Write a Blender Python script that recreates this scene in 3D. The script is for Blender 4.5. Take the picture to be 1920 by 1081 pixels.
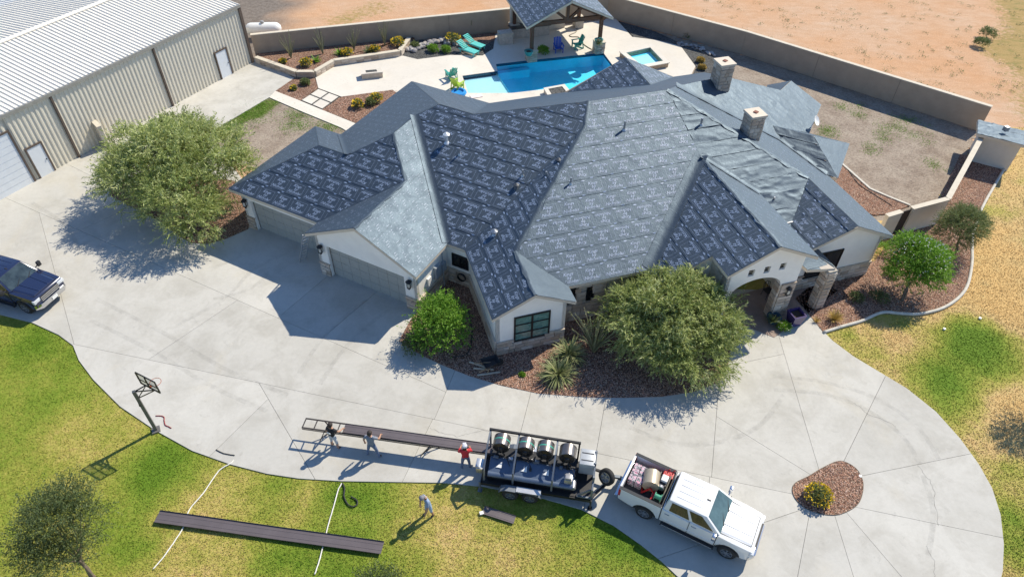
import bpy, bmesh, math, random
import numpy as np
from mathutils import Vector, Matrix
random.seed(7); RNG = np.random.default_rng(11)
for o in list(bpy.data.objects): bpy.data.objects.remove(o)
SC = bpy.context.scene
COL = SC.collection

# ------------------------------------------------------------------ camera
FPX, PITCH, ROLL, CAMH = 1315.0, math.radians(44), math.radians(1.0), 26.5
_fw = np.array([0, math.cos(PITCH), -math.sin(PITCH)])
_u0 = np.array([0, math.sin(PITCH), math.cos(PITCH)]); _r0 = np.array([1., 0, 0])
_rt = _r0*math.cos(ROLL)+_u0*math.sin(ROLL); _up = -_r0*math.sin(ROLL)+_u0*math.cos(ROLL)
cam_d = bpy.data.cameras.new("Camera"); cam = bpy.data.objects.new("Camera", cam_d); COL.objects.link(cam)
cam_d.sensor_width = 36; cam_d.lens = 36*FPX/1920; cam_d.clip_end = 3000
cam.matrix_world = Matrix(((_rt[0], _up[0], -_fw[0], 0), (_rt[1], _up[1], -_fw[1], 0), (_rt[2], _up[2], -_fw[2], CAMH), (0, 0, 0, 1)))
SC.camera = cam
# ------------------------------------------------------------------ sky + sun + exposure
SUN_AZ, SUN_EL = 41.5, 46.0
w = bpy.data.worlds.new("World"); SC.world = w; w.use_nodes = True
nt = w.node_tree; bg = nt.nodes["Background"]
sky = nt.nodes.new("ShaderNodeTexSky"); sky.sky_type = 'NISHITA'; sky.sun_disc = False
sky.sun_elevation = math.radians(SUN_EL); sky.sun_rotation = math.radians(90-SUN_AZ)
sky.air_density = 1.0; sky.dust_density = 0.; sky.ozone_density = 6.
nt.links.new(sky.outputs[0], bg.inputs[0]); bg.inputs[1].default_value = 0.125
sd = bpy.data.lights.new("sun", 'SUN'); sd.energy = 4.4; sd.angle = math.radians(0.53); sd.color = (1, .92, .765)
so = bpy.data.objects.new("sun", sd); COL.objects.link(so)
_L = Vector((math.cos(math.radians(SUN_EL))*math.cos(math.radians(SUN_AZ)), math.cos(math.radians(SUN_EL))*math.sin(math.radians(SUN_AZ)), math.sin(math.radians(SUN_EL))))
so.rotation_euler = _L.to_track_quat('Z', 'Y').to_euler(); so.location = (20, 20, 60)
SC.view_settings.view_transform = 'Standard'; SC.view_settings.look = 'None'
SC.view_settings.exposure = 0.52; SC.view_settings.gamma = 1

# ------------------------------------------------------------------ survey helpers (picture bearing -> place, at a known height)
_O = np.array([0, 0, CAMH])
def ray(x, y): return _fw+_rt*(x-960)/FPX-_up*(y-540.5)/FPX
def at(x, y, z=0.0):
    d = ray(x, y); return _O+d*((z-CAMH)/d[2])
def onp(x, y, pl):
    d = ray(x, y); return _O+d*((pl[1]-pl[0]@_O)/(pl[0]@d))
def plane_at(q, face, p=.5):
    a = math.radians(face); n = np.array([p*math.cos(a), p*math.sin(a), 1.0]); return n, float(n@np.asarray(q))
def X3(*pl): return np.linalg.solve(np.array([a[0] for a in pl]), np.array([a[1] for a in pl]))
def ZP(z): return np.array([0, 0, 1.]), z
def zon(pl, x, y): return pl[1]-pl[0][0]*x-pl[0][1]*y
def dirv(deg): return np.array([math.cos(math.radians(deg)), math.sin(math.radians(deg)), 0.])

# ------------------------------------------------------------------ value noise
def _hash(ix, iy, s):
    h = (ix*374761393+iy*668265263+s*974634777) & 0xFFFFFFFF
    h = ((h ^ (h >> 13))*1274126177) & 0xFFFFFFFF
    return ((h ^ (h >> 16)) & 0xFFFF)/65535.0
def vnoise(x, y, s=0):
    x = np.asarray(x, float); y = np.asarray(y, float)
    ix = np.floor(x).astype(np.int64); iy = np.floor(y).astype(np.int64); fx = x-ix; fy = y-iy
    fx = fx*fx*(3-2*fx); fy = fy*fy*(3-2*fy)
    a = _hash(ix, iy, s); b = _hash(ix+1, iy, s); c = _hash(ix, iy+1, s); d = _hash(ix+1, iy+1, s)
    return (a*(1-fx)+b*fx)*(1-fy)+(c*(1-fx)+d*fx)*fy
def fbm(x, y, s=0, o=4):
    r = 0; a = .5; x = np.asarray(x, float); y = np.asarray(y, float)
    for i in range(o):
        r = r+a*vnoise(x, y, s+i*17); x = x*2.03+3.1; y = y*2.03-1.7; a *= .5
    return r/(1-.5**o)
def inpoly(px, py, poly):
    px = np.asarray(px); py = np.asarray(py); r = np.zeros(px.shape, bool); n = len(poly); j = n-1
    for i in range(n):
        xi, yi = poly[i][0], poly[i][1]; xj, yj = poly[j][0], poly[j][1]
        if yi != yj:
            r ^= ((yi > py) != (yj > py)) & (px < (xj-xi)*(py-yi)/(yj-yi)+xi)
        j = i
    return r
def polydist(px, py, poly):
    d = np.full(np.shape(px), 1e9)
    for i in range(len(poly)):
        ax, ay = poly[i][:2]; bx, by = poly[(i+1) % len(poly)][:2]
        vx, vy = bx-ax, by-ay; l = vx*vx+vy*vy+1e-12
        t = np.clip(((px-ax)*vx+(py-ay)*vy)/l, 0, 1)
        d = np.minimum(d, np.hypot(px-ax-t*vx, py-ay-t*vy))
    return d

# ------------------------------------------------------------------ materials
def srgb(r, g, b):
    f = lambda c: (c/255/12.92) if c/255 <= .04045 else ((c/255+.055)/1.055)**2.4
    return (f(r), f(g), f(b))
class NT:
    def __init__(s, name):
        s.m = bpy.data.materials.new(name); s.m.use_nodes = True; s.t = s.m.node_tree
        s.b = s.t.nodes["Principled BSDF"]; s.out = s.t.nodes["Material Output"]
    def n(s, typ, **k):
        nd = s.t.nodes.new(typ)
        for a, v in k.items(): setattr(nd, a, v)
        return nd
    def l(s, a, b): s.t.links.new(a, b)
    def coord(s, kind='obj'):
        if kind == 'pos': return s.n("ShaderNodeNewGeometry").outputs["Position"]
        return s.n("ShaderNodeTexCoord").outputs["Object"]
    def noise(s, co, scale, detail=5, rough=.6, dist=0., stretch=None):
        nd = s.n("ShaderNodeTexNoise"); nd.inputs["Scale"].default_value = scale; nd.inputs["Detail"].default_value = detail
        nd.inputs["Roughness"].default_value = rough; nd.inputs["Distortion"].default_value = dist
        if stretch:
            mp = s.n("ShaderNodeMapping"); mp.inputs["Scale"].default_value = stretch[:3]
            if len(stretch) > 3: mp.inputs["Rotation"].default_value = (0, 0, stretch[3])
            s.l(co, mp.inputs[0]); co = mp.outputs[0]
        s.l(co, nd.inputs["Vector"]); return nd.outputs["Fac"]
    def ramp(s, fac, stops):
        r = s.n("ShaderNodeValToRGB"); e = r.color_ramp.elements
        while len(e) < len(stops): e.new(.5)
        for i, (p, c) in enumerate(stops):
            e[i].position = p; e[i].color = (c[0], c[1], c[2], 1) if hasattr(c, '__len__') else (c, c, c, 1)
        s.l(fac, r.inputs[0]); return r.outputs[0]
    def mix(s, fac, a, b, typ='MIX'):
        m = s.n("ShaderNodeMix", data_type='RGBA', blend_type=typ)
        for ix, v in ((0, fac), (6, a), (7, b)):
            if hasattr(v, 'links'): s.l(v, m.inputs[ix])
            elif ix == 0: m.inputs[0].default_value = v
            else: m.inputs[ix].default_value = (v[0], v[1], v[2], 1)
        return m.outputs[2]
    def math(s, op, a, b=0.):
        m = s.n("ShaderNodeMath", operation=op)
        for i, v in enumerate((a, b)):
            if hasattr(v, 'links'): s.l(v, m.inputs[i])
            else: m.inputs[i].default_value = v
        return m.outputs[0]
    def bump(s, h, strength=.3, dist=.02):
        b = s.n("ShaderNodeBump"); b.inputs["Strength"].default_value = strength; b.inputs["Distance"].default_value = dist
        s.l(h, b.inputs["Height"]); s.l(b.outputs[0], s.b.inputs["Normal"]); return b
    def col(s, c):
        if hasattr(c, 'links'): s.l(c, s.b.inputs["Base Color"])
        else: s.b.inputs["Base Color"].default_value = (c[0], c[1], c[2], 1)
    def set(s, rough=None, metal=None, spec=None, coat=None):
        if rough is not None: s.b.inputs["Roughness"].default_value = rough
        if metal is not None: s.b.inputs["Metallic"].default_value = metal
        if spec is not None: s.b.inputs["Specular IOR Level"].default_value = spec
        if coat: s.b.inputs["Coat Weight"].default_value = coat; s.b.inputs["Coat Roughness"].default_value = .06
        return s
MATS = {}
def M(name, col, rough=.6, metal=0., var=.12, ns=3., bump=0., bs=40., spec=.5, col2=None, coat=0., co='obj', bdist=.01):
    if name in MATS: return MATS[name]
    t = NT(name); c = t.coord(co); f = t.noise(c, ns, 6, .65)
    a = tuple(x*(1-var) for x in col); b = col2 or tuple(min(1, x*(1+var)) for x in col)
    t.col(t.ramp(f, [(.3, a), (.7, b)])); t.set(rough, metal, spec, coat)
    if bump: t.bump(t.noise(c, bs, 4, .6), bump, bdist)
    MATS[name] = t.m; return t.m

# ------------------------------------------------------------------ object helpers
def tag(o, label=None, cat=None, group=None, kind=None):
    if label: o["label"] = label
    if cat: o["category"] = cat
    if group: o["group"] = group
    if kind: o["kind"] = kind
    return o
def newobj(name, me, mat=None, parent=None):
    o = bpy.data.objects.new(name, me); COL.objects.link(o)
    if mat is not None:
        for m in (mat if isinstance(mat, (list, tuple)) else [mat]): me.materials.append(m)
    if parent is not None: o.parent = parent
    return o
def thing(name, label, cat, loc=(0, 0, 0), rz=0., group=None):
    o = bpy.data.objects.new(name, None); COL.objects.link(o); o.empty_display_size = .2
    o.location = loc; o.rotation_euler = (0, 0, rz); return tag(o, label, cat, group)
def copy_tree(o, parent=None):
    c = o.copy(); COL.objects.link(c); c.parent = parent
    for ch in list(o.children): copy_tree(ch, c)
    return c
class MB:
    """collects shapes for one mesh"""
    def __init__(s): s.v = []; s.f = []; s.mi = []; s.m = 0
    def add(s, vs, fs):
        k = len(s.v); s.v += [tuple(map(float, p)) for p in vs]; s.f += [tuple(i+k for i in f) for f in fs]; s.mi += [s.m]*len(fs); return s
    def box(s, c, d, rz=0., M4=None):
        hx, hy, hz = d[0]/2, d[1]/2, d[2]/2; cs, sn = math.cos(rz), math.sin(rz); vs = []
        for z in (-hz, hz):
            for x, y in ((-hx, -hy), (hx, -hy), (hx, hy), (-hx, hy)): vs.append((c[0]+x*cs-y*sn, c[1]+x*sn+y*cs, c[2]+z))
        if M4 is not None: vs = [M4 @ Vector(v) for v in vs]
        return s.add(vs, [(3, 2, 1, 0), (4, 5, 6, 7), (0, 1, 5, 4), (1, 2, 6, 5), (2, 3, 7, 6), (3, 0, 4, 7)])
    def bar(s, a, b, wd, ht=None, roll_up=(0, 0, 1)):
        a = Vector(a); b = Vector(b); d = (b-a).normalized(); up = Vector(roll_up)
        if abs(d.dot(up)) > .98: up = Vector((1, 0, 0))
        r = d.cross(up).normalized(); u = r.cross(d); ht = ht or wd; vs = []
        for p in (a, b):
            for x, y in ((-1, -1), (1, -1), (1, 1), (-1, 1)): vs.append(p+r*x*wd/2+u*y*ht/2)
        return s.add(vs, [(3, 2, 1, 0), (4, 5, 6, 7), (0, 1, 5, 4), (1, 2, 6, 5), (2, 3, 7, 6), (3, 0, 4, 7)])
    def tube(s, a, b, r, r2=None, n=10, cap=True):
        a = Vector(a); b = Vector(b); d = (b-a).normalized(); r2 = r if r2 is None else r2
        q = d.orthogonal().normalized(); t = d.cross(q); vs = []
        for p, rr in ((a, r), (b, r2)):
            for i in range(n):
                an = 2*math.pi*i/n; vs.append(p+(q*math.cos(an)+t*math.sin(an))*rr)
        fs = [(i, (i+1) % n, n+(i+1) % n, n+i) for i in range(n)]
        if cap: fs += [tuple(range(n-1, -1, -1)), tuple(range(n, 2*n))]
        return s.add(vs, fs)
    def path(s, pts, r, n=6):
        pts = [Vector(p) for p in pts]; rs = r if hasattr(r, '__len__') else [r]*len(pts); vs = []
        prev = None
        for i, p in enumerate(pts):
            d = (pts[min(i+1, len(pts)-1)]-pts[max(i-1, 0)]).normalized()
            q = d.orthogonal().normalized() if prev is None else (prev-d*prev.dot(d)).normalized()
            prev = q; t = d.cross(q)
            for k in range(n):
                an = 2*math.pi*k/n; vs.append(p+(q*math.cos(an)+t*math.sin(an))*rs[i])
        fs = []
        for i in range(len(pts)-1):
            for k in range(n): fs.append((i*n+k, i*n+(k+1) % n, (i+1)*n+(k+1) % n, (i+1)*n+k))
        fs += [tuple(range(n-1, -1, -1)), tuple(range((len(pts)-1)*n, len(pts)*n))]
        return s.add(vs, fs)
    def prism(s, poly, z0, z1):
        n = len(poly); a = sum(poly[i][0]*poly[(i+1) % n][1]-poly[(i+1) % n][0]*poly[i][1] for i in range(n))
        if a < 0: poly = poly[::-1]
        vs = [(p[0], p[1], z0) for p in poly]+[(p[0], p[1], z1) for p in poly]
        return s.add(vs, [tuple(range(n-1, -1, -1)), tuple(range(n, 2*n))]+[(i, (i+1) % n, n+(i+1) % n, n+i) for i in range(n)])
    def extr(s, prof, y0, y1, M4=None):
        """profile in x,z extruded along y"""
        n = len(prof); vs = [(p[0], y0, p[1]) for p in prof]+[(p[0], y1, p[1]) for p in prof]
        if M4 is not None: vs = [M4 @ Vector(v) for v in vs]
        return s.add(vs, [tuple(range(n)), tuple(range(2*n-1, n-1, -1))]+[(i, n+i, n+(i+1) % n, (i+1) % n) for i in range(n)])
    def lathe(s, prof, n=16, c=(0, 0, 0), M4=None):
        vs = []
        for r, z in prof:
            for i in range(n):
                a = 2*math.pi*i/n; vs.append((c[0]+r*math.cos(a), c[1]+r*math.sin(a), c[2]+z))
        if M4 is not None: vs = [M4 @ Vector(v) for v in vs]
        fs = []
        for j in range(len(prof)-1):
            for i in range(n): fs.append((j*n+i, j*n+(i+1) % n, (j+1)*n+(i+1) % n, (j+1)*n+i))
        fs += [tuple(range(n-1, -1, -1)), tuple(range((len(prof)-1)*n, len(prof)*n))]
        return s.add(vs, fs)
    def quad(s, *p): return s.add(p, [tuple(range(len(p)))])
    def build(s, name, mat, parent=None, off=None, smooth=False, bevel=0., fix=True):
        me = bpy.data.meshes.new(name); v = s.v
        if off is not None: v = [(p[0]-off[0], p[1]-off[1], p[2]-off[2]) for p in v]
        me.from_pydata(v, [], s.f); 
        o = newobj(name, me, mat, parent)
        if any(s.mi): me.polygons.foreach_set("material_index", s.mi)
        if fix or bevel:
            bm = bmesh.new(); bm.from_mesh(me); bmesh.ops.recalc_face_normals(bm, faces=bm.faces)
            if bevel:
                bmesh.ops.bevel(bm, geom=[e for e in bm.edges if len(e.link_faces) == 2 and e.calc_face_angle(0) > .5], offset=bevel, segments=2, affect='EDGES', profile=.6)
            bm.to_mesh(me); bm.free()
        if smooth:
            me.polygons.foreach_set("use_smooth", [True]*len(me.polygons))
            if smooth != 'all':
                me.set_sharp_from_angle(angle=math.radians(35))
        me.update(); return o
def numesh(name, V, F, mat, parent=None, smooth=False, off=None):
    """fast mesh from arrays, F: (n,3) or (n,4)"""
    V = np.asarray(V, np.float32); F = np.asarray(F, np.int32)
    if off is not None: V = V-np.asarray(off, np.float32)
    me = bpy.data.meshes.new(name); k = F.shape[1]
    me.vertices.add(len(V)); me.vertices.foreach_set("co", V.ravel())
    me.loops.add(F.size); me.loops.foreach_set("vertex_index", F.ravel())
    me.polygons.add(len(F)); me.polygons.foreach_set("loop_start", np.arange(0, F.size, k, dtype=np.int32)); me.polygons.foreach_set("loop_total", np.full(len(F), k, np.int32))
    if smooth: me.polygons.foreach_set("use_smooth", np.ones(len(F), bool))
    me.update(calc_edges=True); me.validate()
    return newobj(name, me, mat, parent)
def fattr(o, name, vals):
    a = o.data.attributes.new(name, 'FLOAT', 'POINT'); a.data.foreach_set("value", np.asarray(vals, np.float32))
def fill_poly(name, outer, z, mat, holes=(), parent=None, off=None):
    """flat sheet with optional holes (each hole is joined to the rim by a seam)"""
    def ccw(P): return sum(P[i][0]*P[(i+1) % len(P)][1]-P[(i+1) % len(P)][0]*P[i][1] for i in range(len(P))) > 0
    O = [(float(p[0]), float(p[1])) for p in outer]; O = O if ccw(O) else O[::-1]
    for h in holes:
        H = [(float(p[0]), float(p[1])) for p in h]; H = H[::-1] if ccw(H) else H
        i, j = min(((i, j) for i in range(len(O)) for j in range(len(H))), key=lambda k: (O[k[0]][0]-H[k[1]][0])**2+(O[k[0]][1]-H[k[1]][1])**2)
        O = O[:i+1]+H[j:]+H[:j+1]+O[i:]
    bm = bmesh.new(); f = bm.faces.new([bm.verts.new((p[0], p[1], z)) for p in O]); f.normal_update()
    if f.normal.z < 0: f.normal_flip()
    bmesh.ops.triangulate(bm, faces=[f], ngon_method='EAR_CLIP')
    if off is not None: bmesh.ops.translate(bm, verts=bm.verts, vec=(-off[0], -off[1], -off[2]))
    me = bpy.data.meshes.new(name); bm.to_mesh(me); bm.free()
    return newobj(name, me, mat, parent)
def smoothpoly(pts, n=6, closed=True):
    """Catmull-Rom through points"""
    P = [np.asarray(p, float) for p in pts]; r = []; m = len(P)
    for i in range(m if closed else m-1):
        a, b, c, d = (P[(i-1) % m], P[i], P[(i+1) % m], P[(i+2) % m]) if closed else (P[max(i-1, 0)], P[i], P[i+1], P[min(i+2, m-1)])
        for k in range(n):
            t = k/n; r.append(.5*((2*b)+(c-a)*t+(2*a-5*b+4*c-d)*t*t+(3*b-a-3*c+d)*t**3))
    if not closed: r.append(P[-1])
    return r
G = lambda L, z=0.: [at(x, y, z) for x, y in L]
# ================================================================== surface materials
def mat_lawn():
    t = NT("lawn_grass"); c = t.coord('pos')
    a = t.n("ShaderNodeAttribute", attribute_name="g").outputs["Fac"]
    f1 = t.noise(c, 1.1, 6, .7); f2 = t.noise(c, 9., 4, .7); f3 = t.noise(c, 55., 2, .7)
    g = t.math('ADD', a, t.math('MULTIPLY', t.math('SUBTRACT', f1, .5), .7))
    g = t.math('ADD', g, t.math('MULTIPLY', t.math('SUBTRACT', f2, .5), .4))
    base = t.ramp(g, [(.0, (.57, .375, .15)), (.2, (.52, .37, .16)), (.38, (.41, .345, .095)), (.55, (.28, .285, .05)), (.76, (.185, .245, .028)), (.98, (.11, .19, .014))])
    base = t.mix(1., base, t.ramp(f3, [(.25, .84), (.6, 1.03), (.85, 1.1)]), 'MULTIPLY')
    t.col(base); t.set(.85, spec=.2); t.bump(t.math('ADD', f3, t.math('MULTIPLY', f2, .6)), .35, .03); return t.m
def mat_dirt():
    t = NT("bare_dirt"); c = t.coord('pos')
    a = t.n("ShaderNodeAttribute", attribute_name="g").outputs["Fac"]; s = t.n("ShaderNodeAttribute", attribute_name="s").outputs["Fac"]
    f0 = t.noise(c, .12, 5, .6); f1 = t.noise(c, .8, 6, .65, .5, (1, 2.2, 1, .5)); f2 = t.noise(c, 14., 3, .7); f3 = t.noise(c, 3., 5, .7)
    d = t.ramp(f0, [(.32, (.58, .33, .18)), (.68, (.58, .42, .30))])
    d = t.mix(t.ramp(f1, [(.35, 0.), (.75, .65)]), d, (.47, .26, .13))
    d = t.mix(t.ramp(f3, [(.55, 0.), (.85, .35)]), d, (.66, .50, .38))
    d = t.mix(s, d, t.ramp(f3, [(.3, (.14, .115, .095)), (.7, (.25, .215, .185))]))
    gg = t.math('ADD', a, t.math('MULTIPLY', t.math('SUBTRACT', f3, .5), .9))
    gr = t.ramp(f1, [(.3, (.19, .19, .05)), (.5, (.36, .255, .095)), (.8, (.40, .29, .12))])
    d = t.mix(t.ramp(gg, [(.42, 0.), (.6, .9)]), d, gr)
    d = t.mix(1., d, t.ramp(f2, [(.2, .72), (.8, 1.12)]), 'MULTIPLY')
    t.col(d); t.set(.95, spec=.15); t.bump(t.math('ADD', f2, f3), .6, .06); return t.m
def mat_soil():
    t = NT("yard_soil"); c = t.coord('pos'); a = t.n("ShaderNodeAttribute", attribute_name="g").outputs["Fac"]
    f1 = t.noise(c, .7, 6, .7); f2 = t.noise(c, 6., 5, .7, 0, (1, 2, 1, .6)); f3 = t.noise(c, 45., 2, .6)
    d = t.ramp(f1, [(.3, (.26, .20, .155)), (.5, (.40, .33, .265)), (.7, (.48, .41, .33))])
    d = t.mix(t.ramp(f2, [(.46, 0.), (.68, .85)]), d, (.16, .125, .10))
    gg = t.math('ADD', a, t.math('ADD', t.math('MULTIPLY', t.math('SUBTRACT', f2, .5), .8), t.math('MULTIPLY', t.math('SUBTRACT', f1, .5), .8)))
    d = t.mix(t.ramp(gg, [(.55, 0.), (.75, .9)]), d, t.ramp(f2, [(.3, (.06, .115, .012)), (.7, (.17, .19, .045))]))
    d = t.mix(1., d, t.ramp(f3, [(.2, .65), (.8, 1.15)]), 'MULTIPLY')
    t.col(d); t.set(.95, spec=.15); t.bump(t.math('ADD', f3, f2), .7, .05); return t.m
def mat_concrete(name, base, stain=.6):
    t = NT(name); c = t.coord('pos')
    f0 = t.noise(c, .13, 5, .62, .6); f1 = t.noise(c, .55, 7, .68, .4); f2 = t.noise(c, 5., 6, .7); f3 = t.noise(c, 60., 2, .6)
    rnd = t.n("ShaderNodeObjectInfo").outputs["Random"]
    d = t.ramp(f0, [(.3, tuple(x*.90 for x in base)), (.7, tuple(x*1.04 for x in base))])
    d = t.mix(t.ramp(f1, [(.36, stain), (.56, 0.)]), d, (base[0]*.80, base[1]*.79, base[2]*.77))
    d = t.mix(t.ramp(t.noise(c, .22, 4, .6, 1.), [(.56, 0.), (.72, .4)]), d, (base[0]*.98, base[1]*.92, base[2]*.80))
    d = t.mix(t.ramp(t.noise(c, 1.6, 3, .75, 2.), [(.60, 0.), (.76, .42)]), d, (base[0]*.6, base[1]*.6, base[2]*.6))
    d = t.mix(1., d, t.ramp(f2, [(.2, .93), (.8, 1.05)]), 'MULTIPLY'); d = t.mix(1., d, t.ramp(f3, [(.25, .93), (.7, 1.03)]), 'MULTIPLY')
    d = t.mix(1., d, t.ramp(rnd, [(0., .94), (1., 1.04)]), 'MULTIPLY')
    t.col(d); t.set(.88, spec=.25); t.bump(f3, .15, .004); return t.m
def mat_gravel(name, cols):
    t = NT(name); c = t.coord('pos'); v = t.n("ShaderNodeTexVoronoi"); v.inputs["Scale"].default_value = 17; t.l(c, v.inputs["Vector"])
    h = t.n("ShaderNodeSeparateColor"); t.l(v.outputs["Color"], h.inputs[0])
    d = t.ramp(h.outputs[0], [(i/(len(cols)-1), k) for i, k in enumerate(cols)])
    d = t.mix(1., d, t.ramp(v.outputs["Distance"], [(.25, 1.05), (.62, .35)]), 'MULTIPLY')
    d = t.mix(1., d, t.ramp(t.noise(c, .9, 4, .6), [(.3, .78), (.7, 1.12)]), 'MULTIPLY')
    t.col(d); t.set(.9, spec=.2); b = t.bump(v.outputs["Distance"], 1., .04); b.invert = True; return t.m
def mat_stone_rnd(name, cols, spec=.2):
    t = NT(name); c = t.coord('obj'); r = t.n("ShaderNodeObjectInfo").outputs["Random"]
    d = t.ramp(r, [(i/(len(cols)-1), k) for i, k in enumerate(cols)])
    d = t.mix(1., d, t.ramp(t.noise(c, 9., 6, .7), [(.25, .7), (.75, 1.15)]), 'MULTIPLY')
    t.col(d); t.set(.9, spec=spec); t.bump(t.noise(c, 25., 5, .65), .5, .02); return t.m
ML, MD, MS = mat_lawn(), mat_dirt(), mat_soil()
M_DRIVE = mat_concrete("driveway_concrete", (.505, .488, .445), .8); M_PATIO = mat_concrete("patio_concrete", (.66, .615, .54), .3)
M_KERB = M("kerb_concrete", (.52, .49, .43), .85, var=.15, bump=.2, bs=30)
M_GRAV = mat_gravel("red_gravel", [(.16, .085, .06), (.34, .18, .12), (.48, .29, .20), (.40, .22, .15), (.58, .42, .32), (.25, .15, .12)])
M_GRAVD = mat_gravel("grey_gravel", [(.07, .07, .07), (.16, .16, .155), (.25, .25, .24), (.11, .11, .115)])

# ================================================================== ground sheets
def grid_sheet(name, xs, ys, z, mat, mask=None, kind='structure'):
    X, Y = np.meshgrid(xs, ys); nx, ny = len(xs), len(ys)
    i = np.arange((nx-1)*(ny-1)); r = i//(nx-1); k = i % (nx-1); a = r*nx+k
    F = np.stack([a, a+1, a+nx+1, a+nx], 1); V = np.stack([X.ravel(), Y.ravel(), np.full(X.size, z)], 1)
    if mask is not None:
        cx = V[F, 0].mean(1); cy = V[F, 1].mean(1); F = F[mask(cx, cy)]
        used = np.unique(F); mp = np.full(len(V), -1); mp[used] = np.arange(len(used)); V = V[used]; F = mp[F]
    o = numesh(name, V, F, mat); tag(o, kind=kind); return o, V
def blobs(V, L, z=0.):
    g = np.zeros(len(V))
    for x, y, r, wt in L:
        p = at(x, y, z); d2 = (V[:, 0]-p[0])**2+(V[:, 1]-p[1])**2; g += wt*np.exp(-d2/r**2)
    return g
gx = np.concatenate([[-1500, -700, -300, -150, -90], np.arange(-62, 76, .6), [95, 150, 320, 800, 1500]])
gy = np.concatenate([[-600, -200, -60, -20], np.arange(0, 100, .6), [105, 120, 160, 260, 600, 1500]])
POOLPX = [(867, 143), (933, 134), (930, 121), (990, 114), (1131, 99.5), (1150, 125), (1120, 160), (1075, 172), (1021, 168), (960, 175), (878, 175)]
_pw = [at(x, y) for x, y in POOLPX]
def no_pool(x, y, m=.45): return ~(inpoly(x, y, _pw) | (polydist(x, y, _pw) < m))
ground, V = grid_sheet("ground", gx, gy, -.06, MD, no_pool)
_e1, _e2 = at(1864, 190), at(1860, 0)
side = (V[:, 0]-_e1[0])*.93+(V[:, 1]-_e1[1])*-.36
gg = np.clip(.30+side*.14, 0, .75)+blobs(V, [(700, 12, 3.5, .6), (640, 40, 2.2, .5), (580, 30, 2, .3), (1420, 8, 2, .3), (1600, 100, 3, .28), (1850, 90, 3, .35), (1640, 60, 2, .2), (1800, 150, 3, .25)])-.1
gg += .25*(fbm(V[:, 0]*.35, V[:, 1]*.35, 3)-.5)
pa = at(560, 60); ss = np.clip((pa[0]-V[:, 0])*.25+.2+1.2*(fbm(V[:, 0]*.4, V[:, 1]*.4, 9)-.5), 0, 1)
fattr(ground, "g", gg); fattr(ground, "s", ss)

LAWN_OUT = [np.array(p) for p in ((-75, 33), (-33.5, 33), (-12, 30), (20, 34), (25.2, 33.9), (30.9, 41), (34.2, 44.5), (47, 48), (75, 52), (75, 2), (-75, 2))]
def lawn_mask(x, y): return inpoly(x, y, LAWN_OUT)
lx = np.arange(-60, 60, .4); ly = np.arange(4, 56, .4)
lawn, V = grid_sheet("lawn", lx, ly, -.02, ML, lawn_mask)
LAWN_BLOBS = [(60, 640, 1.6, .3), (15, 820, 2.2, .25), (120, 730, 1.8, .22), (300, 862, 1.2, .4), (270, 900, .8, .25), (520, 912, 1., .3), (640, 925, .9, .35), (700, 930, 1.1, .35),
              (230, 960, 2., .1), (1080, 965, .8, .35), (1160, 1015, .9, .4), (1220, 1065, .9, .45), (600, 1040, 1.5, .35), (520, 1040, 1., .3), (250, 1030, 1.2, .3), (440, 950, 1.5, -.22), (370, 940, 1.2, -.15),
              (860, 990, 1.7, -.22), (980, 1030, 1.6, -.15), (340, 980, 1.5, -.12), (170, 660, 1., .2), (1825, 660, 2.0, .68), (1790, 740, 1.5, .55), (1850, 620, 1.3, .4), (1800, 620, 1.1, .35), (1760, 700, 1.1, .3), (1880, 560, 2., -.25),
              (1700, 640, 1.1, -.15), (1640, 630, .8, -.05), (1590, 625, .6, .3), (1690, 600, .7, .2), (1900, 960, .9, .45), (1905, 1040, 1.1, .45), (1885, 880, .6, .25), (1850, 395, 1., .3), (1845, 530, .6, .3), (1900, 800, 1.5, -.1),
              (1890, 470, 2.5, -.1), (1905, 350, 2.5, -.05), (760, 1060, 1., .1), (100, 900, 1.5, -.03), (420, 1040, 1.2, -.1)]
def lawn_g(V):
    g = .54+blobs(V, LAWN_BLOBS)+.6*(fbm(V[:, 0]*.35, V[:, 1]*.35, 31)-.5)
    g -= np.clip((V[:, 0]-14)*.042, 0, .35); return g
fattr(lawn, "g", lawn_g(V))
YARD = [at(479, 108), at(955, 56), at(1132, 33), at(1390, 101), at(1681, 186), at(1836, 246), at(1752, 418), at(1684, 437), at(1590, 480), at(1200, 400), at(700, 400), at(430, 300), at(390, 250)]
yx = np.arange(-30, 40, .4); yy = np.arange(28, 66, .4)
yard, V = grid_sheet("backyard_soil", yx, yy, -.035, MS, lambda x, y: inpoly(x, y, YARD) & no_pool(x, y, .3))
gy_ = .22+blobs(V, [(450, 215, 1.2, .55), (410, 245, 1.6, .65), (500, 195, 1.1, .7), (470, 205, 1., .4), (560, 215, .9, .45), (545, 235, .6, .3), (615, 238, .5, .4), (590, 225, .5, .25), (480, 215, .9, .3), (1545, 245, .8, .55), (1660, 255, 1., .25), (1690, 240, 1.2, .25), (1640, 280, 1., .2), (1750, 310, .5, .4), (1600, 210, .8, .2), (1720, 260, 1., .15)])
fattr(yard, "g", gy_+.25*(fbm(V[:, 0]*.5, V[:, 1]*.5, 77)-.5))

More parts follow.
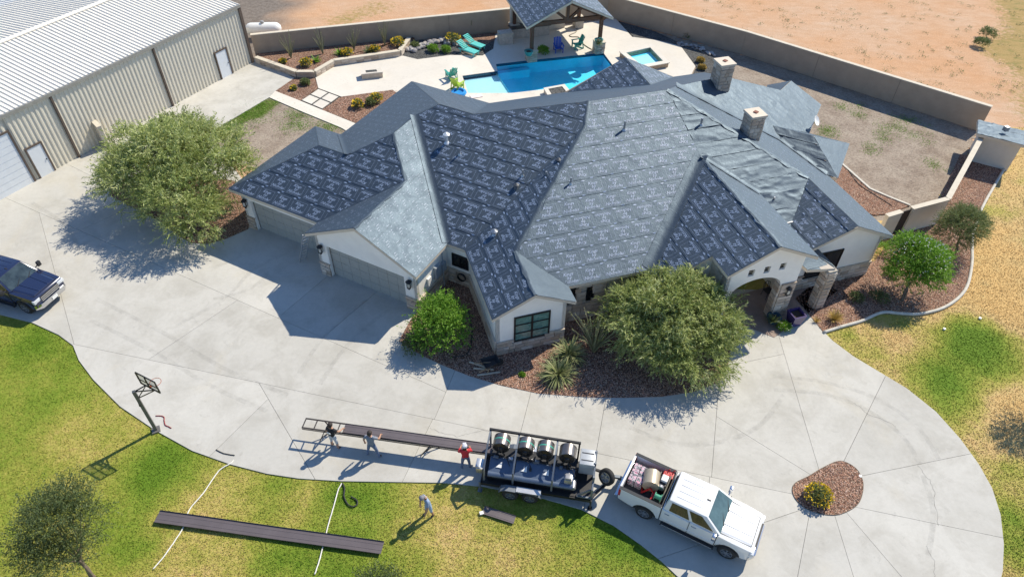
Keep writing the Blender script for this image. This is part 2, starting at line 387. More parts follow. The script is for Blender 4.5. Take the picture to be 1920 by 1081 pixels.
# ------------------------------------------------------------------ driveway: slabs parted at the joints
drive_px = [(-420, 600), (-120, 585), (0, 590), (60, 605), (110, 628), (137, 648), (148, 676), (175, 712), (225, 762), (290, 806), (360, 845), (430, 870), (500, 888), (560, 897), (640, 902), (760, 904), (830, 905), (905, 912), (1010, 932),
            (1090, 955), (1150, 985), (1200, 1020), (1240, 1052), (1280, 1090), (1330, 1150), (1500, 1290), (1760, 1270), (1860, 1150), (1880, 1070), (1882, 1020), (1876, 965), (1860, 915), (1835, 870), (1800, 822), (1755, 772), (1700, 728), (1650, 698), (1600, 668), (1560, 638), (1535, 612), (1523, 598),
            (1480, 545), (1300, 540), (1100, 560), (900, 560), (780, 500), (600, 420), (470, 360), (395, 248), (505, 183), (517, 171), (552, 147), (492, 112), (470, 112), (150, 292), (0, 366), (-420, 570)]
DRIVE = G(drive_px)
joints = [((0, 475), (860, 900)), ((1121, 850), (1880, 1008)), ((824, 760), (756, 900)), ((852, 698), (829, 752)), ((984, 780), (976, 811)), ((1130, 780), (1119, 841)), ((1346, 740), (1335, 880)), ((1110, 880), (1095, 950)),
          ((1463, 640), (1535, 880)), ((1364, 686), (1560, 645)), ((1660, 705), (1580, 868)), ((1822, 850), (1615, 892)), ((1415, 825), (1520, 890)), ((1430, 980), (1503, 955)), ((1495, 1081), (1518, 960)), ((1600, 1081), (1565, 967)), ((1690, 1081), (1588, 962)),
          ((400, 543), (702, 676)), ((561, 847), (589, 895)), ((406, 843), (450, 800)), ((139, 645), (119, 570)), ((519, 598), (600, 530)), ((601, 637), (680, 570)), ((300, 475), (380, 418)), ((200, 410), (110, 450)), ((280, 215), (395, 255)), ((150, 320), (230, 360)), ((240, 700), (330, 640)), ((1325, 960), (1330, 900))]
def split_slabs(outline, joints, gap=.012):
    bm = bmesh.new(); bm.faces.new([bm.verts.new((p[0], p[1], 0)) for p in outline])
    for a, b in joints:
        pa, pb = at(*a), at(*b); mid = (pa+pb)/2; d = pb-pa; n = Vector((-d[1], d[0], 0)).normalized()
        for f in list(bm.faces):
            poly = [(v.co.x, v.co.y) for v in f.verts]
            if not inpoly(np.array([mid[0]]), np.array([mid[1]]), poly)[0]: continue
            bmesh.ops.bisect_plane(bm, geom=[f]+list(f.edges)+list(f.verts), plane_co=Vector(mid), plane_no=n, dist=1e-4)
            break
    res = []
    for f in bm.faces: res.append([Vector((v.co.x, v.co.y, 0)) for v in f.verts])
    bm.free(); out = []
    for P in res:
        n = len(P); A = sum(P[i].x*P[(i+1) % n].y-P[(i+1) % n].x*P[i].y for i in range(n))/2
        if abs(A) < .02: continue
        if A < 0: P = P[::-1]
        Q = []
        for i in range(n):
            e1 = (P[i]-P[i-1]).normalized(); e2 = (P[(i+1) % n]-P[i]).normalized()
            n1 = Vector((-e1.y, e1.x, 0)); n2 = Vector((-e2.y, e2.x, 0)); m = n1+n2
            m = m/max(.35, m.length_squared)*2 if m.length > .2 else n1
            Q.append(P[i]+m*(gap/1.))
        out.append(Q)
    return out
bed0 = fill_poly("driveway", DRIVE, -.012, M("joint_filler", (.09, .085, .08), .95)); tag(bed0, kind='structure')
for Q in split_slabs(DRIVE, joints, .0075):
    b = bmesh.new(); vs = [b.verts.new((p.x, p.y, .03)) for p in Q]; f = b.faces.new(vs); f.normal_update()
    if f.normal.z < 0: f.normal_flip()
    bmesh.ops.triangulate(b, faces=[f], ngon_method='EAR_CLIP')
    ed = [e for e in b.edges if len(e.link_faces) == 1]
    r = bmesh.ops.extrude_edge_only(b, edges=ed); bmesh.ops.translate(b, verts=[v for v in r['geom'] if isinstance(v, bmesh.types.BMVert)], vec=(0, 0, -.13))
    bmesh.ops.recalc_face_normals(b, faces=b.faces)
    me = bpy.data.meshes.new("slab"); b.to_mesh(me); b.free(); newobj("slab", me, M_DRIVE, bed0)
# faint tyre marks worn into the concrete
def tyre_mark(pts, wd):
    P = smoothpoly(G(pts, .0335), 8, False); V = []
    for i, q in enumerate(P):
        d = P[min(i+1, len(P)-1)]-P[max(i-1, 0)]; nn = np.array([-d[1], d[0], 0])/(np.linalg.norm(d)+1e-6)*wd/2; V += [q-nn, q+nn]
    mb = MB(); mb.add(V, [(2*i, 2*i+2, 2*i+3, 2*i+1) for i in range(len(P)-1)]); mb.build("tyre_mark", M_MARK, bed0)
t = NT("tyre_mark"); c = t.coord('pos'); tr = t.n("ShaderNodeBsdfTransparent"); t.col((.10, .10, .10)); t.set(.9); mx = t.n("ShaderNodeMixShader"); t.l(t.ramp(t.noise(c, 2.2, 5, .75), [(.38, 0.), (.75, .16)]), mx.inputs[0]); t.l(tr.outputs[0], mx.inputs[1]); t.l(t.b.outputs[0], mx.inputs[2]); t.l(mx.outputs[0], t.out.inputs[0]); M_MARK = t.m
for m_ in ([(400, 502), (425, 492), (452, 480)], [(400, 560), (450, 548), (485, 530), (505, 508)], [(330, 610), (420, 560), (470, 510), (520, 480)], [(560, 700), (600, 640), (650, 590), (690, 560)], [(600, 720), (640, 660), (690, 610), (730, 580)], [(1450, 705), (1540, 715), (1640, 745), (1720, 800), (1760, 860)], [(1450, 730), (1540, 738), (1620, 765), (1690, 815), (1725, 870)], [(1730, 890), (1750, 960), (1740, 1040)], [(180, 560), (300, 620), (420, 690), (540, 740)], [(170, 600), (280, 655), (400, 725), (500, 770)], [(1180, 800), (1260, 830), (1340, 830), (1420, 800), (1470, 740)], [(60, 380), (120, 420), (150, 470)]): tyre_mark(m_, .22)
# hairline cracks in the concrete
def crack(pts, wd=.012):
    P = G(pts, .033); out = []
    for i in range(len(P)-1):
        for k in range(6):
            t = k/6; q = P[i]*(1-t)+P[i+1]*t; out.append(q+np.array([random.uniform(-.06, .06), random.uniform(-.06, .06), 0]))
    out.append(P[-1]); V = []; F = []
    for i, q in enumerate(out):
        d = out[min(i+1, len(out)-1)]-out[max(i-1, 0)]; nn = np.array([-d[1], d[0], 0])/(np.linalg.norm(d)+1e-6)*wd/2*random.uniform(.5, 1.3); V += [q-nn, q+nn]
    F = [(2*i, 2*i+2, 2*i+3, 2*i+1) for i in range(len(out)-1)]
    mb = MB(); mb.add(V, F); mb.build("crack", M("crack_dark", (.16, .15, .14), .95), bed0)
crack([(1720, 870), (1745, 900), (1752, 930), (1760, 985)]); crack([(1735, 1020), (1750, 1050), (1752, 1081)]); crack([(805, 803), (835, 812), (860, 818), (890, 808), (925, 806)]); crack([(1600, 755), (1620, 770), (1680, 800)])

# ------------------------------------------------------------------ gravel beds, kerbs, island
def bed(name, px, z, mat, raw=False):
    P = px if raw else G(px); mb = MB(); mb.prism([(p[0], p[1]) for p in P], -.05, z); o = mb.build(name, mat); return tag(o, kind='structure'), P
FB = [(748, 640), (772, 656), (800, 671), (830, 685), (880, 705), (940, 723), (1010, 738), (1100, 745), (1170, 746), (1240, 744), (1300, 735), (1345, 718), (1360, 704), (1364, 690), (1372, 640), (1385, 600), (1330, 520), (1100, 520), (890, 470), (832, 520), (790, 575), (770, 600)]
bed_front, FBW = bed("front_gravel_bed", FB, .05, M_GRAV)
LB_ = [(203, 365), (250, 390), (300, 415), (335, 443), (358, 456), (390, 458), (425, 448), (466, 430), (480, 395), (440, 340), (380, 330), (300, 330), (235, 335)]
bed_left, LBW = bed("side_gravel_bed", LB_, .05, M_GRAV)
RB = [(1523, 598), (1544, 624), (1575, 613), (1614, 603), (1653, 588), (1700, 589), (1727, 588), (1774, 575), (1809, 544), (1820, 498), (1822, 451), (1843, 387), (1880, 321), (1840, 296), (1800, 290), (1745, 410), (1690, 420), (1640, 490), (1545, 515), (1490, 560)]
bed_right, RBW = bed("east_gravel_bed", RB, .05, M_GRAV)
isl = [(1420+x/2.074, 560+y/2.074) for x, y in ((135, 740), (150, 715), (200, 690), (250, 660), (310, 633), (350, 640), (390, 670), (410, 720), (400, 780), (370, 815), (310, 840), (240, 835), (180, 810), (145, 775))]
ISL = smoothpoly(G(isl), 4); bed_isl, _ = bed("island_gravel_bed", ISL, .055, M_GRAV, True)
mb = MB(); mb.path([(p[0], p[1], .05) for p in ISL]+[(ISL[0][0], ISL[0][1], .05)], .018, 5); mb.build("steel_edging", M("edging_steel", (.12, .09, .07), .7, .4), bed_isl)
kp = smoothpoly(G([(1882, 318), (1862, 352), (1843, 386), (1828, 425), (1822, 451), (1821, 498), (1809, 544), (1774, 575), (1727, 589), (1690, 589), (1653, 587), (1614, 603), (1575, 614), (1544, 624)]), 6, False)
mb = MB(); mb.path([(p[0], p[1], .06) for p in kp], .085, 8); kb = mb.build("bed_kerb", M_KERB, smooth='all'); tag(kb, kind='structure')
ib, IBW = bed("inner_gravel_bed", [(1574, 308), (1600, 330), (1631, 356), (1668, 372), (1705, 386), (1670, 400), (1640, 404), (1600, 390), (1540, 340)], .03, M_GRAV)
kp = G([(1576, 306), (1631, 355), (1668, 371), (1706, 386)]); mb = MB()
for i in range(3): mb.bar((*kp[i][:2], .03), (*kp[i+1][:2], .03), .14, .13)
tag(mb.build("inner_kerb", M_KERB), kind='structure')
bA, BAW = bed("paver_gravel_bed", [(516, 171), (550, 148), (590, 144), (596, 165), (564, 190)], .02, M_GRAV)
bB, BBW = bed("patio_gravel_bed", [(604, 206), (640, 182), (736, 169), (775, 178), (720, 235), (680, 250), (673, 233)], .02, M_GRAV)
wk = MB(); wk.prism([(p[0], p[1]) for p in G([(505, 183), (516, 171), (564, 190), (605, 207), (672, 234), (690, 250), (660, 252), (640, 240), (560, 207)])], -.05, .028); tag(wk.build("garden_walk", M_PATIO), kind='structure')
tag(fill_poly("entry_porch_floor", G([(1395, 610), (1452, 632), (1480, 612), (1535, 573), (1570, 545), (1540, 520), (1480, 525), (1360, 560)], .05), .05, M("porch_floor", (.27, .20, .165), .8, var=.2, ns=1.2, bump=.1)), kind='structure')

# scattered stones on the beds (more than one could count)
def scatter_stones(name, poly, dens, z, cols, rmin=.018, rmax=.045, seed=1):
    rg = np.random.default_rng(seed); P = np.array([(p[0], p[1]) for p in poly]); lo, hi = P.min(0), P.max(0)
    n = int((hi-lo).prod()*dens); x = rg.uniform(lo[0], hi[0], n); y = rg.uniform(lo[1], hi[1], n); k = inpoly(x, y, P); x, y = x[k], y[k]; n = len(x)
    b = np.array([(1, 0, 0), (-.5, .87, 0), (-.5, -.87, 0), (0, 0, .8), (.4, .5, .45), (-.7, 0, .4)]); fs = np.array([(0, 4, 3), (4, 1, 3), (1, 5, 3), (5, 2, 3), (2, 0, 3), (0, 1, 4), (1, 2, 5)])
    r = rg.uniform(rmin, rmax, n); an = rg.uniform(0, 6.28, n); q = rg.uniform(.6, 1.2, (n, 3))
    B = b[None]*q[:, None, :]*r[:, None, None]; cx = B[..., 0]*np.cos(an)[:, None]-B[..., 1]*np.sin(an)[:, None]; cy = B[..., 0]*np.sin(an)[:, None]+B[..., 1]*np.cos(an)[:, None]
    V = np.stack([cx+x[:, None], cy+y[:, None], B[..., 2]+z], 2).reshape(-1, 3); F = (fs[None]+np.arange(n)[:, None, None]*6).reshape(-1, 3)
    t = NT(name+"_mat"); a = t.n("ShaderNodeAttribute", attribute_name="r").outputs["Fac"]; t.col(t.ramp(a, [(i/(len(cols)-1), c) for i, c in enumerate(cols)])); t.set(.9, spec=.2)
    o = numesh(name, V, F, t.m); fattr(o, "r", np.repeat(rg.random(n), 6)); tag(o, name.replace('_', ' ')+" strewn over the bed", "gravel", kind='stuff'); return o
RC = [(.18, .10, .07), (.36, .19, .13), (.50, .31, .22), (.42, .23, .16), (.62, .46, .36), (.28, .17, .14)]
scatter_stones("front_bed_gravel", FBW, 170, .05, RC, seed=2); scatter_stones("east_bed_gravel", RBW, 130, .05, RC, seed=3); scatter_stones("island_gravel", ISL, 260, .055, RC, seed=4)
scatter_stones("inner_bed_gravel", IBW, 90, .03, RC, .025, .05, 5); scatter_stones("patio_bed_gravel", BBW, 60, .02, RC, .03, .06, 6)

# grass blades standing on the lawn
def grass_blades():
    rg = np.random.default_rng(5); n = 640000
    u = rg.random(n); Yp = np.where(rg.random(n) < .75, rg.uniform(575, 1230, n), rg.uniform(230, 700, n)); Xp = np.where(Yp < 575, rg.uniform(1500, 2350, n), rg.uniform(-300, 2350, n))
    d = _fw[None]+_rt[None]*((Xp-960)/FPX)[:, None]-_up[None]*((Yp-540.5)/FPX)[:, None]; P = _O[None]+d*((-.02-CAMH)/d[:, 2])[:, None]
    x, y = P[:, 0], P[:, 1]; dr = [(p[0], p[1]) for p in DRIVE]
    k = inpoly(x, y, LAWN_OUT) & ~inpoly(x, y, dr) & ~inpoly(x, y, [(p[0], p[1]) for p in RBW]) & ~inpoly(x, y, [(p[0], p[1]) for p in YARD])
    P = P[k]; n = len(P); h = rg.uniform(.018, .05, n); an = rg.uniform(0, 6.28, n); wd = rg.uniform(.012, .03, n); ln = rg.uniform(-.06, .06, (n, 2))
    c, s = np.cos(an)*wd, np.sin(an)*wd
    V = np.stack([np.stack([P[:, 0]-c, P[:, 1]-s, P[:, 2]], 1), np.stack([P[:, 0]+c, P[:, 1]+s, P[:, 2]], 1), np.stack([P[:, 0]+ln[:, 0], P[:, 1]+ln[:, 1], P[:, 2]+h], 1)], 1).reshape(-1, 3)
    o = numesh("lawn_blades", V, np.arange(3*n).reshape(-1, 3), ML); fattr(o, "g", np.repeat(lawn_g(P)+rg.uniform(-.12, .12, n), 3)); tag(o, "short green and straw coloured grass blades covering the lawn", "grass", kind='stuff')
grass_blades()
# ================================================================== the house
A_, B_, ZE = -27.2, 17.8, 2.9
HOUSE = thing("ranch_house", "sprawling cream stucco house under dark printed roof underlayment with stone base", "house", (2., 32., 0.)); HO = (2., 32., 0.)
pl = lambda x, y, f, p=.5, z=ZE: plane_at(at(x, y, z), f, p)
Lf = pl(428, 354, A_-90); Ll = pl(428, 354, A_+180); Lb = pl(584, 235, A_+90)
Nl = pl(772, 153, A_+180); Nb = pl(772, 153, A_+90); Mb = pl(919, 194, B_+90)
W1r = pl(780, 520.4, A_); W1l = pl(570.5, 439, A_+180); D = pl(838, 457, A_-90, .478)
W2l = pl(923, 600, B_+180); W2r = pl(1081, 567, B_); Mf = pl(1082, 534, B_-90)
El = plane_at(onp(1228, 480, Mf), B_+180); Eap = onp(1465, 463, El); Er = plane_at(Eap, B_)
Fr = pl(1675, 443, B_); Fap = onp(1610, 425, Fr); Fl = plane_at(Fap, B_+180)
K = pl(1540, 195, A_); K1 = onp(1463, 170, K); K2 = onp(1483, 152, K); Kb = plane_at(K1, A_+90)
Hf = pl(1565, 333, A_-90); He = pl(1592, 270, A_); Hb = pl(1592, 270, A_+90)
Pap = at(1172, 108, 5.0); Pl = plane_at(Pap, B_+180); Pr = plane_at(Pap, B_)
Z0 = ZP(ZE); ZEE = 4.2
def VP(q, deg): n = dirv(deg); return n, float(n@np.asarray(q))
VP1 = VP(at(780, 520.4, ZE), A_-90); VP2 = VP(at(923, 600, ZE), B_-90); VPE = VP(Eap, B_-90); VPN = VP((9.66, 25.57, 0), B_-90); VPF = VP(at(1675, 443, ZE), B_-90); VPP = VP(Pap, B_+90)
LA = X3(Lf, Ll, Z0); LBc = X3(Ll, Lb, Z0); Lpk = X3(Lf, Ll, Lb); V1 = X3(Lf, W1l, W1r); V2 = X3(Lf, Nl, W1r); V3 = X3(Lf, Nl, Lb); V4 = X3(Lb, Nl, Z0)
LfW = X3(Lf, W1l, Z0); W1a = X3(W1l, Z0, VP1); W1b = X3(W1r, Z0, VP1); Ga = X3(W1l, W1r, VP1); V5 = X3(W1r, D, Nl); WD = X3(W1r, D, Z0); P2 = X3(Nl, D, Nb); Qp = X3(D, Nb, Mb)
Rp = X3(D, Mb, Mf); V6 = X3(W2l, D, Mf); DW = X3(D, W2l, Z0); W2a = X3(W2l, Z0, VP2); W2b = X3(W2r, Z0, VP2); G2 = X3(W2l, W2r, VP2); W2t = X3(W2l, Mf, W2r); MW = X3(Mf, W2r, Z0)
ME = X3(Mf, El, Z0); EB = X3(El, Er, Mf); Ea = X3(El, ZP(ZEE), VPE); Eb = X3(Er, ZP(ZEE), VPE); Ni = X3(El, ZP(ZEE), VPN); No = X3(El, Z0, VPN); EM = X3(Er, Mf, ZP(ZEE))
Tp = X3(Mf, Fr, Mb); Fh = X3(Mf, Fr, Fl); FM = X3(Fl, Mf, Z0); Fa = X3(Fl, Z0, VPF); Fb = X3(Fr, Z0, VPF); Up = X3(Fr, Mb, K); KH = X3(Fr, K, Hf); HF = X3(Hf, Fr, Z0)
HK = X3(Hf, Hb, K); Hpk = X3(Hf, Hb, He); Hfe = X3(Hf, He, Z0); Hbe = X3(Hb, He, Z0); KHz = X3(K, Hb, Z0); KM = X3(K, Mb, Kb); K3 = X3(K, Z0, VP(K2, A_+90))
NBc = X3(Nl, Nb, Z0); NM = X3(Nb, Mb, Z0); KbM = X3(Kb, Mb, Z0); K1e = K1+dirv(A_+90)*((K1[2]-ZE)/.5); K1e[2] = ZE
Pa = X3(Pl, Z0, VPP); Pb = X3(Pr, Z0, VPP); PM = X3(Pl, Pr, Mb); PlM = X3(Pl, Mb, Z0); PrM = X3(Pr, Mb, Z0); LZ = X3(Nl, Lb, Z0)
Kl = plane_at(K1, A_+180); K2d = K2+dirv(A_+180)*1.4-np.array([0, 0, .7]); K1d = K1+dirv(A_+180)*.7-np.array([0, 0, .35])

def mat_underlay():
    t = NT("roof_underlayment"); c = t.coord('pos')
    f1 = t.noise(c, 1.3, 5, .6, .8); f2 = t.noise(c, 7., 4, .6, 1.2); f3 = t.noise(c, 30., 2, .5)
    t.col(t.mix(t.ramp(f2, [(.35, 0.), (.75, 1.)]), (.010, .0135, .019), (.021, .027, .036)))
    t.l(t.ramp(t.math('ADD', t.math('MULTIPLY', f1, .6), t.math('MULTIPLY', f2, .4)), [(.3, .52), (.7, .68)]), t.b.inputs["Roughness"]); t.set(spec=.9); t.b.inputs['IOR'].default_value = 1.68; t.b.inputs['Specular Tint'].default_value = (.60, .80, 1., 1); t.b.inputs['Sheen Weight'].default_value = .08; t.b.inputs['Sheen Roughness'].default_value = .45; t.b.inputs['Sheen Tint'].default_value = (.6, .78, 1., 1)
    h = t.math('ADD', t.math('MULTIPLY', f2, .8), t.math('ADD', t.math('MULTIPLY', f1, 1.6), t.math('MULTIPLY', f3, .16)))
    t.bump(h, .42, .035); return t.m
M_UND = mat_underlay(); M_PRINT = M("underlayment_ink", (.235, .30, .415), .55, var=.25, ns=6, spec=.9)
M_TRIM = M("trim_paint", (.58, .50, .40), .6, var=.06, bump=.1, bs=40); M_STUC = M("cream_stucco", (.86, .82, .75), .85, var=.05, ns=1.5, bump=.35, bs=55, bdist=.006)
M_MORT = M("mortar", (.42, .38, .32), .9, var=.15, bump=.3)
M_STONE = mat_stone_rnd("limestone", [(.56, .47, .37), (.46, .35, .26), (.62, .54, .45), (.38, .30, .23), (.53, .42, .33), (.66, .58, .49)])
M_BLACK = M("black_metal", (.018, .018, .02), .4, .3, var=.2); M_WHITE = M("white_paint", (.78, .77, .74), .45, var=.04)

# ---- printed stamp (flat print on the sheet)
def stamp_mesh():
    cu = bpy.data.curves.new("t", 'FONT'); cu.body = "Kings\nby\nNicholas"; cu.align_x = 'CENTER'; cu.align_y = 'CENTER'; cu.size = .24; cu.shear = .38; cu.space_line = .82; cu.resolution_u = 1; cu.offset = .0045; cu.fill_mode = 'FRONT'
    ob = bpy.data.objects.new("t", cu); COL.objects.link(ob); dg = bpy.context.evaluated_depsgraph_get(); me = ob.evaluated_get(dg).to_mesh()
    bm = bmesh.new(); bm.from_mesh(me); bmesh.ops.triangulate(bm, faces=bm.faces[:])
    V = [(v.co.x, v.co.y-.0) for v in bm.verts]; bm.verts.index_update(); F = [[v.index for v in f.verts] for f in bm.faces]; bm.free(); COL.objects.unlink(ob); bpy.data.objects.remove(ob)
    V = np.array(V); V -= (V.max(0)+V.min(0))/2
    def seg(x0, y0, x1, y1, wd):
        nonlocal V, F
        n = max(1, int(math.hypot(x1-x0, y1-y0)/.2)); dx, dy = (x1-x0), (y1-y0); l = math.hypot(dx, dy); nx, ny = -dy/l*wd/2, dx/l*wd/2; k = len(V); vv = []
        for i in range(n+1): t = i/n; vv += [(x0+dx*t-nx, y0+dy*t-ny), (x0+dx*t+nx, y0+dy*t+ny)]
        V = np.vstack([V, np.array(vv)])
        for i in range(n): F += [[k+2*i, k+2*i+2, k+2*i+3], [k+2*i, k+2*i+3, k+2*i+1]]
    w_, h_ = .465, .33
    seg(-w_, -h_, -w_, h_*.8, .010); seg(-w_, -h_, w_*.72, -h_, .010); seg(w_, -h_*.8, w_, h_, .010); seg(-w_*.72, h_, w_, h_, .010)
    for sx in (-1, 1):   # little emblem beside two corners
        for i in range(5): a = (i-2)*.45; seg(sx*-.47, sx*.37, sx*-.47+.10*math.sin(a), sx*.37+sx*.075*math.cos(a), .03)
        seg(sx*-.57, sx*.385, sx*-.37, sx*.385, .022)
    return V, np.array(F)
ST_V, ST_F = stamp_mesh()
def dash_mesh():   # same print thinned to broken dashes, for slopes where glare washes out the lettering
    rg = random.Random(4); V = []; F = []
    for r in range(7):
        x = -.55
        while x < .5:
            L = rg.uniform(.05, .22); y = -.40+r*.125+rg.uniform(-.02, .02); wd = rg.uniform(.012, .026)
            if rg.random() < .6: k = len(V); V += [(x, y), (x+L, y), (x+L, y+wd), (x, y+wd)]; F += [(k, k+1, k+2), (k, k+2, k+3)]
            x += L+rg.uniform(.03, .15)
    return np.array(V), np.array(F)
DS_V, DS_F = dash_mesh()
ROOF_DECK = MB(); STRIPS = []
def clip_rect(P, u0, u1, v0, v1):
    for ax, s, k in ((0, 1, u0), (0, -1, -u1), (1, 1, v0), (1, -1, -v1)):
        out = []
        for i in range(len(P)):
            a, b = P[i-1], P[i]; da, db = s*a[ax]-k, s*b[ax]-k
            if (da >= 0) != (db >= 0):
                t = da/(da-db); out.append((a[0]+(b[0]-a[0])*t, a[1]+(b[1]-a[1])*t))
            if db >= 0: out.append(b)
        P = out
        if len(P) < 3: return []
    return P
def roof_plane(poly, face, wr=.004, stamps=True, phase=0., wfreq=(1.6, .5), cell=.25, root=None, off=HO, deck=None, C=.92, flip0=0, seed=0, rough=0):
    P3 = [np.asarray(p, float) for p in poly]; a = dirv(face)
    n = np.zeros(3)
    for i in range(len(P3)): n += np.cross(P3[i], P3[(i+1) % len(P3)])
    n /= np.linalg.norm(n)
    if n[2] < 0: n = -n
    v = -a-n*(-a@n); v /= np.linalg.norm(v); u = np.cross(v, n); o = min(P3, key=lambda p: p[2])
    uv = [(float((p-o)@u), float((p-o)@v)) for p in P3]; us = [q[0] for q in uv]; vs = [q[1] for q in uv]
    dk = deck if deck is not None else ROOF_DECK; m = len(P3)
    dk.add(P3+[p-np.array([0, 0, .17]) for p in P3], [tuple(range(m)), tuple(range(2*m-1, m-1, -1))]+[(i, (i+1) % m, m+(i+1) % m, m+i) for i in range(m)])
    def hgt(U, Vv):
        b = np.floor((Vv-phase+1e-6)/C); fv = (Vv-phase)/C-b
        h = .014+.0135*(1-fv)
        x = U*wfreq[0]+seed*3.7; y = Vv*wfreq[1]+b*5.3+seed
        n1 = fbm(x+.8*vnoise(x*.5, y*.7, 5), y, 41+seed, 3); n2 = 1-np.abs(2*vnoise(x*1.9, y*1.3, 52+seed)-1)
        r_ = wr*(n1+.9*n2**3)
        if rough:
            x2 = x+1.1*fbm(x*.6, y*.5, 61+seed, 2); y2 = y+1.1*fbm(x*.5, y*.6, 71+seed, 2)
            r_ = wr*(.35*n1+.75*(1-np.abs(2*vnoise(x2*1.1, y2*1.1, 81+seed)-1))**4+.55*(1-np.abs(2*vnoise(x2*2.3, y2*1.9, 91+seed)-1))**4)*(.35+1.0*vnoise(x*.45, y*.3, 93+seed))
        return h+r_
    b0 = int(math.floor((min(vs)-phase)/C)); b1 = int(math.floor((max(vs)-phase-1e-6)/C))
    E_ = [(uv[i-1], uv[i]) for i in range(m)]; rows = max(2, int(round(C/cell))); dv = C/rows
    parent = root if root is not None else ROOF_ROOT
    for b in range(b0, b1+1):
        verts = {}; V2 = []; F2 = []
        def vid(q):
            k = (round(q[0], 4), round(q[1], 4))
            if k not in verts: verts[k] = len(V2); V2.append(k)
            return verts[k]
        for r in range(rows):
            va = phase+b*C+r*dv; vb = va+dv
            if vb <= min(vs) or va >= max(vs): continue
            for i in range(int(math.floor(min(us)/cell)), int(math.ceil(max(us)/cell))):
                ua = i*cell; ub = ua+cell
                near = any(max(e0[0], e1[0]) >= ua-1e-6 and min(e0[0], e1[0]) <= ub+1e-6 and max(e0[1], e1[1]) >= va-1e-6 and min(e0[1], e1[1]) <= vb+1e-6 for e0, e1 in E_)
                if not near:
                    if inpoly(np.array([ua+cell/2]), np.array([va+dv/2]), uv)[0]: F2.append([vid((ua, va)), vid((ub, va)), vid((ub, vb)), vid((ua, vb))])
                else:
                    q = clip_rect(uv, ua, ub, va, vb)
                    if q:
                        ids = []
                        for p in q:
                            k = vid(p)
                            if not ids or (ids[-1] != k and ids[0] != k): ids.append(k)
                        if len(ids) > 2: F2.append(ids)
        if not F2: continue
        VV = np.array(V2); lo = phase+b*C+1e-5; h = hgt(VV[:, 0], np.clip(VV[:, 1], lo, phase+(b+1)*C-1e-4))
        X = o[None]+VV[:, :1]*u[None]+VV[:, 1:]*v[None]+h[:, None]*n[None]-np.asarray(off)[None]
        me = bpy.data.meshes.new("underlayment_strip"); me.from_pydata(X.tolist(), [], F2)
        me.polygons.foreach_set("use_smooth", [True]*len(F2)); me.update()
        bm = bmesh.new(); bm.from_mesh(me); bmesh.ops.recalc_face_normals(bm, faces=bm.faces)
        if sum(f.normal.z*f.calc_area() for f in bm.faces) < 0: bmesh.ops.reverse_faces(bm, faces=bm.faces)
        bm.to_mesh(me); bm.free()
        newobj("underlayment_strip", me, M_UND, parent)
    if stamps:
        SV_, SF_ = (DS_V, DS_F) if stamps == 'dash' else (ST_V, ST_F); AV = []; AF = []; k = 0
        for b in range(b0, b1+1):
            fl = 1 if ((b//2+flip0) % 2 == 0) else -1; cv = phase+(b+.46)*C
            for i in range(int(min(us)/1.15)-1, int(max(us)/1.15)+2):
                cu_ = (i+.37*(b % 2)+.15)*1.15
                if cu_ < min(us)-.7 or cu_ > max(us)+.7: continue
                Q = SV_*fl*np.array([1., 1.])+np.array([cu_, cv]); ins = inpoly(Q[:, 0], Q[:, 1], uv)
                if not ins.any(): continue
                ins &= polydist(Q[:, 0], Q[:, 1], uv) > .04
                f = SF_[ins[SF_].all(1)]
                if len(f) == 0: continue
                AV.append(Q); AF.append(f+k); k += len(Q)
        if AV:
            Q = np.vstack(AV); F = np.vstack(AF); h = hgt(Q[:, 0], Q[:, 1])+.011
            X = o[None]+Q[:, :1]*u[None]+Q[:, 1:]*v[None]+h[:, None]*n[None]
            used = np.unique(F); mp = np.zeros(len(X), int); mp[used] = np.arange(len(used))
            tag(numesh("underlayment_print", X[used], mp[F], M_PRINT, parent, off=off), kind='stuff')
    return o, u, v, n

_rm = bpy.data.meshes.new("roof"); ROOF_ROOT = bpy.data.objects.new("roof", _rm); COL.objects.link(ROOF_ROOT); ROOF_ROOT.parent = HOUSE
roof_plane([LA, LfW, V1, V2, V3, Lpk], A_-90, .011, seed=1)
roof_plane([LBc, LA, Lpk], A_+180, .004, 'dash', seed=2); roof_plane([LBc, Lpk, V3, V4], A_+90, .004, 'dash', seed=3)
roof_plane([V4, V3, V2, V5, P2, NBc], A_+180, .004, 'dash', seed=4)
roof_plane([W1b, WD, V5, V2, V1, Ga], A_, .006, 'dash', seed=5); roof_plane([W1a, Ga, V1, LfW], A_+180, .004, 'dash', seed=6)
roof_plane([WD, DW, V6, Rp, Qp, P2, V5], A_-90, .011, seed=7)
roof_plane([W2a, G2, W2t, V6, DW], B_+180, .006, seed=8); roof_plane([W2b, MW, W2t, G2], B_, .012, stamps=False, seed=9, cell=.18)
roof_plane([MW, ME, EB, Tp, Rp, V6, W2t], B_-90, .010, seed=10)
roof_plane([EB, EM, FM, Fh, Tp], B_-90, .05, stamps=False, wfreq=(.55, 2.3), cell=.085, seed=11, rough=1)
roof_plane([Ea, Eap, EB, ME, No, Ni], B_+180, .016, seed=12); roof_plane([Eb, EM, EB, Eap], B_, .005, 'dash', seed=13)
roof_plane([Fa, Fap, Fh, FM], B_+180, .035, stamps=True, wfreq=(2.2, .8), cell=.09, seed=14, rough=1); roof_plane([Fb, HF, KH, Up, Tp, Fh, Fap], B_, .006, 'dash', seed=15)
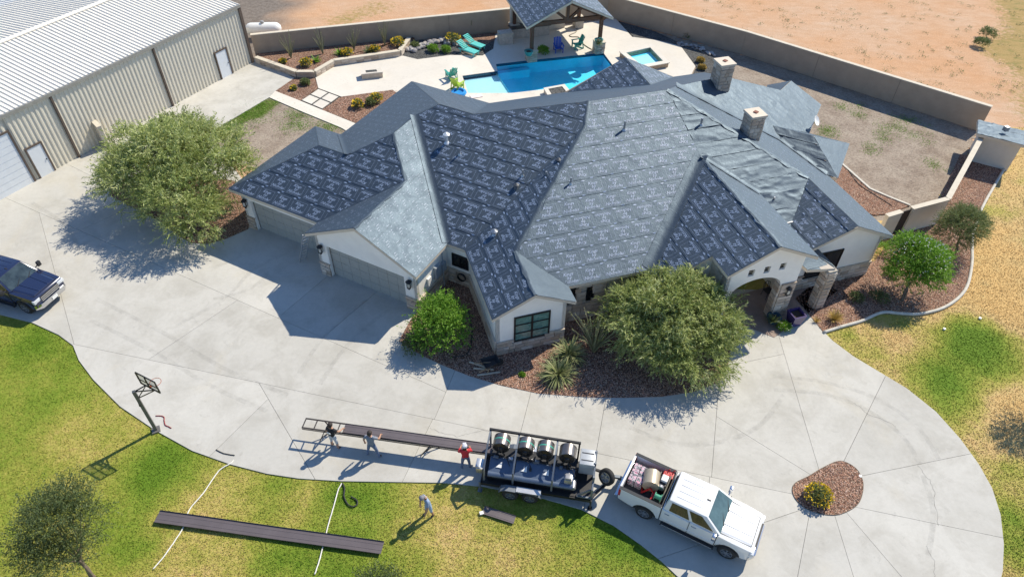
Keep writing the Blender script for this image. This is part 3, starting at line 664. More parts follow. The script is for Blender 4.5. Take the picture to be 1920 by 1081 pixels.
roof_plane([HF, Hfe, Hpk, HK, KH], A_-90, .045, stamps=False, wfreq=(.6, 2.2), cell=.09, seed=16, rough=1); roof_plane([Hfe, Hbe, Hpk], A_, .02, stamps=False, seed=17, cell=.18); roof_plane([Hbe, KHz, HK, Hpk], A_+90, .01, stamps=False, seed=18)
roof_plane([Up, KH, HK, KHz, K3, K2, K1, KM], A_, .035, stamps=False, wfreq=(2.6, .4), cell=.09, seed=19, rough=1); roof_plane([KM, K1, K1e, KbM], A_+90, .01, stamps=False, seed=20)
roof_plane([K1, K2, K2d, K1d], A_+180, .02, stamps=False, seed=21)
roof_plane([NBc, P2, Qp, NM], A_+90, .004, 'dash', seed=22); roof_plane([NM, Qp, Rp, Tp, Up, KM, KbM], B_+90, .004, stamps=False, seed=23)
roof_plane([Pa, PlM, PM, Pap], B_+180, .006, seed=24); roof_plane([Pb, Pap, PM, PrM], B_, .006, seed=25)
# low porch roof beside the entry gable
pc = at(1567, 503, 2.75); pr1 = at(1514, 506, 2.75); pr2 = pr1+np.array([-.35, 1.6, .55]); pr3 = pc+dirv(B_+90)*1.6; pr3b = pr3+dirv(B_+180)*1.2+np.array([0, 0, .55])
pr2 = pr3b+dirv(B_+180)*1.0; pr2 = np.array([pr2[0], pr2[1], pr3b[2]])
roof_plane([pr1, pc, pr3b, pr2], B_-90, .01, stamps=False, seed=26); roof_plane([pc, pr3, pr3b], B_, .01, stamps=False, seed=27)
me = ROOF_ROOT.data; me.from_pydata([(p[0]-HO[0], p[1]-HO[1], p[2]-HO[2]) for p in ROOF_DECK.v], [], ROOF_DECK.f); me.materials.append(M_TRIM)
bm = bmesh.new(); bm.from_mesh(me); bmesh.ops.recalc_face_normals(bm, faces=bm.faces); bm.to_mesh(me); bm.free()

# ---- wrapped folds of the sheet along hips, ridges and valleys
def fold(pts, wd, amp=.02, name="fold_flashing", lift=.05):
    P = [np.asarray(p, float) for p in pts]; Q = []
    for i in range(len(P)-1):
        n = max(2, int(np.linalg.norm(P[i+1]-P[i])/.25))
        for k in range(n): Q.append(P[i]+(P[i+1]-P[i])*k/n)
    Q.append(P[-1]); V = []; F = []; L = 5
    for i, q in enumerate(Q):
        d = Q[min(i+1, len(Q)-1)]-Q[max(i-1, 0)]; d[2] = 0; d /= np.linalg.norm(d)+1e-9; s = np.array([-d[1], d[0], 0])
        for j in range(L):
            t = (j/(L-1)-.5)*wd*(1+.3*math.sin(i*1.7+j)); V.append(q+s*t+np.array([0, 0, lift+amp*random.uniform(-1, 1)-abs(t)*.25*(1 if lift > 0 else 0)]))
    for i in range(len(Q)-1):
        for j in range(L-1): a = i*L+j; F.append((a, a+1, a+L+1, a+L))
    numesh(name, V, F, M_UND, ROOF_ROOT, True, HO)
def up(p, h): return np.asarray(p)+np.array([0, 0, h])
fold([Rp, V6, W2t], .30); fold([V1, V2], .2); fold([Tp, Fh], .3, .03); fold([EB, Eap], .2); fold([Ga, V1], .22, .01); fold([G2, W2t], .22)
# valley linings lie up-turned on the sheets
def valley(a, b, pa, pb, wd=.34, amp=.012):
    a = np.asarray(a); b = np.asarray(b); n = max(3, int(np.linalg.norm(b-a)/.25)); d = (b-a)/np.linalg.norm(b-a); s = np.array([-d[1], d[0], 0]); s /= np.linalg.norm(s); V = []; F = []
    for i in range(n+1):
        q = a+(b-a)*i/n
        for j, t in enumerate((-1, -.55, 0, .55, 1)):
            x, y = (q+s*t*wd)[:2]; V.append((x, y, max(zon(pa, x, y), zon(pb, x, y))+.055+amp*random.uniform(0, 1)))
    for i in range(n):
        for j in range(4): k = i*5+j; F.append((k, k+1, k+6, k+5))
    numesh("valley_lining", V, F, M_UND, ROOF_ROOT, True, HO)
valley(EB, ME, El, Mf, .36, .03); valley(V5, WD, W1r, D, .26); valley(EB, EM, Er, Mf, .25, .03); valley(Up, KH, Fr, K, .3, .03); valley(KH, HF, Hf, Fr, .3, .04); valley(V3, V4, Lb, Nl, .2)

# ---- walls
def L2(face, q, inset): n = dirv(face); return n[:2], float(n[:2]@np.asarray(q)[:2])-inset
def C2(a, b): return np.linalg.solve(np.array([a[0], b[0]]), np.array([a[1], b[1]]))
lLf = L2(A_-90, LA, .40); lLl = L2(A_+180, LA, .35); lLb = L2(A_+90, LBc, .35); lW1f = L2(A_-90, W1b, .36); lW1l = L2(A_+180, W1a, .3); lW1r = L2(A_, W1b, .3); lD = L2(A_-90, WD, .32)
lW2l = L2(B_+180, W2a, .28); lW2f = L2(B_-90, W2a, .32); lW2r = L2(B_, W2b, .35); lMf = L2(B_-90, MW, .4); lElo = L2(B_+180, ME, .35); lN = L2(B_-90, No, .3); lEl = L2(B_+180, Ea, .32); lEf = L2(B_-90, Eap, .34); lEr = L2(B_, Eb, .42)
lFf = L2(B_-90, Fb, .32); lFr = L2(B_, Fb, .34); lFl = L2(B_+180, Fa, .0); lHf = L2(A_-90, HF, .35); lHe = L2(A_, Hbe, .35); lHb = L2(A_+90, Hbe, .35); lK = L2(A_, K3, .35); lNl = L2(A_+180, NBc, .35); lNb = L2(A_+90, NBc, .35); lMb = L2(B_+90, NM, .35)
WT = .18
def wall(p0, p1, top, openings=(), base=0., mat=None, name="wall", thick=WT, proud=0.):
    """vertical wall seen from its right-hand side p0->p1; top(s) height; openings (s0,s1,z0,z1 or callable)"""
    p0 = np.asarray(p0[:2]); p1 = np.asarray(p1[:2]); Ln = np.linalg.norm(p1-p0); d = (p1-p0)/Ln; nout = np.array([d[1], -d[0]])
    tf = top if callable(top) else (lambda s: top)
    br = {0., Ln}
    for o in openings:
        br |= {o[0], o[1]}
        if callable(o[3]): br |= set(np.linspace(o[0], o[1], 21))
    br |= set(getattr(tf, 'brk', [])); br = sorted(x for x in br if -1e-6 <= x <= Ln+1e-6); mb = MB()
    for s0, s1 in zip(br[:-1], br[1:]):
        if s1-s0 < 1e-4: continue
        m = (s0+s1)/2; segs = [((base, base), (tf(s0+1e-6), tf(s1-1e-6)))]
        for o in openings:
            if o[0] < m < o[1]:
                z1 = (o[3](s0), o[3](s1)) if callable(o[3]) else (o[3], o[3]); new = []
                for lo, hi in segs:
                    if o[2] > lo[0]+1e-4: new.append((lo, (o[2], o[2])))
                    new.append((z1, hi))
                segs = new
        for lo, hi in segs:
            if hi[0]-lo[0] < 1e-3 and hi[1]-lo[1] < 1e-3: continue
            vs = []
            for off_ in (proud, -thick):
                for s, z in ((s0, lo[0]), (s1, lo[1]), (s1, hi[1]), (s0, hi[0])):
                    q = p0+d*s+nout*off_; vs.append((q[0], q[1], z))
            mb.add(vs, [(0, 1, 2, 3), (7, 6, 5, 4), (0, 4, 5, 1), (1, 5, 6, 2), (2, 6, 7, 3), (3, 7, 4, 0)])
    o = mb.build(name, mat or M_STUC, HOUSE, HO); return p0, d, nout, Ln, o
def gable_top(Ln, s_ap, z_ap, p=.5, drop=.20):
    f = lambda s: z_ap-drop-abs(s-s_ap)*p
    f.brk = [s_ap]; return f
STONES = []
_stone_me = {}
def stone_mesh(w_, h_, seed):
    k = (round(w_, 2), round(h_, 2), seed % 4)
    if k not in _stone_me:
        rg = random.Random(seed); bm = bmesh.new(); bmesh.ops.create_cube(bm, size=1.)
        bmesh.ops.bevel(bm, geom=[e for e in bm.edges if all(v.co.y < 0 for v in e.verts)], offset=.12, segments=1, affect='EDGES')
        for v in bm.verts: v.co = Vector((v.co.x*w_, v.co.y*.09+rg.uniform(-.006, .006), v.co.z*h_))
        me = bpy.data.meshes.new("stone"); bm.to_mesh(me); bm.free(); me.materials.append(M_STONE); _stone_me[k] = me
    return _stone_me[k]
def stones(p0, d, nout, s0, s1, z0, z1, parent, rowh=.21, wmin=.28, wmax=.62, skip=(), off=HO, proud=.05):
    z = z0; r = 0; ang = math.atan2(d[1], d[0])
    while z < z1-.06:
        h = min(rowh*random.choice((.8, 1., 1.2)), z1-z); s = s0
        if z1-z-h < .07: h = z1-z
        while s < s1-.02:
            w_ = min(random.uniform(wmin, wmax), s1-s)
            if s1-s-w_ < .12: w_ = s1-s
            if not any(a < s+w_/2 < b and c < z+h/2 < e for a, b, c, e in skip):
                q = p0+d*(s+w_/2)+nout*(proud+random.uniform(-.012, .012))
                o = bpy.data.objects.new("stone", stone_mesh(round(w_*20)/20-.022, round(h*25)/25-.018, int(s*100+z*1000))); COL.objects.link(o); o.parent = parent
                o.location = (q[0]-off[0], q[1]-off[1], z+h/2-off[2]); o.rotation_euler = (0, 0, ang)
            s += w_
        z += h; r += 1
def ledge(p0, d, nout, s0, s1, z, parent=HOUSE, off=HO, proud=.07):
    mb = MB(); q0 = p0+d*s0+nout*(proud-.05); q1 = p0+d*s1+nout*(proud-.05); mb.bar((q0[0], q0[1], z), (q1[0], q1[1], z), .16, .07); mb.build("ledge", M_STONE, parent, off)
def window(p0, d, nout, s0, s1, z0, z1, cols, rows, glass, frame=M_BLACK, fw=.06, depth=.03, name="window"):
    mb = MB(); ang = math.atan2(d[1], d[0])
    def bx(a, b, c, e, t=.07):
        q = p0+d*(a+b)/2+nout*depth; mb.box((q[0], q[1], (c+e)/2), (b-a, t, e-c), ang)
    bx(s0, s1, z0, z0+fw); bx(s0, s1, z1-fw, z1); bx(s0, s0+fw, z0+fw, z1-fw); bx(s1-fw, s1, z0+fw, z1-fw); wr = []
    for i in range(1, cols): x = s0+(s1-s0)*i/cols; bx(x-fw*.6, x+fw*.6, z0+fw, z1-fw, .065)
    for j in range(1, rows): y = z0+(z1-z0)*j/rows; bx(s0+fw, s1-fw, y-fw*.35, y+fw*.35, .06)
    W = mb.build(name, frame, HOUSE, HO)
    for i in range(cols):
        for j in range(rows):
            g = MB(); a = s0+(s1-s0)*i/cols; b = s0+(s1-s0)*(i+1)/cols; c = z0+(z1-z0)*j/rows; e = z0+(z1-z0)*(j+1)/rows; q = p0+d*(a+b)/2+nout*(depth-.012)
            g.box((q[0], q[1], (c+e)/2), (b-a-.02, .012, e-c-.02), ang); g.build("pane", glass, W, HO)
    return W
M_GLASSD = M("dark_window_glass", (.012, .014, .016), .08, var=.3, spec=.9); 
def mat_glass_green():
    t = NT("green_window_glass"); c = t.coord('obj'); f = t.noise(c, 3.2, 6, .7, 1.5, (1, 1, 2.5)); t.col(t.ramp(f, [(.3, (.04, .11, .10)), (.55, (.13, .25, .22)), (.8, (.30, .36, .33))])); t.set(.12, spec=.8); return t.m
M_GLASSG = mat_glass_green(); M_DOORG = M("garage_door_paint", (.36, .355, .32), .55, var=.05)
def lantern(q, nout):
    mb = MB(); x, y = q[:2]+nout*.16; mb.box((x, y, 1.95), (.2, .2, .36)); mb.lathe([(.15, 0), (.17, .02), (.02, .16)], 8, (x, y, 2.13)); mb.lathe([(.04, -.14), (.12, 0)], 8, (x, y, 1.77)); q2 = q[:2]-nout*.02; mb.bar((q2[0], q2[1], 2.0), (x, y, 2.0), .08)
    o = mb.build("wall_lantern", M_BLACK, HOUSE, HO)
    g = MB(); g.box((x, y, 1.95), (.206, .12, .24)); g.box((x, y, 1.95), (.12, .206, .24)); g.build("lantern_glass", M("lantern_glass", (.5, .48, .42), .15), o, HO)
def garage_door(p0, d, nout, s0, s1, h, rec=.22):
    ang = math.atan2(d[1], d[0]); fr = MB(); q = p0+d*(s0+s1)/2-nout*(rec+.05); fr.box((q[0], q[1], h/2), (s1-s0, .03, h), ang); W = fr.build("garage_door", M_DOORG, HOUSE, HO)
    for r in range(4):
        z0 = h*r/4; n = 8
        for i in range(n):
            a = s0+(s1-s0)*i/n; b = s0+(s1-s0)*(i+1)/n; q = p0+d*(a+b)/2-nout*(rec+.015); mb = MB(); mb.box((q[0], q[1], z0+h/8), (b-a-.012, .035, h/4-.014), ang); mb.build("door_panel", M_DOORG, W, HO, bevel=.008)
hw = ZE-.12
# west end + garage 1
wall(C2(lLl, lLb), C2(lLl, lLf), hw); c0 = C2(lLl, lLf); c1 = C2(lLf, lW1l); Lg = np.linalg.norm(c1-c0)
p0, d, no, Ln, _ = wall(c0, c1, hw, [(.62, Lg-.3, 0., 2.18)]); garage_door(p0, d, no, .62, Lg-.3, 2.2)
stones(p0, d, no, .02, .6, 0, .85, HOUSE, skip=()); ledge(p0, d, no, 0, .62, .87); lantern(p0+d*.32, no)
wall(C2(lLf, lW1l), C2(lW1l, lW1f), hw)
# garage 2 gable
a = C2(lW1l, lW1f); b = C2(lW1f, lW1r); Lg = np.linalg.norm(b-a); dd = (b-a)/Lg; sap = float((Ga[:2]-a)@dd)
p0, d, no, Ln, _ = wall(a, b, gable_top(Lg, sap, Ga[2]), [(.68, Lg-.75, 0., 2.2)]); garage_door(p0, d, no, .68, Lg-.75, 2.22)
stones(p0, d, no, .02, .66, 0, .85, HOUSE); stones(p0, d, no, Lg-.73, Lg-.02, 0, .85, HOUSE); ledge(p0, d, no, 0, .68, .87); ledge(p0, d, no, Lg-.75, Lg, .87); lantern(p0+d*.36, no); lantern(p0+d*(Lg-.36), no)
p0, d, no, Ln, _ = wall(b, C2(lW1r, lD), hw); stones(p0, d, no, 0, Ln, 0, .85, HOUSE, wmin=.5, wmax=.8); ledge(p0, d, no, 0, Ln, .87)
mb = MB(); q = p0+d*(Ln*.62)+no*.1; an = math.atan2(d[1], d[0]); mb.box((q[0], q[1], 1.55), (.5, .18, .75), an); q = p0+d*(Ln*.8)+no*.1; mb.box((q[0], q[1], 1.45), (.38, .2, .55), an); mb.tube((q[0], q[1], 0), (q[0], q[1], 1.2), .035); mb.tube((q[0], q[1], 1.7), (q[0], q[1], 2.6), .03); mb.build("meter_box", M("meter_grey", (.36, .40, .44), .5, .2), HOUSE, HO)
q = p0+d*(Ln*.36)+no*.06; mb = MB(); mb.box((q[0], q[1], 1.4), (.3, .1, .5), an); mb.build("breaker_box", M_WHITE, HOUSE, HO)
p0, d, no, Ln, _ = wall(C2(lW1r, lD), C2(lD, lW2l), hw, [(.35, 1.35, 1.25, 2.1)]); stones(p0, d, no, 0, Ln, 0, .95, HOUSE); ledge(p0, d, no, 0, Ln, .97); window(p0, d, no, .35, 1.35, 1.25, 2.1, 2, 1, M_GLASSD)
mb = MB(); q = p0+d*1.0+no*.16
for i in range(4): 
    pts = [(q[0]+d[0]*.24*math.cos(t), q[1]+d[1]*.24*math.cos(t), .75+.24*math.sin(t)) for t in np.linspace(0, 6.28, 18)]; mb.path([(x+no[0]*i*.03, y+no[1]*i*.03, z) for x, y, z in pts], .018, 5)
mb.build("hose_reel", M_BLACK, HOUSE, HO)
p0, d, no, Ln, _ = wall(C2(lD, lW2l), C2(lW2l, lW2f), hw); stones(p0, d, no, 0, Ln, 0, .95, HOUSE, wmin=.6, wmax=1.0, rowh=.24); ledge(p0, d, no, 0, Ln, .97)
# window gable
a = C2(lW2l, lW2f); b = C2(lW2f, lW2r); Lg = np.linalg.norm(b-a); dd = (b-a)/Lg; sap = float((G2[:2]-a)@dd); wa, wb = Lg*.25, Lg*.77
p0, d, no, Ln, _ = wall(a, b, gable_top(Lg, sap, G2[2]), [(wa, wb, .72, 2.42)]); window(p0, d, no, wa, wb, .72, 2.42, 2, 3, M_GLASSG, fw=.075)
stones(p0, d, no, 0, Lg, 0, .84, HOUSE, skip=[(wa, wb, .7, 3)]); ledge(p0, d, no, 0, wa, .87); ledge(p0, d, no, wb, Lg, .87)
wall(b, C2(lW2r, lMf), hw)
p0, d, no, Ln, _ = wall(C2(lW2r, lMf), C2(lMf, lElo), hw, [(.55, .95, 1.25, 2.35), (1.55, 1.95, 1.25, 2.35)], mat=M_MORT); sk = [(.5, 1., 1.2, 2.4), (1.5, 2., 1.2, 2.4)]
stones(p0, d, no, 0, min(2.6, Ln), 0, hw, HOUSE, rowh=.28, wmin=.35, wmax=.75, skip=sk); window(p0, d, no, .55, .95, 1.25, 2.35, 1, 2, M_GLASSD); window(p0, d, no, 1.55, 1.95, 1.25, 2.35, 1, 2, M_GLASSD)
# entry
nlow = C2(lElo, lN); nin = C2(lN, lEl)
wall(C2(lMf, lElo), nlow, hw); zl = lambda s: zon(El, *(nlow+(nin-nlow)/np.linalg.norm(nin-nlow)*s))-.2
p0, d, no, Ln, _ = wall(nlow, nin, zl); window(p0, d, no, Ln*.45, Ln*.85, .9, 2.6, 1, 2, M_GLASSD)
wall(nin, C2(lEl, lEf), ZEE-.15)
a = C2(lEl, lEf); b = C2(lEf, lEr); Lg = np.linalg.norm(b-a); dd = (b-a)/Lg; sap = float((Eap[:2]-a)@dd); x0, x1 = .35, Lg-.85; xc = (x0+x1)/2; hx = (x1-x0)/2
arch = lambda s: 2.25+.95*math.sqrt(max(0., 1-((s-xc)/hx)**2))
sq = [(sap-1.05, sap-.72), (sap-.18, sap+.15), (sap+.69, sap+1.02)]
p0, d, no, Ln, _ = wall(a, b, gable_top(Lg, sap, Eap[2]), [(x0, x1, 0., arch)]+[(s0, s1, 3.5, 3.92) for s0, s1 in sq], thick=.45)
for s0, s1 in sq: window(p0, d, no, s0, s1, 3.5, 3.92, 1, 2, M_GLASSD, M("vent_beige", (.30, .26, .2), .7), .04, -.12, "vent_window")
stones(p0, d, no, x1+.0, Lg-.0, .05, 2.35, HOUSE, rowh=.26, wmin=.4, wmax=.85); ledge(p0, d, no, x1, Lg, 2.4)
pe = p0+d*x1; dl = -no; stones(pe-no*.0, -no, -d, .0, .45, .05, 2.35, HOUSE, rowh=.26, wmin=.4, wmax=.5, proud=.03)
lantern(p0+d*(Lg-.42), no)
# porch interior: back wall with the front door, side column with base
bw0 = a-no*3.2; bw1 = b-no*3.2+d*1.6; p0b, db, nb, Lb_, _ = wall(bw0, bw1, 3.4, [(1.5, 2.7, 0, 2.4)]); window(p0b, db, nb, 1.5, 2.7, .05, 2.4, 2, 1, M_GLASSD, fw=.1, name="front_door")
wall(bw0, a-no*.0, 3.9, name="porch_wall", thick=.12)
q = at(1516, 574); q = np.array([q[0]+.35, q[1]+.1]); mb = MB(); mb.box((q[0], q[1], 1.33), (.5, .5, 2.66), math.radians(B_)); cc = mb.build("porch_column", M_MORT, HOUSE, HO)
du = dirv(B_)[:2]; dn = dirv(B_-90)[:2]
for (pp, d_, n_) in ((q-du*.25+dn*.25, du, dn), (q-du*.25-dn*.25, dn, -du)): stones(pp, d_, n_, 0, .5, 0.05, 2.55, cc, rowh=.27, wmin=.25, wmax=.5, off=HO, proud=.03)
# east gable
a = C2(lFl, lFf); b = C2(lFf, lFr); Lg = np.linalg.norm(b-a); dd = (b-a)/Lg; sap = float((Fap[:2]-a)@dd)
p0, d, no, Ln, _ = wall(a, b, gable_top(Lg, sap, Fap[2]), [(Lg*.22, Lg*.58, .75, 2.45)]); window(p0, d, no, Lg*.22, Lg*.58, .75, 2.45, 2, 1, M_GLASSD, fw=.08)
for i in range(22):
    for s0, s1 in ((Lg*.235, Lg*.39), (Lg*.41, Lg*.565)):
        mb = MB(); qq = p0+d*(s0+s1)/2+no*.02; mb.box((qq[0], qq[1], .84+i*.072), (s1-s0-.03, .03, .03), math.atan2(d[1], d[0])); mb.build("shutter_slat", M("shutter_dark", (.045, .042, .04), .5), HOUSE, HO)
stones(p0, d, no, 0, Lg, 0, .95, HOUSE, skip=[(Lg*.22, Lg*.58, .74, 3)], wmin=.4, wmax=.75); ledge(p0, d, no, Lg*.58, Lg, .99); ledge(p0, d, no, 0, Lg*.22, .99)
wall(b, C2(lFr, lHf), hw); wall(C2(lFr, lHf), C2(lHf, lHe), hw); wall(C2(lHf, lHe), C2(lHe, lHb), hw); wall(C2(lHe, lHb), C2(lHb, lK), hw); wall(C2(lHb, lK), K3[:2]-dirv(A_)[:2]*.35-dirv(A_+90)[:2]*.3, hw)
wall(a-no*0, a-no*5, hw+1.2)
wall(C2(lLb, lNl), C2(lLl, lLb), hw); wall(C2(lNb, lNl), C2(lLb, lNl), hw); wall(C2(lMb, lNb), C2(lNb, lNl), hw)
# ---- roof penetrations
def on(x, y, P): return onp(x, y, P)
def pipe(x, y, P, h, r=.05, name="vent_pipe", m=None, hood=0):
    q = on(x, y, P); mb = MB(); mb.tube(q-np.array([0, 0, .1]), q+np.array([0, 0, h]), r, n=10)
    if hood: mb.lathe([(r*1.2, h*.8), (r*2.6, h*.9), (r*2.6, h), (r*.5, h+r*1.6)], 12, q)
    mb.lathe([(r*2.4, -.02), (r*1.2, .1)], 10, q); mb.build(name, m or M("galvanised", (.42, .43, .44), .35, .7), HOUSE, HO, smooth=True)
M_GALV = M('vent_dark', (.10, .105, .11), .5, .4)
pipe(838, 268, D, .55, .075, "furnace_flue", M("flue_white", (.72, .72, .72), .35, .3), 1); pipe(862, 290, D, .42); pipe(980, 330, D, .4, .05); pipe(968, 352, D, .2, .06, "roof_vent", M_GALV, 1); pipe(1000, 388, D, .4); pipe(1047, 305, D, .2, .06, "roof_vent", M_GALV, 1); pipe(1024, 332, D, .35)
pipe(1170, 244, Mf, .55, .06); pipe(1314, 235, Mf, .45, .06); pipe(1070, 345, Mf, .4, .05); pipe(927, 440, W2l, .25, .07, "roof_vent", M("galvanised", (.42, .43, .44), .35, .7), 1); pipe(1450, 378, Er, .3, .045)
# ---- chimneys
M_CAPC = M("chimney_cap", (.60, .52, .42), .8, var=.08); 
def chimney(x, y, P, h, wd, lab):
    q = on(x, y, P); rz = math.radians(B_); mb = MB(); mb.box((q[0], q[1], q[2]+h/2-.6), (wd, wd, h+1.2), rz); c = mb.build("chimney", M_MORT, HOUSE, HO); tag(c, lab)
    mb = MB(); mb.box((q[0], q[1], q[2]+h+.06), (wd+.16, wd+.16, .12), rz); mb.box((q[0], q[1], q[2]+h-.03), (wd+.06, wd+.06, .06), rz); mb.build("cap", M_CAPC, c, HO)
    mb = MB(); mb.lathe([(.16, 0), (.16, .06)], 4, (q[0], q[1], q[2]+h+.11)); mb.build("flue", M("flue_clay", (.22, .08, .05), .8), c, HO)
    for (dg, ng) in ((B_, B_-90), (B_-90, B_+180), (B_+90, B_)):
        d_ = dirv(dg)[:2]; n_ = dirv(ng)[:2]; pp = q[:2]+n_*wd/2-d_*wd/2; stones(pp, d_, n_, 0, wd, q[2]-.25, q[2]+h-.04, c, rowh=.24, wmin=.25, wmax=.5, off=HO, proud=.02)
chimney(1349, 160, K, 1.45, .85, "stone chimney at the back by the pool"); chimney(1405, 254, Fr, 1.35, .8, "stone chimney above the entry wing")
# satellite dish
q = on(1520, 240, K); mb = MB(); mb.tube(q, q+np.array([.1, 0, .5]), .03); mb.lathe([(.03, 0), (.2, .03), (.33, .09), (.33, .10), (.2, .045), (.03, .015)], 16, (0, 0, 0), Matrix.Translation(Vector(q+np.array([.12, -.05, .55]))) @ Matrix.Rotation(math.radians(55), 4, Vector((.6, .8, 0)))); mb.build("satellite_dish", M_WHITE, HOUSE, HO, smooth=True)
n_st = sum(1 for o in bpy.data.objects if o.name.split('.')[0] == 'stone'); print("stones", n_st)
# ================================================================== metal warehouse
WD_ = 61.0; w0 = np.array([-31.63, 34.48]); wd = dirv(WD_)[:2]; wn = dirv(WD_-90)[:2]; wE = np.array([-21.04, 53.0]); WL = float((wE-w0)@wd)
M_PANEL = M("tan_metal_siding", (.63, .585, .485), .5, .0, var=.05, ns=.8, spec=.4); M_ROOFM = M("galvalume_roof", (.76, .72, .64), .6, .0, var=.06, ns=.7)
M_BROWN = M("brown_trim", (.10, .075, .06), .5); M_DOORW = M("white_door_paint", (.66, .69, .72), .45, var=.04)
WH = thing("metal_warehouse", "large tan ribbed metal warehouse with pale ribbed roof beside the drive", "warehouse", (w0[0], w0[1], 0)); WO = (w0[0], w0[1], 0.)
ZW = 4.6; S0 = -22.0
def wpt(s, out=0.): q = w0+wd*s+wn*out; return q
def sof(x, y, z=0.): return float((at(x, y, z)[:2]-w0)@wd)
def rib_panel(wd_, ht, ribs, rw, rd):
    """panel lying in x (width) / z (height), ribs toward -y"""
    xs = [0.]; ys = [0.]
    for i in range(ribs):
        c = (i+.5)*wd_/ribs
        xs += [c-rw/2-.02, c-rw/2+.015, c+rw/2-.015, c+rw/2+.02]; ys += [0, -rd, -rd, 0]
    xs.append(wd_); ys.append(0.); n = len(xs); V = [(x, y, 0) for x, y in zip(xs, ys)]+[(x, y, ht) for x, y in zip(xs, ys)]
    me = bpy.data.meshes.new("p"); me.from_pydata(V, [], [(i, i+1, n+i+1, n+i) for i in range(n-1)]); return me
wpm = rib_panel(.9, ZW-.08, 3, .13, .045); wpm.name = "wall_panel"; wpm.materials.append(M_PANEL)
body = MB(); c1, c2 = wpt(S0, -.06), wpt(WL, -.06); cb = wpt(WL, -14.6); cbl = wpt(S0, -14.6)
body.add([(c1[0], c1[1], 0), (c2[0], c2[1], 0), (c2[0], c2[1], ZW-.03), (c1[0], c1[1], ZW-.03), (cb[0], cb[1], 0), (cb[0], cb[1], ZW-.03)], [(0, 1, 2, 3), (1, 4, 5, 2)])
g = wpt(WL, -7.3); body.add([(c2[0], c2[1], ZW-.03), (cb[0], cb[1], ZW-.03), (g[0], g[1], ZW+.7)], [(0, 1, 2)]); body.build("frame_wall", M_PANEL, WH, WO)
doors = []   # (s0,s1,height,kind)
doors.append((sof(0, 375)-5.2, sof(66, 341), 3.6, 'o')); doors.append((sof(78, 334), sof(104, 321), 2.1, 'm')); doors.append((sof(415, 148), sof(433, 138), 2.1, 'm'))
s = WL-.9; ang = math.radians(WD_)
while s > S0:
    skip = any(a < s+.45 < b and k == 'o' for a, b, h, k in doors)
    if not skip:
        o = newobj("wall_panel", wpm, None, WH); q = wpt(s); o.location = (q[0]-WO[0], q[1]-WO[1], 0); o.rotation_euler = (0, 0, ang)
    s -= .9
mb = MB(); a = max(S0, doors[0][0]-.4); b = doors[0][1]+.0
hp = rib_panel(.9, ZW-.08-3.6, 3, .13, .045); hp.materials.append(M_PANEL); s = b-.9
while s > a-.9:
    o = newobj("header_panel", hp, None, WH); q = wpt(s); o.location = (q[0]-WO[0], q[1]-WO[1], 3.6); o.rotation_euler = (0, 0, ang); s -= .9
for a, b, h, k in doors:
    mb = MB(); o_ = .03 if k == 'o' else .06; p, q = wpt(a, o_), wpt(b, o_); m = (p+q)/2; L = b-a; mb.box((m[0], m[1], h/2), (L, .05, h), ang); dr = mb.build("overhead_door" if k == 'o' else "man_door", M_DOORW, WH, WO)
    if k == 'o':
        for i in range(9): 
            mb = MB(); mm = wpt((a+b)/2, o_+.03); mb.box((mm[0], mm[1], (i+.5)*h/9), (L-.04, .03, h/9-.03), ang); mb.build("door_section", M_DOORW, dr, WO)
    else:
        mb = MB(); mm = wpt(b-.12, o_+.06); mb.lathe([(.03, -.03), (.03, .03)], 8, (mm[0], mm[1], 1.0)); mb.build("handle", M_BLACK, dr, WO)
    tr = MB()
    for x in (a-.05, b+.05): t = wpt(x, .07); tr.box((t[0], t[1], h/2), (.1, .1, h), ang)
    t = wpt((a+b)/2, .07); tr.box((t[0], t[1], h+.05), (L+.2, .1, .1), ang); tr.build("door_trim", M_BROWN, WH, WO)
for px in ((327, 200), (156, 298)):
    s = sof(*px); t = wpt(s, .09); mb = MB(); mb.box((t[0], t[1], ZW/2), (.13, .11, ZW), ang); mb.build("downspout", M_BROWN, WH, WO)
mb = MB(); t = wpt(WL, .05); mb.box((t[0], t[1], ZW/2), (.24, .2, ZW), ang); mb.build("corner_trim", M_BROWN, WH, WO)
mb = MB(); p, q = wpt(S0, .1), wpt(WL+.1, .1); mb.bar((p[0], p[1], ZW-.02), (q[0], q[1], ZW-.02), .16, .2); mb.build("gutter", M("gutter_grey", (.32, .31, .28), .5, .3), WH, WO)
# roof panels, ribs run up the slope
RL = math.hypot(7.4, .72); tilt = math.atan2(.72, 7.4)
rpm = rib_panel(.9, RL, 3, .035, .075); rpm.name = "roof_panel"; rpm.materials.append(M_ROOFM)
def roof_run(base_out, z, sgn, S1=WL+.15, S00=S0, pitch=tilt, mesh=rpm, parent=WH):
    s = S1-.9
    while s > S00:
        o = newobj("roof_panel", mesh, None, parent)
        # local x along wd, local z up-slope, local -y outward
        up_dir = Vector((-wn[0]*sgn*math.cos(pitch), -wn[1]*sgn*math.cos(pitch), math.sin(pitch))); xd = Vector((wd[0], wd[1], 0))
        nd = -(up_dir.cross(xd)) if sgn > 0 else up_dir.cross(xd)
        nd = nd if nd.z < 0 else -nd
        q = wpt(s, base_out); R = Matrix((xd, nd, up_dir)).transposed().to_4x4()
        o.matrix_local = Matrix.Translation((q[0]-WO[0], q[1]-WO[1], z)) @ R; s -= .9
roof_run(.14, ZW+.06, 1); roof_run(-14.75, ZW+.06, -1)
mb = MB(); p, q = wpt(S0, -7.3), wpt(WL+.15, -7.3); mb.bar((p[0], p[1], ZW+.82), (q[0], q[1], ZW+.82), .45, .05); mb.build("ridge_cap", M_ROOFM, WH, WO)
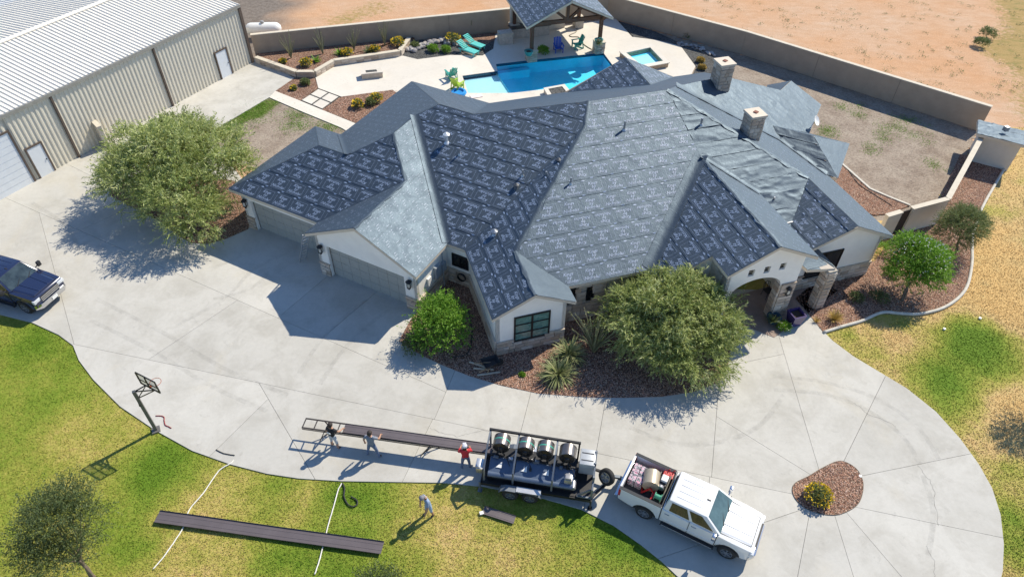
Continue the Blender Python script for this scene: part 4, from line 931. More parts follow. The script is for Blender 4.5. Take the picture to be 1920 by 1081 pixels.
# lower roof joined behind it
p, q = wpt(S0, -14.8), wpt(WL-9, -14.8); W2B = thing("rear_metal_shed", "pale ribbed metal roof of the building behind the warehouse", "shed", (p[0], p[1], 0))
OLD = WO; WO = (p[0], p[1], 0.)
def wpt2(s, out): return w0+wd*s+wn*out
RL2 = 12.; rp2 = rib_panel(.9, RL2, 3, .035, .075); rp2.materials.append(M("pale_roof_metal", (.74, .72, .68), .45, .0, var=.05))
roof_run(-26.6, ZW-1.2, -1, WL-6, S0, math.atan2(1.0, 12), rp2, W2B)
mb = MB(); a, b, c_, e = wpt(S0, -14.9), wpt(WL-6, -14.9), wpt(WL-6, -26.5), wpt(S0, -26.5); mb.prism([a, b, c_, e], 0, ZW-1.3); mb.build("wall", M_PANEL, W2B, WO); WO = OLD

# ================================================================== perimeter walls, gate, well house
M_BLK = M("grey_stucco_wall", (.37, .295, .22), .9, var=.1, ns=1.2, bump=.5, bs=25, bdist=.01); M_CAP = M("wall_cap", (.56, .50, .40), .85, var=.08); M_BLK2 = M("tan_stucco_wall", (.62, .55, .45), .9, var=.08, ns=1.2, bump=.4, bs=25, bdist=.01)
def garden_wall(name, label, pts, h, mat, bay=5.8, thick=.24):
    P = [np.asarray(p)[:2] for p in pts]; L0 = (P[0][0], P[0][1], 0); T = thing(name, label, "wall", L0)
    for i in range(len(P)-1):
        d = P[i+1]-P[i]; L = np.linalg.norm(d); d = d/L; n = max(1, round(L/bay)); an = math.atan2(d[1], d[0])
        for k in range(n):
            m = P[i]+d*(k+.5)*L/n; mb = MB(); mb.box((m[0], m[1], h/2), (L/n-.025, thick, h), an); mb.build("wall_section", mat, T, L0)
            mb = MB(); mb.box((m[0], m[1], h+.03), (L/n+.002, thick+.07, .06), an); mb.build("coping", M_CAP, T, L0)
            if k: m = P[i]+d*k*L/n; mb = MB(); mb.box((m[0], m[1], h/2-.02), (.05, thick-.06, h-.05), an); mb.build("joint", M("joint_dark", (.12, .1, .085), .9), T, L0)
    return T
CORN = at(1138, 31)
garden_wall("garden_wall", "long grey stucco garden wall behind the raised planter and loungers", [at(480, 107), at(955, 56), CORN], 1.85, M_BLK)
garden_wall("garden_wall", "long grey stucco garden wall running from the pavilion past the bare yard", [CORN, at(1390, 101), at(1836, 245)], 1.9, M_BLK)
sw1, sw2, sw3 = at(1818, 298), at(1752, 419), at(1686, 437)
garden_wall("garden_wall", "tan stucco garden wall bending from the well house to the black gate", [sw1, sw2, sw3], 1.85, M_BLK2, 9.)
gt0, gt1 = sw3, at(1667, 443)
garden_wall("garden_wall", "short tan wall stub between the black gate and the east gable", [gt1, gt1+(gt1-gt0)/np.linalg.norm(gt1-gt0)*1.1], 1.85, M_BLK2, 9.)
garden_wall("garden_wall", "short white wall stub at the warehouse behind the big left tree", [at(205, 280), at(188, 262)], 1.7, M_CAP, 9.)
GT = thing("yard_gate", "black slatted yard gate in the tan wall by the east gable", "gate", (gt0[0], gt0[1], 0)); gd = (gt1-gt0)[:2]; gl = np.linalg.norm(gd); gd = gd/gl; ga = math.atan2(gd[1], gd[0]); GO = (gt0[0], gt0[1], 0)
for i in range(9): m = gt0[:2]+gd*gl*(i+.5)/9; mb = MB(); mb.box((m[0], m[1], .95), (gl/9-.012, .04, 1.75), ga); mb.build("slat", M("gate_black", (.03, .026, .024), .6, var=.3), GT, GO)
mb = MB()
for z in (.35, 1.5): m = gt0[:2]+gd*gl/2+np.array([gd[1], -gd[0]])*.03; mb.box((m[0], m[1], z), (gl, .05, .09), ga)
mb.build("rail", M("gate_black", (.03, .026, .024), .6), GT, GO)
# well house
s0 = at(1815, 302); s1 = at(1884, 320); sd_ = (s1-s0)[:2]; sl = np.linalg.norm(sd_); sd_ = sd_/sl; sn = np.array([-sd_[1], sd_[0]]); SO = (s0[0], s0[1], 0)
WHS = thing("well_house", "small cream well house with dark wrapped flat roof at the wall end", "shed", SO)
c = [s0[:2]-sd_*.0, s0[:2]+sd_*2.35, s0[:2]+sd_*2.35+sn*2., s0[:2]+sn*2.]
mb = MB(); mb.prism(c, 0, 1.8); mb.add([(c[0][0], c[0][1], 1.8), (c[1][0], c[1][1], 1.8), (c[1][0], c[1][1], 2.0), (c[0][0], c[0][1], 2.0)], [(0, 1, 2, 3)]); mb.add([(c[1][0], c[1][1], 1.8), (c[2][0], c[2][1], 1.8), (c[1][0], c[1][1], 2.0)], [(0, 1, 2)]); mb.add([(c[0][0], c[0][1], 1.8), (c[3][0], c[3][1], 1.8), (c[0][0], c[0][1], 2.0)], [(0, 1, 2)]); mb.build("wall", M("pale_stucco", (.60, .55, .48), .85, var=.05), WHS, SO)
r = [np.array([*(s0[:2]-sd_*.35-sn*.35), 2.2]), np.array([*(s0[:2]+sd_*2.75-sn*.35), 2.2]), np.array([*(s0[:2]+sd_*2.75+sn*2.3), 1.86]), np.array([*(s0[:2]-sd_*.35+sn*2.3), 1.86])]
dk = MB(); rme = bpy.data.meshes.new("roof"); rob = bpy.data.objects.new("roof", rme); COL.objects.link(rob); rob.parent = WHS
roof_plane(r, math.degrees(math.atan2(sn[1], sn[0])), .05, stamps=False, wfreq=(1.6, 1.0), cell=.08, root=rob, off=SO, deck=dk, seed=33, rough=1)
rme.from_pydata([(p[0]-SO[0], p[1]-SO[1], p[2]-SO[2]) for p in dk.v], [], dk.f); rme.materials.append(M_TRIM)
q = (r[0]+r[1])/2+np.array([*(sn*1.2), .12]); mb = MB(); mb.box(q+np.array([0, 0, .12]), (.28, .28, .3), .3); mb.build("roof_vent", M("galvanised", (.42, .43, .44), .35, .7), WHS, SO)

# ================================================================== patio, pool, spa
M_PLAS = M("pool_plaster", (.13, .74, .95), .6, var=.05, ns=2.); M_PLASL = M("ledge_plaster", (.62, .82, .86), .6, var=.06, ns=3.); M_TILE = M("waterline_tile", (.02, .07, .13), .3, var=.3, ns=14)
def mat_water(tint):
    t = NT("pool_water"); n = t.t.nodes; tr = t.n("ShaderNodeBsdfTransparent"); tr.inputs[0].default_value = (*tint, 1); gl = t.n("ShaderNodeBsdfGlossy"); gl.inputs["Roughness"].default_value = .03
    fr = t.n("ShaderNodeFresnel"); fr.inputs[0].default_value = 1.33; mx = t.n("ShaderNodeMixShader"); bp = t.n("ShaderNodeBump"); bp.inputs["Strength"].default_value = .25; bp.inputs["Distance"].default_value = .04
    c = t.coord('pos'); t.l(t.noise(c, 3.5, 3, .6, 1.), bp.inputs["Height"]); t.l(bp.outputs[0], gl.inputs["Normal"]); t.l(bp.outputs[0], fr.inputs["Normal"])
    t.l(fr.outputs[0], mx.inputs[0]); t.l(tr.outputs[0], mx.inputs[1]); t.l(gl.outputs[0], mx.inputs[2]); t.l(mx.outputs[0], t.out.inputs[0]); return t.m
M_WATER = mat_water((.74, .96, 1.)); M_WATERL = mat_water((.78, .93, .97))
deepP = [at(x, y) for x, y in ((933, 134), (930, 121), (990, 114), (1131, 99.5), (1150, 125), (1120, 160), (1075, 172), (1021, 168), (960, 175))]
shelfP = [at(x, y) for x, y in ((867, 143), (933, 134), (960, 175), (878, 175))]
poolP = [at(x, y) for x, y in ((867, 143), (933, 134), (930, 121), (990, 114), (1131, 99.5), (1150, 125), (1120, 160), (1075, 172), (1021, 168), (960, 175), (878, 175))]
patio = [at(x, y) for x, y in ((590, 139), (621, 123), (690, 113), (750, 104), (783, 112), (845, 104), (905, 105), (925, 92), (929, 66), (940, 60), (1120, 40), (1152, 33), (1185, 70), (1232, 76), (1276, 87), (1304, 125), (1294, 145), (1240, 185), (1000, 230), (800, 215), (736, 169), (723, 171), (640, 182), (597, 166))]
tag(fill_poly("patio", patio, .03, M_PATIO, [poolP]), kind='structure')
POOL = thing("swimming_pool", "turquoise swimming pool with pale shallow ledge behind the house", "pool", tuple(at(1000, 140))); PO = tuple(at(1000, 140))
def basin(P, zb, mat, name):
    fill_poly(name+"_floor", P, zb, mat, parent=POOL, off=PO); n = len(P); mb = MB()
    for i in range(n): a, b = P[i], P[(i+1) % n]; mb.quad((a[0], a[1], zb), (b[0], b[1], zb), (b[0], b[1], -.2), (a[0], a[1], -.2))
    mb.build(name+"_side", mat, POOL, PO, fix=False)
def tile_ring(P):
    mb = MB(); n = len(P)
    for i in range(n): a, b = P[i], P[(i+1) % n]; mb.quad((a[0], a[1], -.2), (b[0], b[1], -.2), (b[0], b[1], .031), (a[0], a[1], .031))
    mb.build("waterline_tile", M_TILE, POOL, PO, fix=False)
basin(deepP, -1.1, M_PLAS, "deep_basin"); fill_poly("ledge_floor", shelfP, -.32, M_PLASL, parent=POOL, off=PO); tile_ring(poolP)
mb = MB(); a, b = shelfP[1], shelfP[2]; mb.quad((a[0], a[1], -1.1), (b[0], b[1], -1.1), (b[0], b[1], -.32), (a[0], a[1], -.32)); mb.build("ledge_step", M_PLAS, POOL, PO, fix=False)
fill_poly("water", deepP, -.085, M_WATER, parent=POOL, off=PO); fill_poly("shallow_water", shelfP, -.085, M_WATERL, parent=POOL, off=PO)
a, b = at(932, 124), at(990, 116); mb = MB(); d = (b-a)[:2]; dn_ = np.array([d[1], -d[0]])/np.linalg.norm(d)*.45; mb.prism([a[:2], b[:2], b[:2]+dn_, a[:2]+dn_], -1.1, -.45); mb.build("bench_step", M_PLAS, POOL, PO)
# spa
spO = [at(1163, 97, .45), at(1222, 84, .45), at(1254, 117, .45), at(1200, 127, .45)]; SPO = (spO[0][0], spO[0][1], 0); SPA = thing("spa", "raised square stone spa with blue water beside the pool", "spa", SPO)
ctr = sum(spO)/4; spI = [ctr+(p-ctr)*.76 for p in spO]
mb = MB(); n = 4
for i in range(4):
    o0, o1, i0, i1 = spO[i], spO[(i+1) % 4], spI[i], spI[(i+1) % 4]; mb.quad((*o0[:2], 0), (*o1[:2], 0), (*o1[:2], .4), (*o0[:2], .4)); mb.quad((*i0[:2], -.4), (*i1[:2], -.4), (*i1[:2], .4), (*i0[:2], .4))
mb.build("spa_wall", M("spa_stone", (.45, .33, .22), .85, var=.25, ns=5, bump=.3), SPA, SPO, fix=False)
spC = [ctr+(p-ctr)*1.05 for p in spO]; mb = MB()
for i in range(4): mb.add([(*spC[i][:2], .4), (*spC[(i+1) % 4][:2], .4), (*spI[(i+1) % 4][:2], .4), (*spI[i][:2], .4), (*spC[i][:2], .46), (*spC[(i+1) % 4][:2], .46), (*spI[(i+1) % 4][:2], .46), (*spI[i][:2], .46)], [(4, 5, 6, 7), (0, 1, 5, 4), (2, 3, 7, 6)])
mb.build("coping", M_PATIO, SPA, SPO); fill_poly("spa_floor", spI, .06, M_PLAS, parent=SPA, off=SPO); fill_poly("water", spI, .3, M_WATER, parent=SPA, off=SPO)
sb = [ctr+(p-ctr)*.5 for p in spO]; fill_poly("spa_bench", sb, .14, M_PLASL, parent=SPA, off=SPO)
def stone_box(name, label, cat, pts, h, top_in, inner_mat, group=None):
    O = (pts[0][0], pts[0][1], 0); T = thing(name, label, cat, O, group=group); c = sum(pts)/4; mb = MB(); mb.prism([p[:2] for p in pts], 0, h-.07); mb.build("stone_base", M("spa_stone2", (.50, .42, .33), .85, var=.2, ns=4, bump=.3), T, O)
    oc = [c+(p-c)*1.04 for p in pts]; ic = [c+(p-c)*top_in for p in pts]; mb = MB()
    for i in range(4): j = (i+1) % 4; mb.add([(*oc[i][:2], h-.07), (*oc[j][:2], h-.07), (*ic[j][:2], h-.07), (*ic[i][:2], h-.07), (*oc[i][:2], h), (*oc[j][:2], h), (*ic[j][:2], h), (*ic[i][:2], h)], [(4, 5, 6, 7), (0, 1, 5, 4), (2, 3, 7, 6)])
    mb.build("rim", M_PATIO, T, O); fill_poly("fill", ic, h-.045, inner_mat, parent=T, off=O); return T
stone_box("fire_table", "long low stone fire table on the pale patio", "fire table", [at(676, 131, .5), at(713, 128, .5), at(717, 135, .5), at(678, 139, .5)], .5, .55, M_GRAVD)
stone_box("fire_bowl", "square stone fire pit with pebbles at the pool edge", "fire pit", [at(1020, 165, .42), at(1058, 158, .42), at(1072, 175, .42), at(1030, 182, .42)], .42, .68, M_GRAVD)
# pavers
PV = thing("paver_square", "four large pale pavers set in a square beside the red gravel", "pavers", tuple(at(600, 187))); PVO = tuple(at(600, 187)); c4 = [at(564, 189), at(597, 167), at(637, 182), at(604.5, 206)]
fill_poly("paver_bed", c4, .022, M_GRAVD, parent=PV, off=PVO)
for i in range(2):
    for j in range(2):
        def bl(u, v): return c4[0]*(1-u)*(1-v)+c4[1]*u*(1-v)+c4[2]*u*v+c4[3]*(1-u)*v
        u0, u1, v0, v1 = i*.5+.035, i*.5+.465, j*.5+.035, j*.5+.465; mb = MB(); mb.prism([bl(u0, v0)[:2], bl(u1, v0)[:2], bl(u1, v1)[:2], bl(u0, v1)[:2]], 0, .05); mb.build("paver", M_PATIO, PV, PVO)
# raised planter
pw = [at(479.5, 106, .5), at(556, 133, .5), at(589, 133, .5), at(625, 112, .5), at(749, 94, .5), at(767, 70, .5)]
PLT = thing("planter_wall", "low angled tan stone planter wall in front of the garden wall", "wall", tuple(pw[0]-np.array([0, 0, .5]))); PTO = tuple(pw[0]-np.array([0, 0, .5]))
for i in range(5):
    a, b = pw[i], pw[i+1]; d = (b-a)[:2]; L = np.linalg.norm(d); d = d/L; nn_ = np.array([d[1], -d[0]]); mb = MB(); mb.bar((a[0], a[1], .22), (b[0], b[1], .22), .26, .44); mb.build("wall_core", M_MORT, PLT, PTO)
    mb = MB(); mb.bar((a[0], a[1], .47), (b[0], b[1], .47), .36, .06); mb.build("cap", M_CAP, PLT, PTO)
    if i != 5:
        k = int(L/.55)
        for r in range(2):
            for j in range(k):
                q = a[:2]+d*(j+.5+(.0 if r else .0))*L/k+nn_*.13; o = bpy.data.objects.new("stone", stone_mesh(round(L/k*20)/20-.02, .2, j+r*7)); COL.objects.link(o); o.parent = PLT; o.location = (q[0]-PTO[0], q[1]-PTO[1], .12+r*.21); o.rotation_euler = (0, 0, math.atan2(d[1], d[0]))
pbed = [at(480, 108, .38), at(556, 132, .38), at(588, 132, .38), at(625, 111, .38), at(748, 93, .38), at(768, 69, .38)]
pb_w = [p for p in pbed]+[at(955, 56, .38)*.8+at(480, 106, .38)*.2, at(483, 105, .38)]
pb_w = pbed+[at(775, 78, .38)+np.array([0, .8, 0]), at(482, 100, .38)]
mb = MB(); mb.prism([p[:2] for p in pb_w], 0, .36); tag(mb.build("planter_gravel", M_GRAV), kind='structure')
rbd, _ = bed("rock_bed", [(752, 104), (783, 113), (845, 105), (870, 96), (905, 105), (926, 92), (930, 66), (860, 72), (800, 76), (770, 72)], .02, M_GRAVD)
rbd2, _ = bed("back_gravel_bed", [(838, 82), (855, 70), (928, 62), (929, 75), (905, 88), (870, 92)], .03, M_GRAV)
rbd3, _ = bed("pebble_bed", [(1160, 40), (1190, 72), (1232, 78), (1277, 88), (1306, 126), (1296, 146), (1330, 150), (1345, 112), (1290, 88), (1230, 60)], .02, M_GRAVD)
# rocks of the dry creek, each one a thing
M_ROCK = mat_stone_rnd("river_rock", [(.30, .28, .27), (.46, .43, .40), (.22, .21, .22), (.55, .52, .48), (.36, .31, .27)])
rk = []
for k in range(4):
    rg = random.Random(k); bm = bmesh.new(); bmesh.ops.create_icosphere(bm, subdivisions=2, radius=1.)
    for v in bm.verts: v.co = Vector((v.co.x*rg.uniform(.95, 1.15), v.co.y*.8*rg.uniform(.85, 1.1), v.co.z*.6*rg.uniform(.85, 1.1)))
    me = bpy.data.meshes.new("rock"); bm.to_mesh(me); bm.free(); me.materials.append(M_ROCK); rk.append(me)
for i in range(95):
    if i < 60: t = random.random(); x = 765+95*t+random.uniform(-8, 8); y = 98-18*math.sin(t*2.2)+random.uniform(-4, 4)
    else: t = random.random(); x = 1268+72*t+random.uniform(-3, 3); y = 84+24*t*t*1.0+random.uniform(-3, 3)
    q = at(x, y); o = newobj("river_rock", random.choice(rk)); s = random.uniform(.12, .34) if i < 60 else random.uniform(.1, .2); o.scale = (s, s, s); o.location = (q[0], q[1], .05+s*.3); o.rotation_euler = (random.uniform(-.3, .3), random.uniform(-.3, .3), random.uniform(0, 6))
    tag(o, "rounded grey boulder in the dry creek bed by the loungers" if i < 60 else "small pale river rock edging the pebble bed near the spa", "rock", "dry creek boulders" if i < 60 else "river rocks near the spa")

# ================================================================== pavilion
PA = math.radians(16.9); PX = np.array([1.25, 54.41]); pd = np.array([math.cos(PA), math.sin(PA)]); pn = np.array([-pd[1], pd[0]]); PVL = thing("pool_pavilion", "timber pool pavilion with gable truss and dark wrapped roof", "pavilion", (PX[0], PX[1], 0)); PVO2 = (PX[0], PX[1], 0)
M_WOOD = M("stained_timber", (.10, .042, .022), .6, var=.3, ns=2., bump=.2); pw_ = 5.9
def pp(s, b, z=0.): q = PX+pd*s+pn*b; return np.array([q[0], q[1], z])
for s in (0, pw_):
    for b in (0, 5.0):
        mb = MB(); mb.box(pp(s, b, .45), (.75, .75, .9), PA); bs_ = mb.build("pillar_base", M_MORT, PVL, PVO2); 
        for dg, ng in ((math.degrees(PA), math.degrees(PA)-90), (math.degrees(PA)-90, math.degrees(PA)+180)):
            if b == 0: d_ = dirv(dg)[:2]; n_ = dirv(ng)[:2]; stones(pp(s, b)[:2]+n_*.375-d_*.375, d_, n_, 0, .75, 0, .88, bs_, rowh=.22, off=PVO2, proud=.02)
        mb = MB(); mb.box(pp(s, b, .93), (.85, .85, .07), PA); mb.build("pillar_cap", M_CAP, PVL, PVO2)
        mb = MB(); mb.box(pp(s, b, 1.95), (.26, .26, 2.0), PA); mb.build("post", M_WOOD, PVL, PVO2)
zt = 2.98
for b in (0, 5.0):
    mb = MB(); mb.bar(pp(-.3, b, zt), pp(pw_+.3, b, zt), .22, .3); mb.build("tie_beam", M_WOOD, PVL, PVO2)
    mb = MB(); mb.bar(pp(pw_/2, b, zt+.1), pp(pw_/2, b, 4.5), .24, .24); mb.build("king_post", M_WOOD, PVL, PVO2)
    for s in (-1, 1):
        mb = MB(); mb.bar(pp(pw_/2+s*.15, b, zt+.15), pp(pw_/2+s*1.15, b, zt+.95), .18, .2); mb.build("brace", M_WOOD, PVL, PVO2)
        mb = MB(); mb.bar(pp(pw_/2+s*3.3, b, zt-.05), pp(pw_/2, b, 4.45), .2, .22); mb.build("rafter", M_WOOD, PVL, PVO2)
for s in (0, pw_): mb = MB(); mb.bar(pp(s, -.4, zt+.02), pp(s, 5.4, zt+.02), .22, .26); mb.build("side_beam", M_WOOD, PVL, PVO2)
dk = MB(); rme = bpy.data.meshes.new("roof"); rob = bpy.data.objects.new("roof", rme); COL.objects.link(rob); rob.parent = PVL; f0 = -.75
zr = 4.82; hs = pw_/2+.68; ze_ = zr-.47*hs
roof_plane([pp(pw_/2-hs, f0, ze_), pp(pw_/2, f0, zr), pp(pw_/2, 5.9, zr), pp(pw_/2-hs, 5.9, ze_)], math.degrees(PA)+180, .006, root=rob, off=PVO2, deck=dk, seed=40)
roof_plane([pp(pw_/2+hs, f0, ze_), pp(pw_/2+hs, 5.9, ze_), pp(pw_/2, 5.9, zr), pp(pw_/2, f0, zr)], math.degrees(PA), .006, root=rob, off=PVO2, deck=dk, seed=41)
rme.from_pydata([(p[0]-PVO2[0], p[1]-PVO2[1], p[2]-PVO2[2]) for p in dk.v], [], dk.f); rme.materials.append(M_CAP)
mb = MB(); q = pp(2.2, 5.25, 1.5); mb.box(q, (5.0, .25, 3.0), PA); mb.build("back_wall", M("pale_plaster", (.62, .55, .46), .85, var=.06), PVL, PVO2)
KC = thing("outdoor_kitchen", "stone outdoor kitchen counter under the pavilion", "counter", tuple(pp(1.0, 4.4))); KO = tuple(pp(1.0, 4.4)); mb = MB(); mb.box(pp(1.2, 4.5, .45), (3.4, .8, .9), PA); mb.build("stone_front", M("kitchen_stone", (.50, .43, .36), .85, var=.25, ns=4, bump=.3), KC, KO)
mb = MB(); mb.box(pp(1.2, 4.45, .93), (3.6, .95, .06), PA); mb.build("worktop", M("dark_granite", (.06, .055, .05), .3, var=.3, ns=20), KC, KO)
mb = MB(); mb.box(pp(-1.2, 3.6, .5), (1.2, .8, 1.0), PA); mb.build("side_counter", M("kitchen_stone", (.5, .43, .36), .85), KC, KO)
# ================================================================== patio furniture
def adirondack(col, name, label, px, rz, s=1.):
    q = at(*px, .03); T = thing(name, label, "chair", tuple(q), rz, "patio chairs"); m = M("chair_"+name+str(round(col[0], 3)), col, .5, var=.05)
    for i in range(5): mb = MB(); mb.box((0, -.22+i*.11, .36-.02*i), (.56, .095, .025)); mb.build("seat_slat", m, T)
    for i in range(5):
        x = -.24+i*.12; mb = MB(); mb.bar((x, .24, .26), (x*1.15, .56, .98+.08*math.cos(x*5)), .1, .025, (0, 1, 0)); mb.build("back_slat", m, T)
    for s_ in (-1, 1):
        mb = MB(); mb.box((s_*.34, .02, .6), (.13, .78, .03)); mb.build("arm", m, T)
        mb = MB(); mb.box((s_*.31, -.28, .3), (.05, .1, .6)); mb.build("leg", m, T); mb = MB(); mb.bar((s_*.29, -.28, .34), (s_*.29, .45, .02), .04, .12); mb.bar((s_*.33, .35, .58), (s_*.3, .5, .0), .05, .07); mb.build("leg", m, T)
    return T
adirondack((.02, .30, .24), "patio_chair", "teal slatted patio chair by the shallow pool ledge", (846, 146), -2.6); adirondack((.35, .52, .03), "patio_chair", "lime green patio chair at the pool corner", (859, 166), 2.5)
adirondack((.01, .08, .45), "patio_chair", "bright blue patio chair in the pavilion shade", (1047, 97), .2); adirondack((.02, .22, .18), "patio_chair", "dark green patio chair in sun under the pavilion", (1081, 90), -1.2)
def lounger(px, rz, label):
    q = at(*px, .03); T = thing("sun_lounger", label, "lounger", tuple(q), rz, "turquoise loungers"); m = M("lounger_turquoise", (.12, .55, .50), .5, var=.05)
    for i in range(9): mb = MB(); mb.box((-.05-.0, -.95+i*.135, .36), (.62, .12, .03)); mb.build("slat", m, T)
    for i in range(6): mb = MB(); t = .3+i*.125; mb.box((-.05, t, .38+(i+.5)*.075), (.62, .125, .03)); mb.build("back_slat", m, T)
    for s_ in (-1, 1):
        mb = MB(); mb.bar((s_*.31-.05, -1., .31), (s_*.31-.05, .75, .31), .04, .09); mb.build("side_rail", m, T)
        for y in (-.85, .55): mb = MB(); mb.box((s_*.3-.05, y, .15), (.07, .07, .3)); mb.build("leg", m, T)
d_ = at(905, 98)-at(868, 84); rz = math.atan2(d_[1], d_[0])+math.pi/2
lounger((878, 99), rz, "nearer of the two turquoise sun loungers by the rocks"); lounger((890, 88), rz, "farther of the two turquoise sun loungers by the rocks")
q = at(860, 176, .03); mb = MB(); mb.lathe([(.55, 0), (.62, .12), (.55, .24), (.40, .26), (.36, .15), (.1, .1)], 18, (q[0], q[1], q[2])); tag(mb.build("pool_float", M("float_blue", (.03, .25, .60), .35), smooth=True), "blue inflatable ring beside the lime green chair", "pool float")
q = at(893, 181, .03); mb = MB(); mb.box((q[0], q[1], q[2]+.03), (.9, .45, .04), .35); tag(mb.build("towel", M("towel_white", (.7, .62, .6), .9, var=.2, ns=6)), "pale towel lying at the pool edge", "towel")
def pot(px, z, r, h, col, label, name="plant_pot"):
    q = at(*px, z); T = thing(name, label, "pot", tuple(q)); mb = MB(); mb.lathe([(r*.6, 0), (r*.95, h*.5), (r, h*.85), (r*1.08, h*.9), (r*1.08, h), (r*.85, h), (r*.8, h*.85)], 16); mb.build("bowl", M("glaze_%s" % label[:12], col, .3, var=.2), T, smooth=True)
    mb = MB(); mb.lathe([(r*.84, h*.84), (.01, h*.87)], 12); mb.build("earth", M("pot_earth", (.05, .035, .025), .95), T); return T, q
# propane tank behind the wall
q = at(498, 70); T = thing("propane_tank", "white propane tank lying behind the garden wall by the warehouse", "tank", (q[0], q[1], 0), .1); mb = MB(); R = Matrix.Rotation(math.pi/2, 4, 'Y')
mb.lathe([(.01, -1.5), (.28, -1.42), (.45, -1.22), (.5, -1.), (.5, 1.), (.45, 1.22), (.28, 1.42), (.01, 1.5)], 20, (0, 0, 0), Matrix.Translation((0, 0, .75)) @ R); mb.build("shell", M("tank_white", (.72, .72, .70), .35, var=.06), T, smooth='all')
mb = MB(); mb.lathe([(.16, 1.22), (.16, 1.36), (.12, 1.42)], 12); mb.build("valve_cover", M("tank_grey", (.3, .3, .3), .5), T)
for x in (-.9, .9): mb = MB(); mb.box((x, 0, .16), (.12, .7, .32)); mb.build("saddle", M("tank_grey", (.3, .3, .3), .5), T)
# ================================================================== plants
def mat_leaf(name, cols, trans=.36, rough=.55):
    t = NT(name); a = t.n("ShaderNodeAttribute", attribute_name="r").outputs["Fac"]; c = t.ramp(a, [(i/(len(cols)-1), k) for i, k in enumerate(cols)])
    t.col(c); t.set(rough, spec=.35); tr = t.n("ShaderNodeBsdfTranslucent"); t.l(c, tr.inputs[0]); mx = t.n("ShaderNodeMixShader"); mx.inputs[0].default_value = trans
    t.l(t.b.outputs[0], mx.inputs[1]); t.l(tr.outputs[0], mx.inputs[2]); t.l(mx.outputs[0], t.out.inputs[0]); return t.m
ML_WIL = mat_leaf("willow_leaf", [(.14, .19, .045), (.31, .37, .11), (.48, .53, .20), (.62, .64, .33)]); ML_GRN = mat_leaf("bright_leaf", [(.08, .19, .02), (.15, .31, .03), (.25, .42, .05), (.12, .26, .025)])
ML_OLV = mat_leaf("olive_leaf", [(.10, .14, .05), (.18, .22, .08), (.27, .30, .13)]); ML_DRK = mat_leaf("dark_leaf", [(.06, .09, .03), (.11, .15, .05), (.18, .21, .09)])
ML_YUC = mat_leaf("yucca_leaf", [(.12, .16, .06), (.22, .25, .10), (.36, .34, .18)], .15); ML_YEL = mat_leaf("yellow_flower", [(.78, .50, .02), (.85, .62, .04), (.70, .42, .02)], .2); ML_WHT = mat_leaf("white_flower", [(.6, .6, .5), (.75, .75, .68)], .2)
ML_DRY = mat_leaf("dry_grass_leaf", [(.42, .28, .06), (.5, .36, .10), (.33, .24, .07)], .3); ML_STEM = mat_leaf("cactus_stem", [(.13, .15, .07), (.24, .24, .13), (.30, .28, .18)], 0.)
M_BARK = M("bark", (.16, .12, .085), .9, var=.3, ns=6, bump=.5, bs=20)
def leaves_mesh(name, base, tan, ln, wd, mat, parent, off, rg, curl=.15, tone=0.):
    n = len(base); r = rg.normal(size=(n, 3)); side = np.cross(tan, r); side /= np.linalg.norm(side, axis=1)[:, None]+1e-9; mid = base+tan*(ln*.45)[:, None]; tip = base+tan*ln[:, None]-np.array([0, 0, 1.])[None]*(ln*curl)[:, None]
    V = np.stack([base, mid-side*(wd/2)[:, None], tip, mid+side*(wd/2)[:, None]], 1).reshape(-1, 3)
    o = numesh(name, V, np.arange(4*n).reshape(-1, 4), mat, parent, off=off); fattr(o, "r", np.repeat(np.clip(rg.normal(.5, .2, n)+tone, 0, 1), 4)); return o
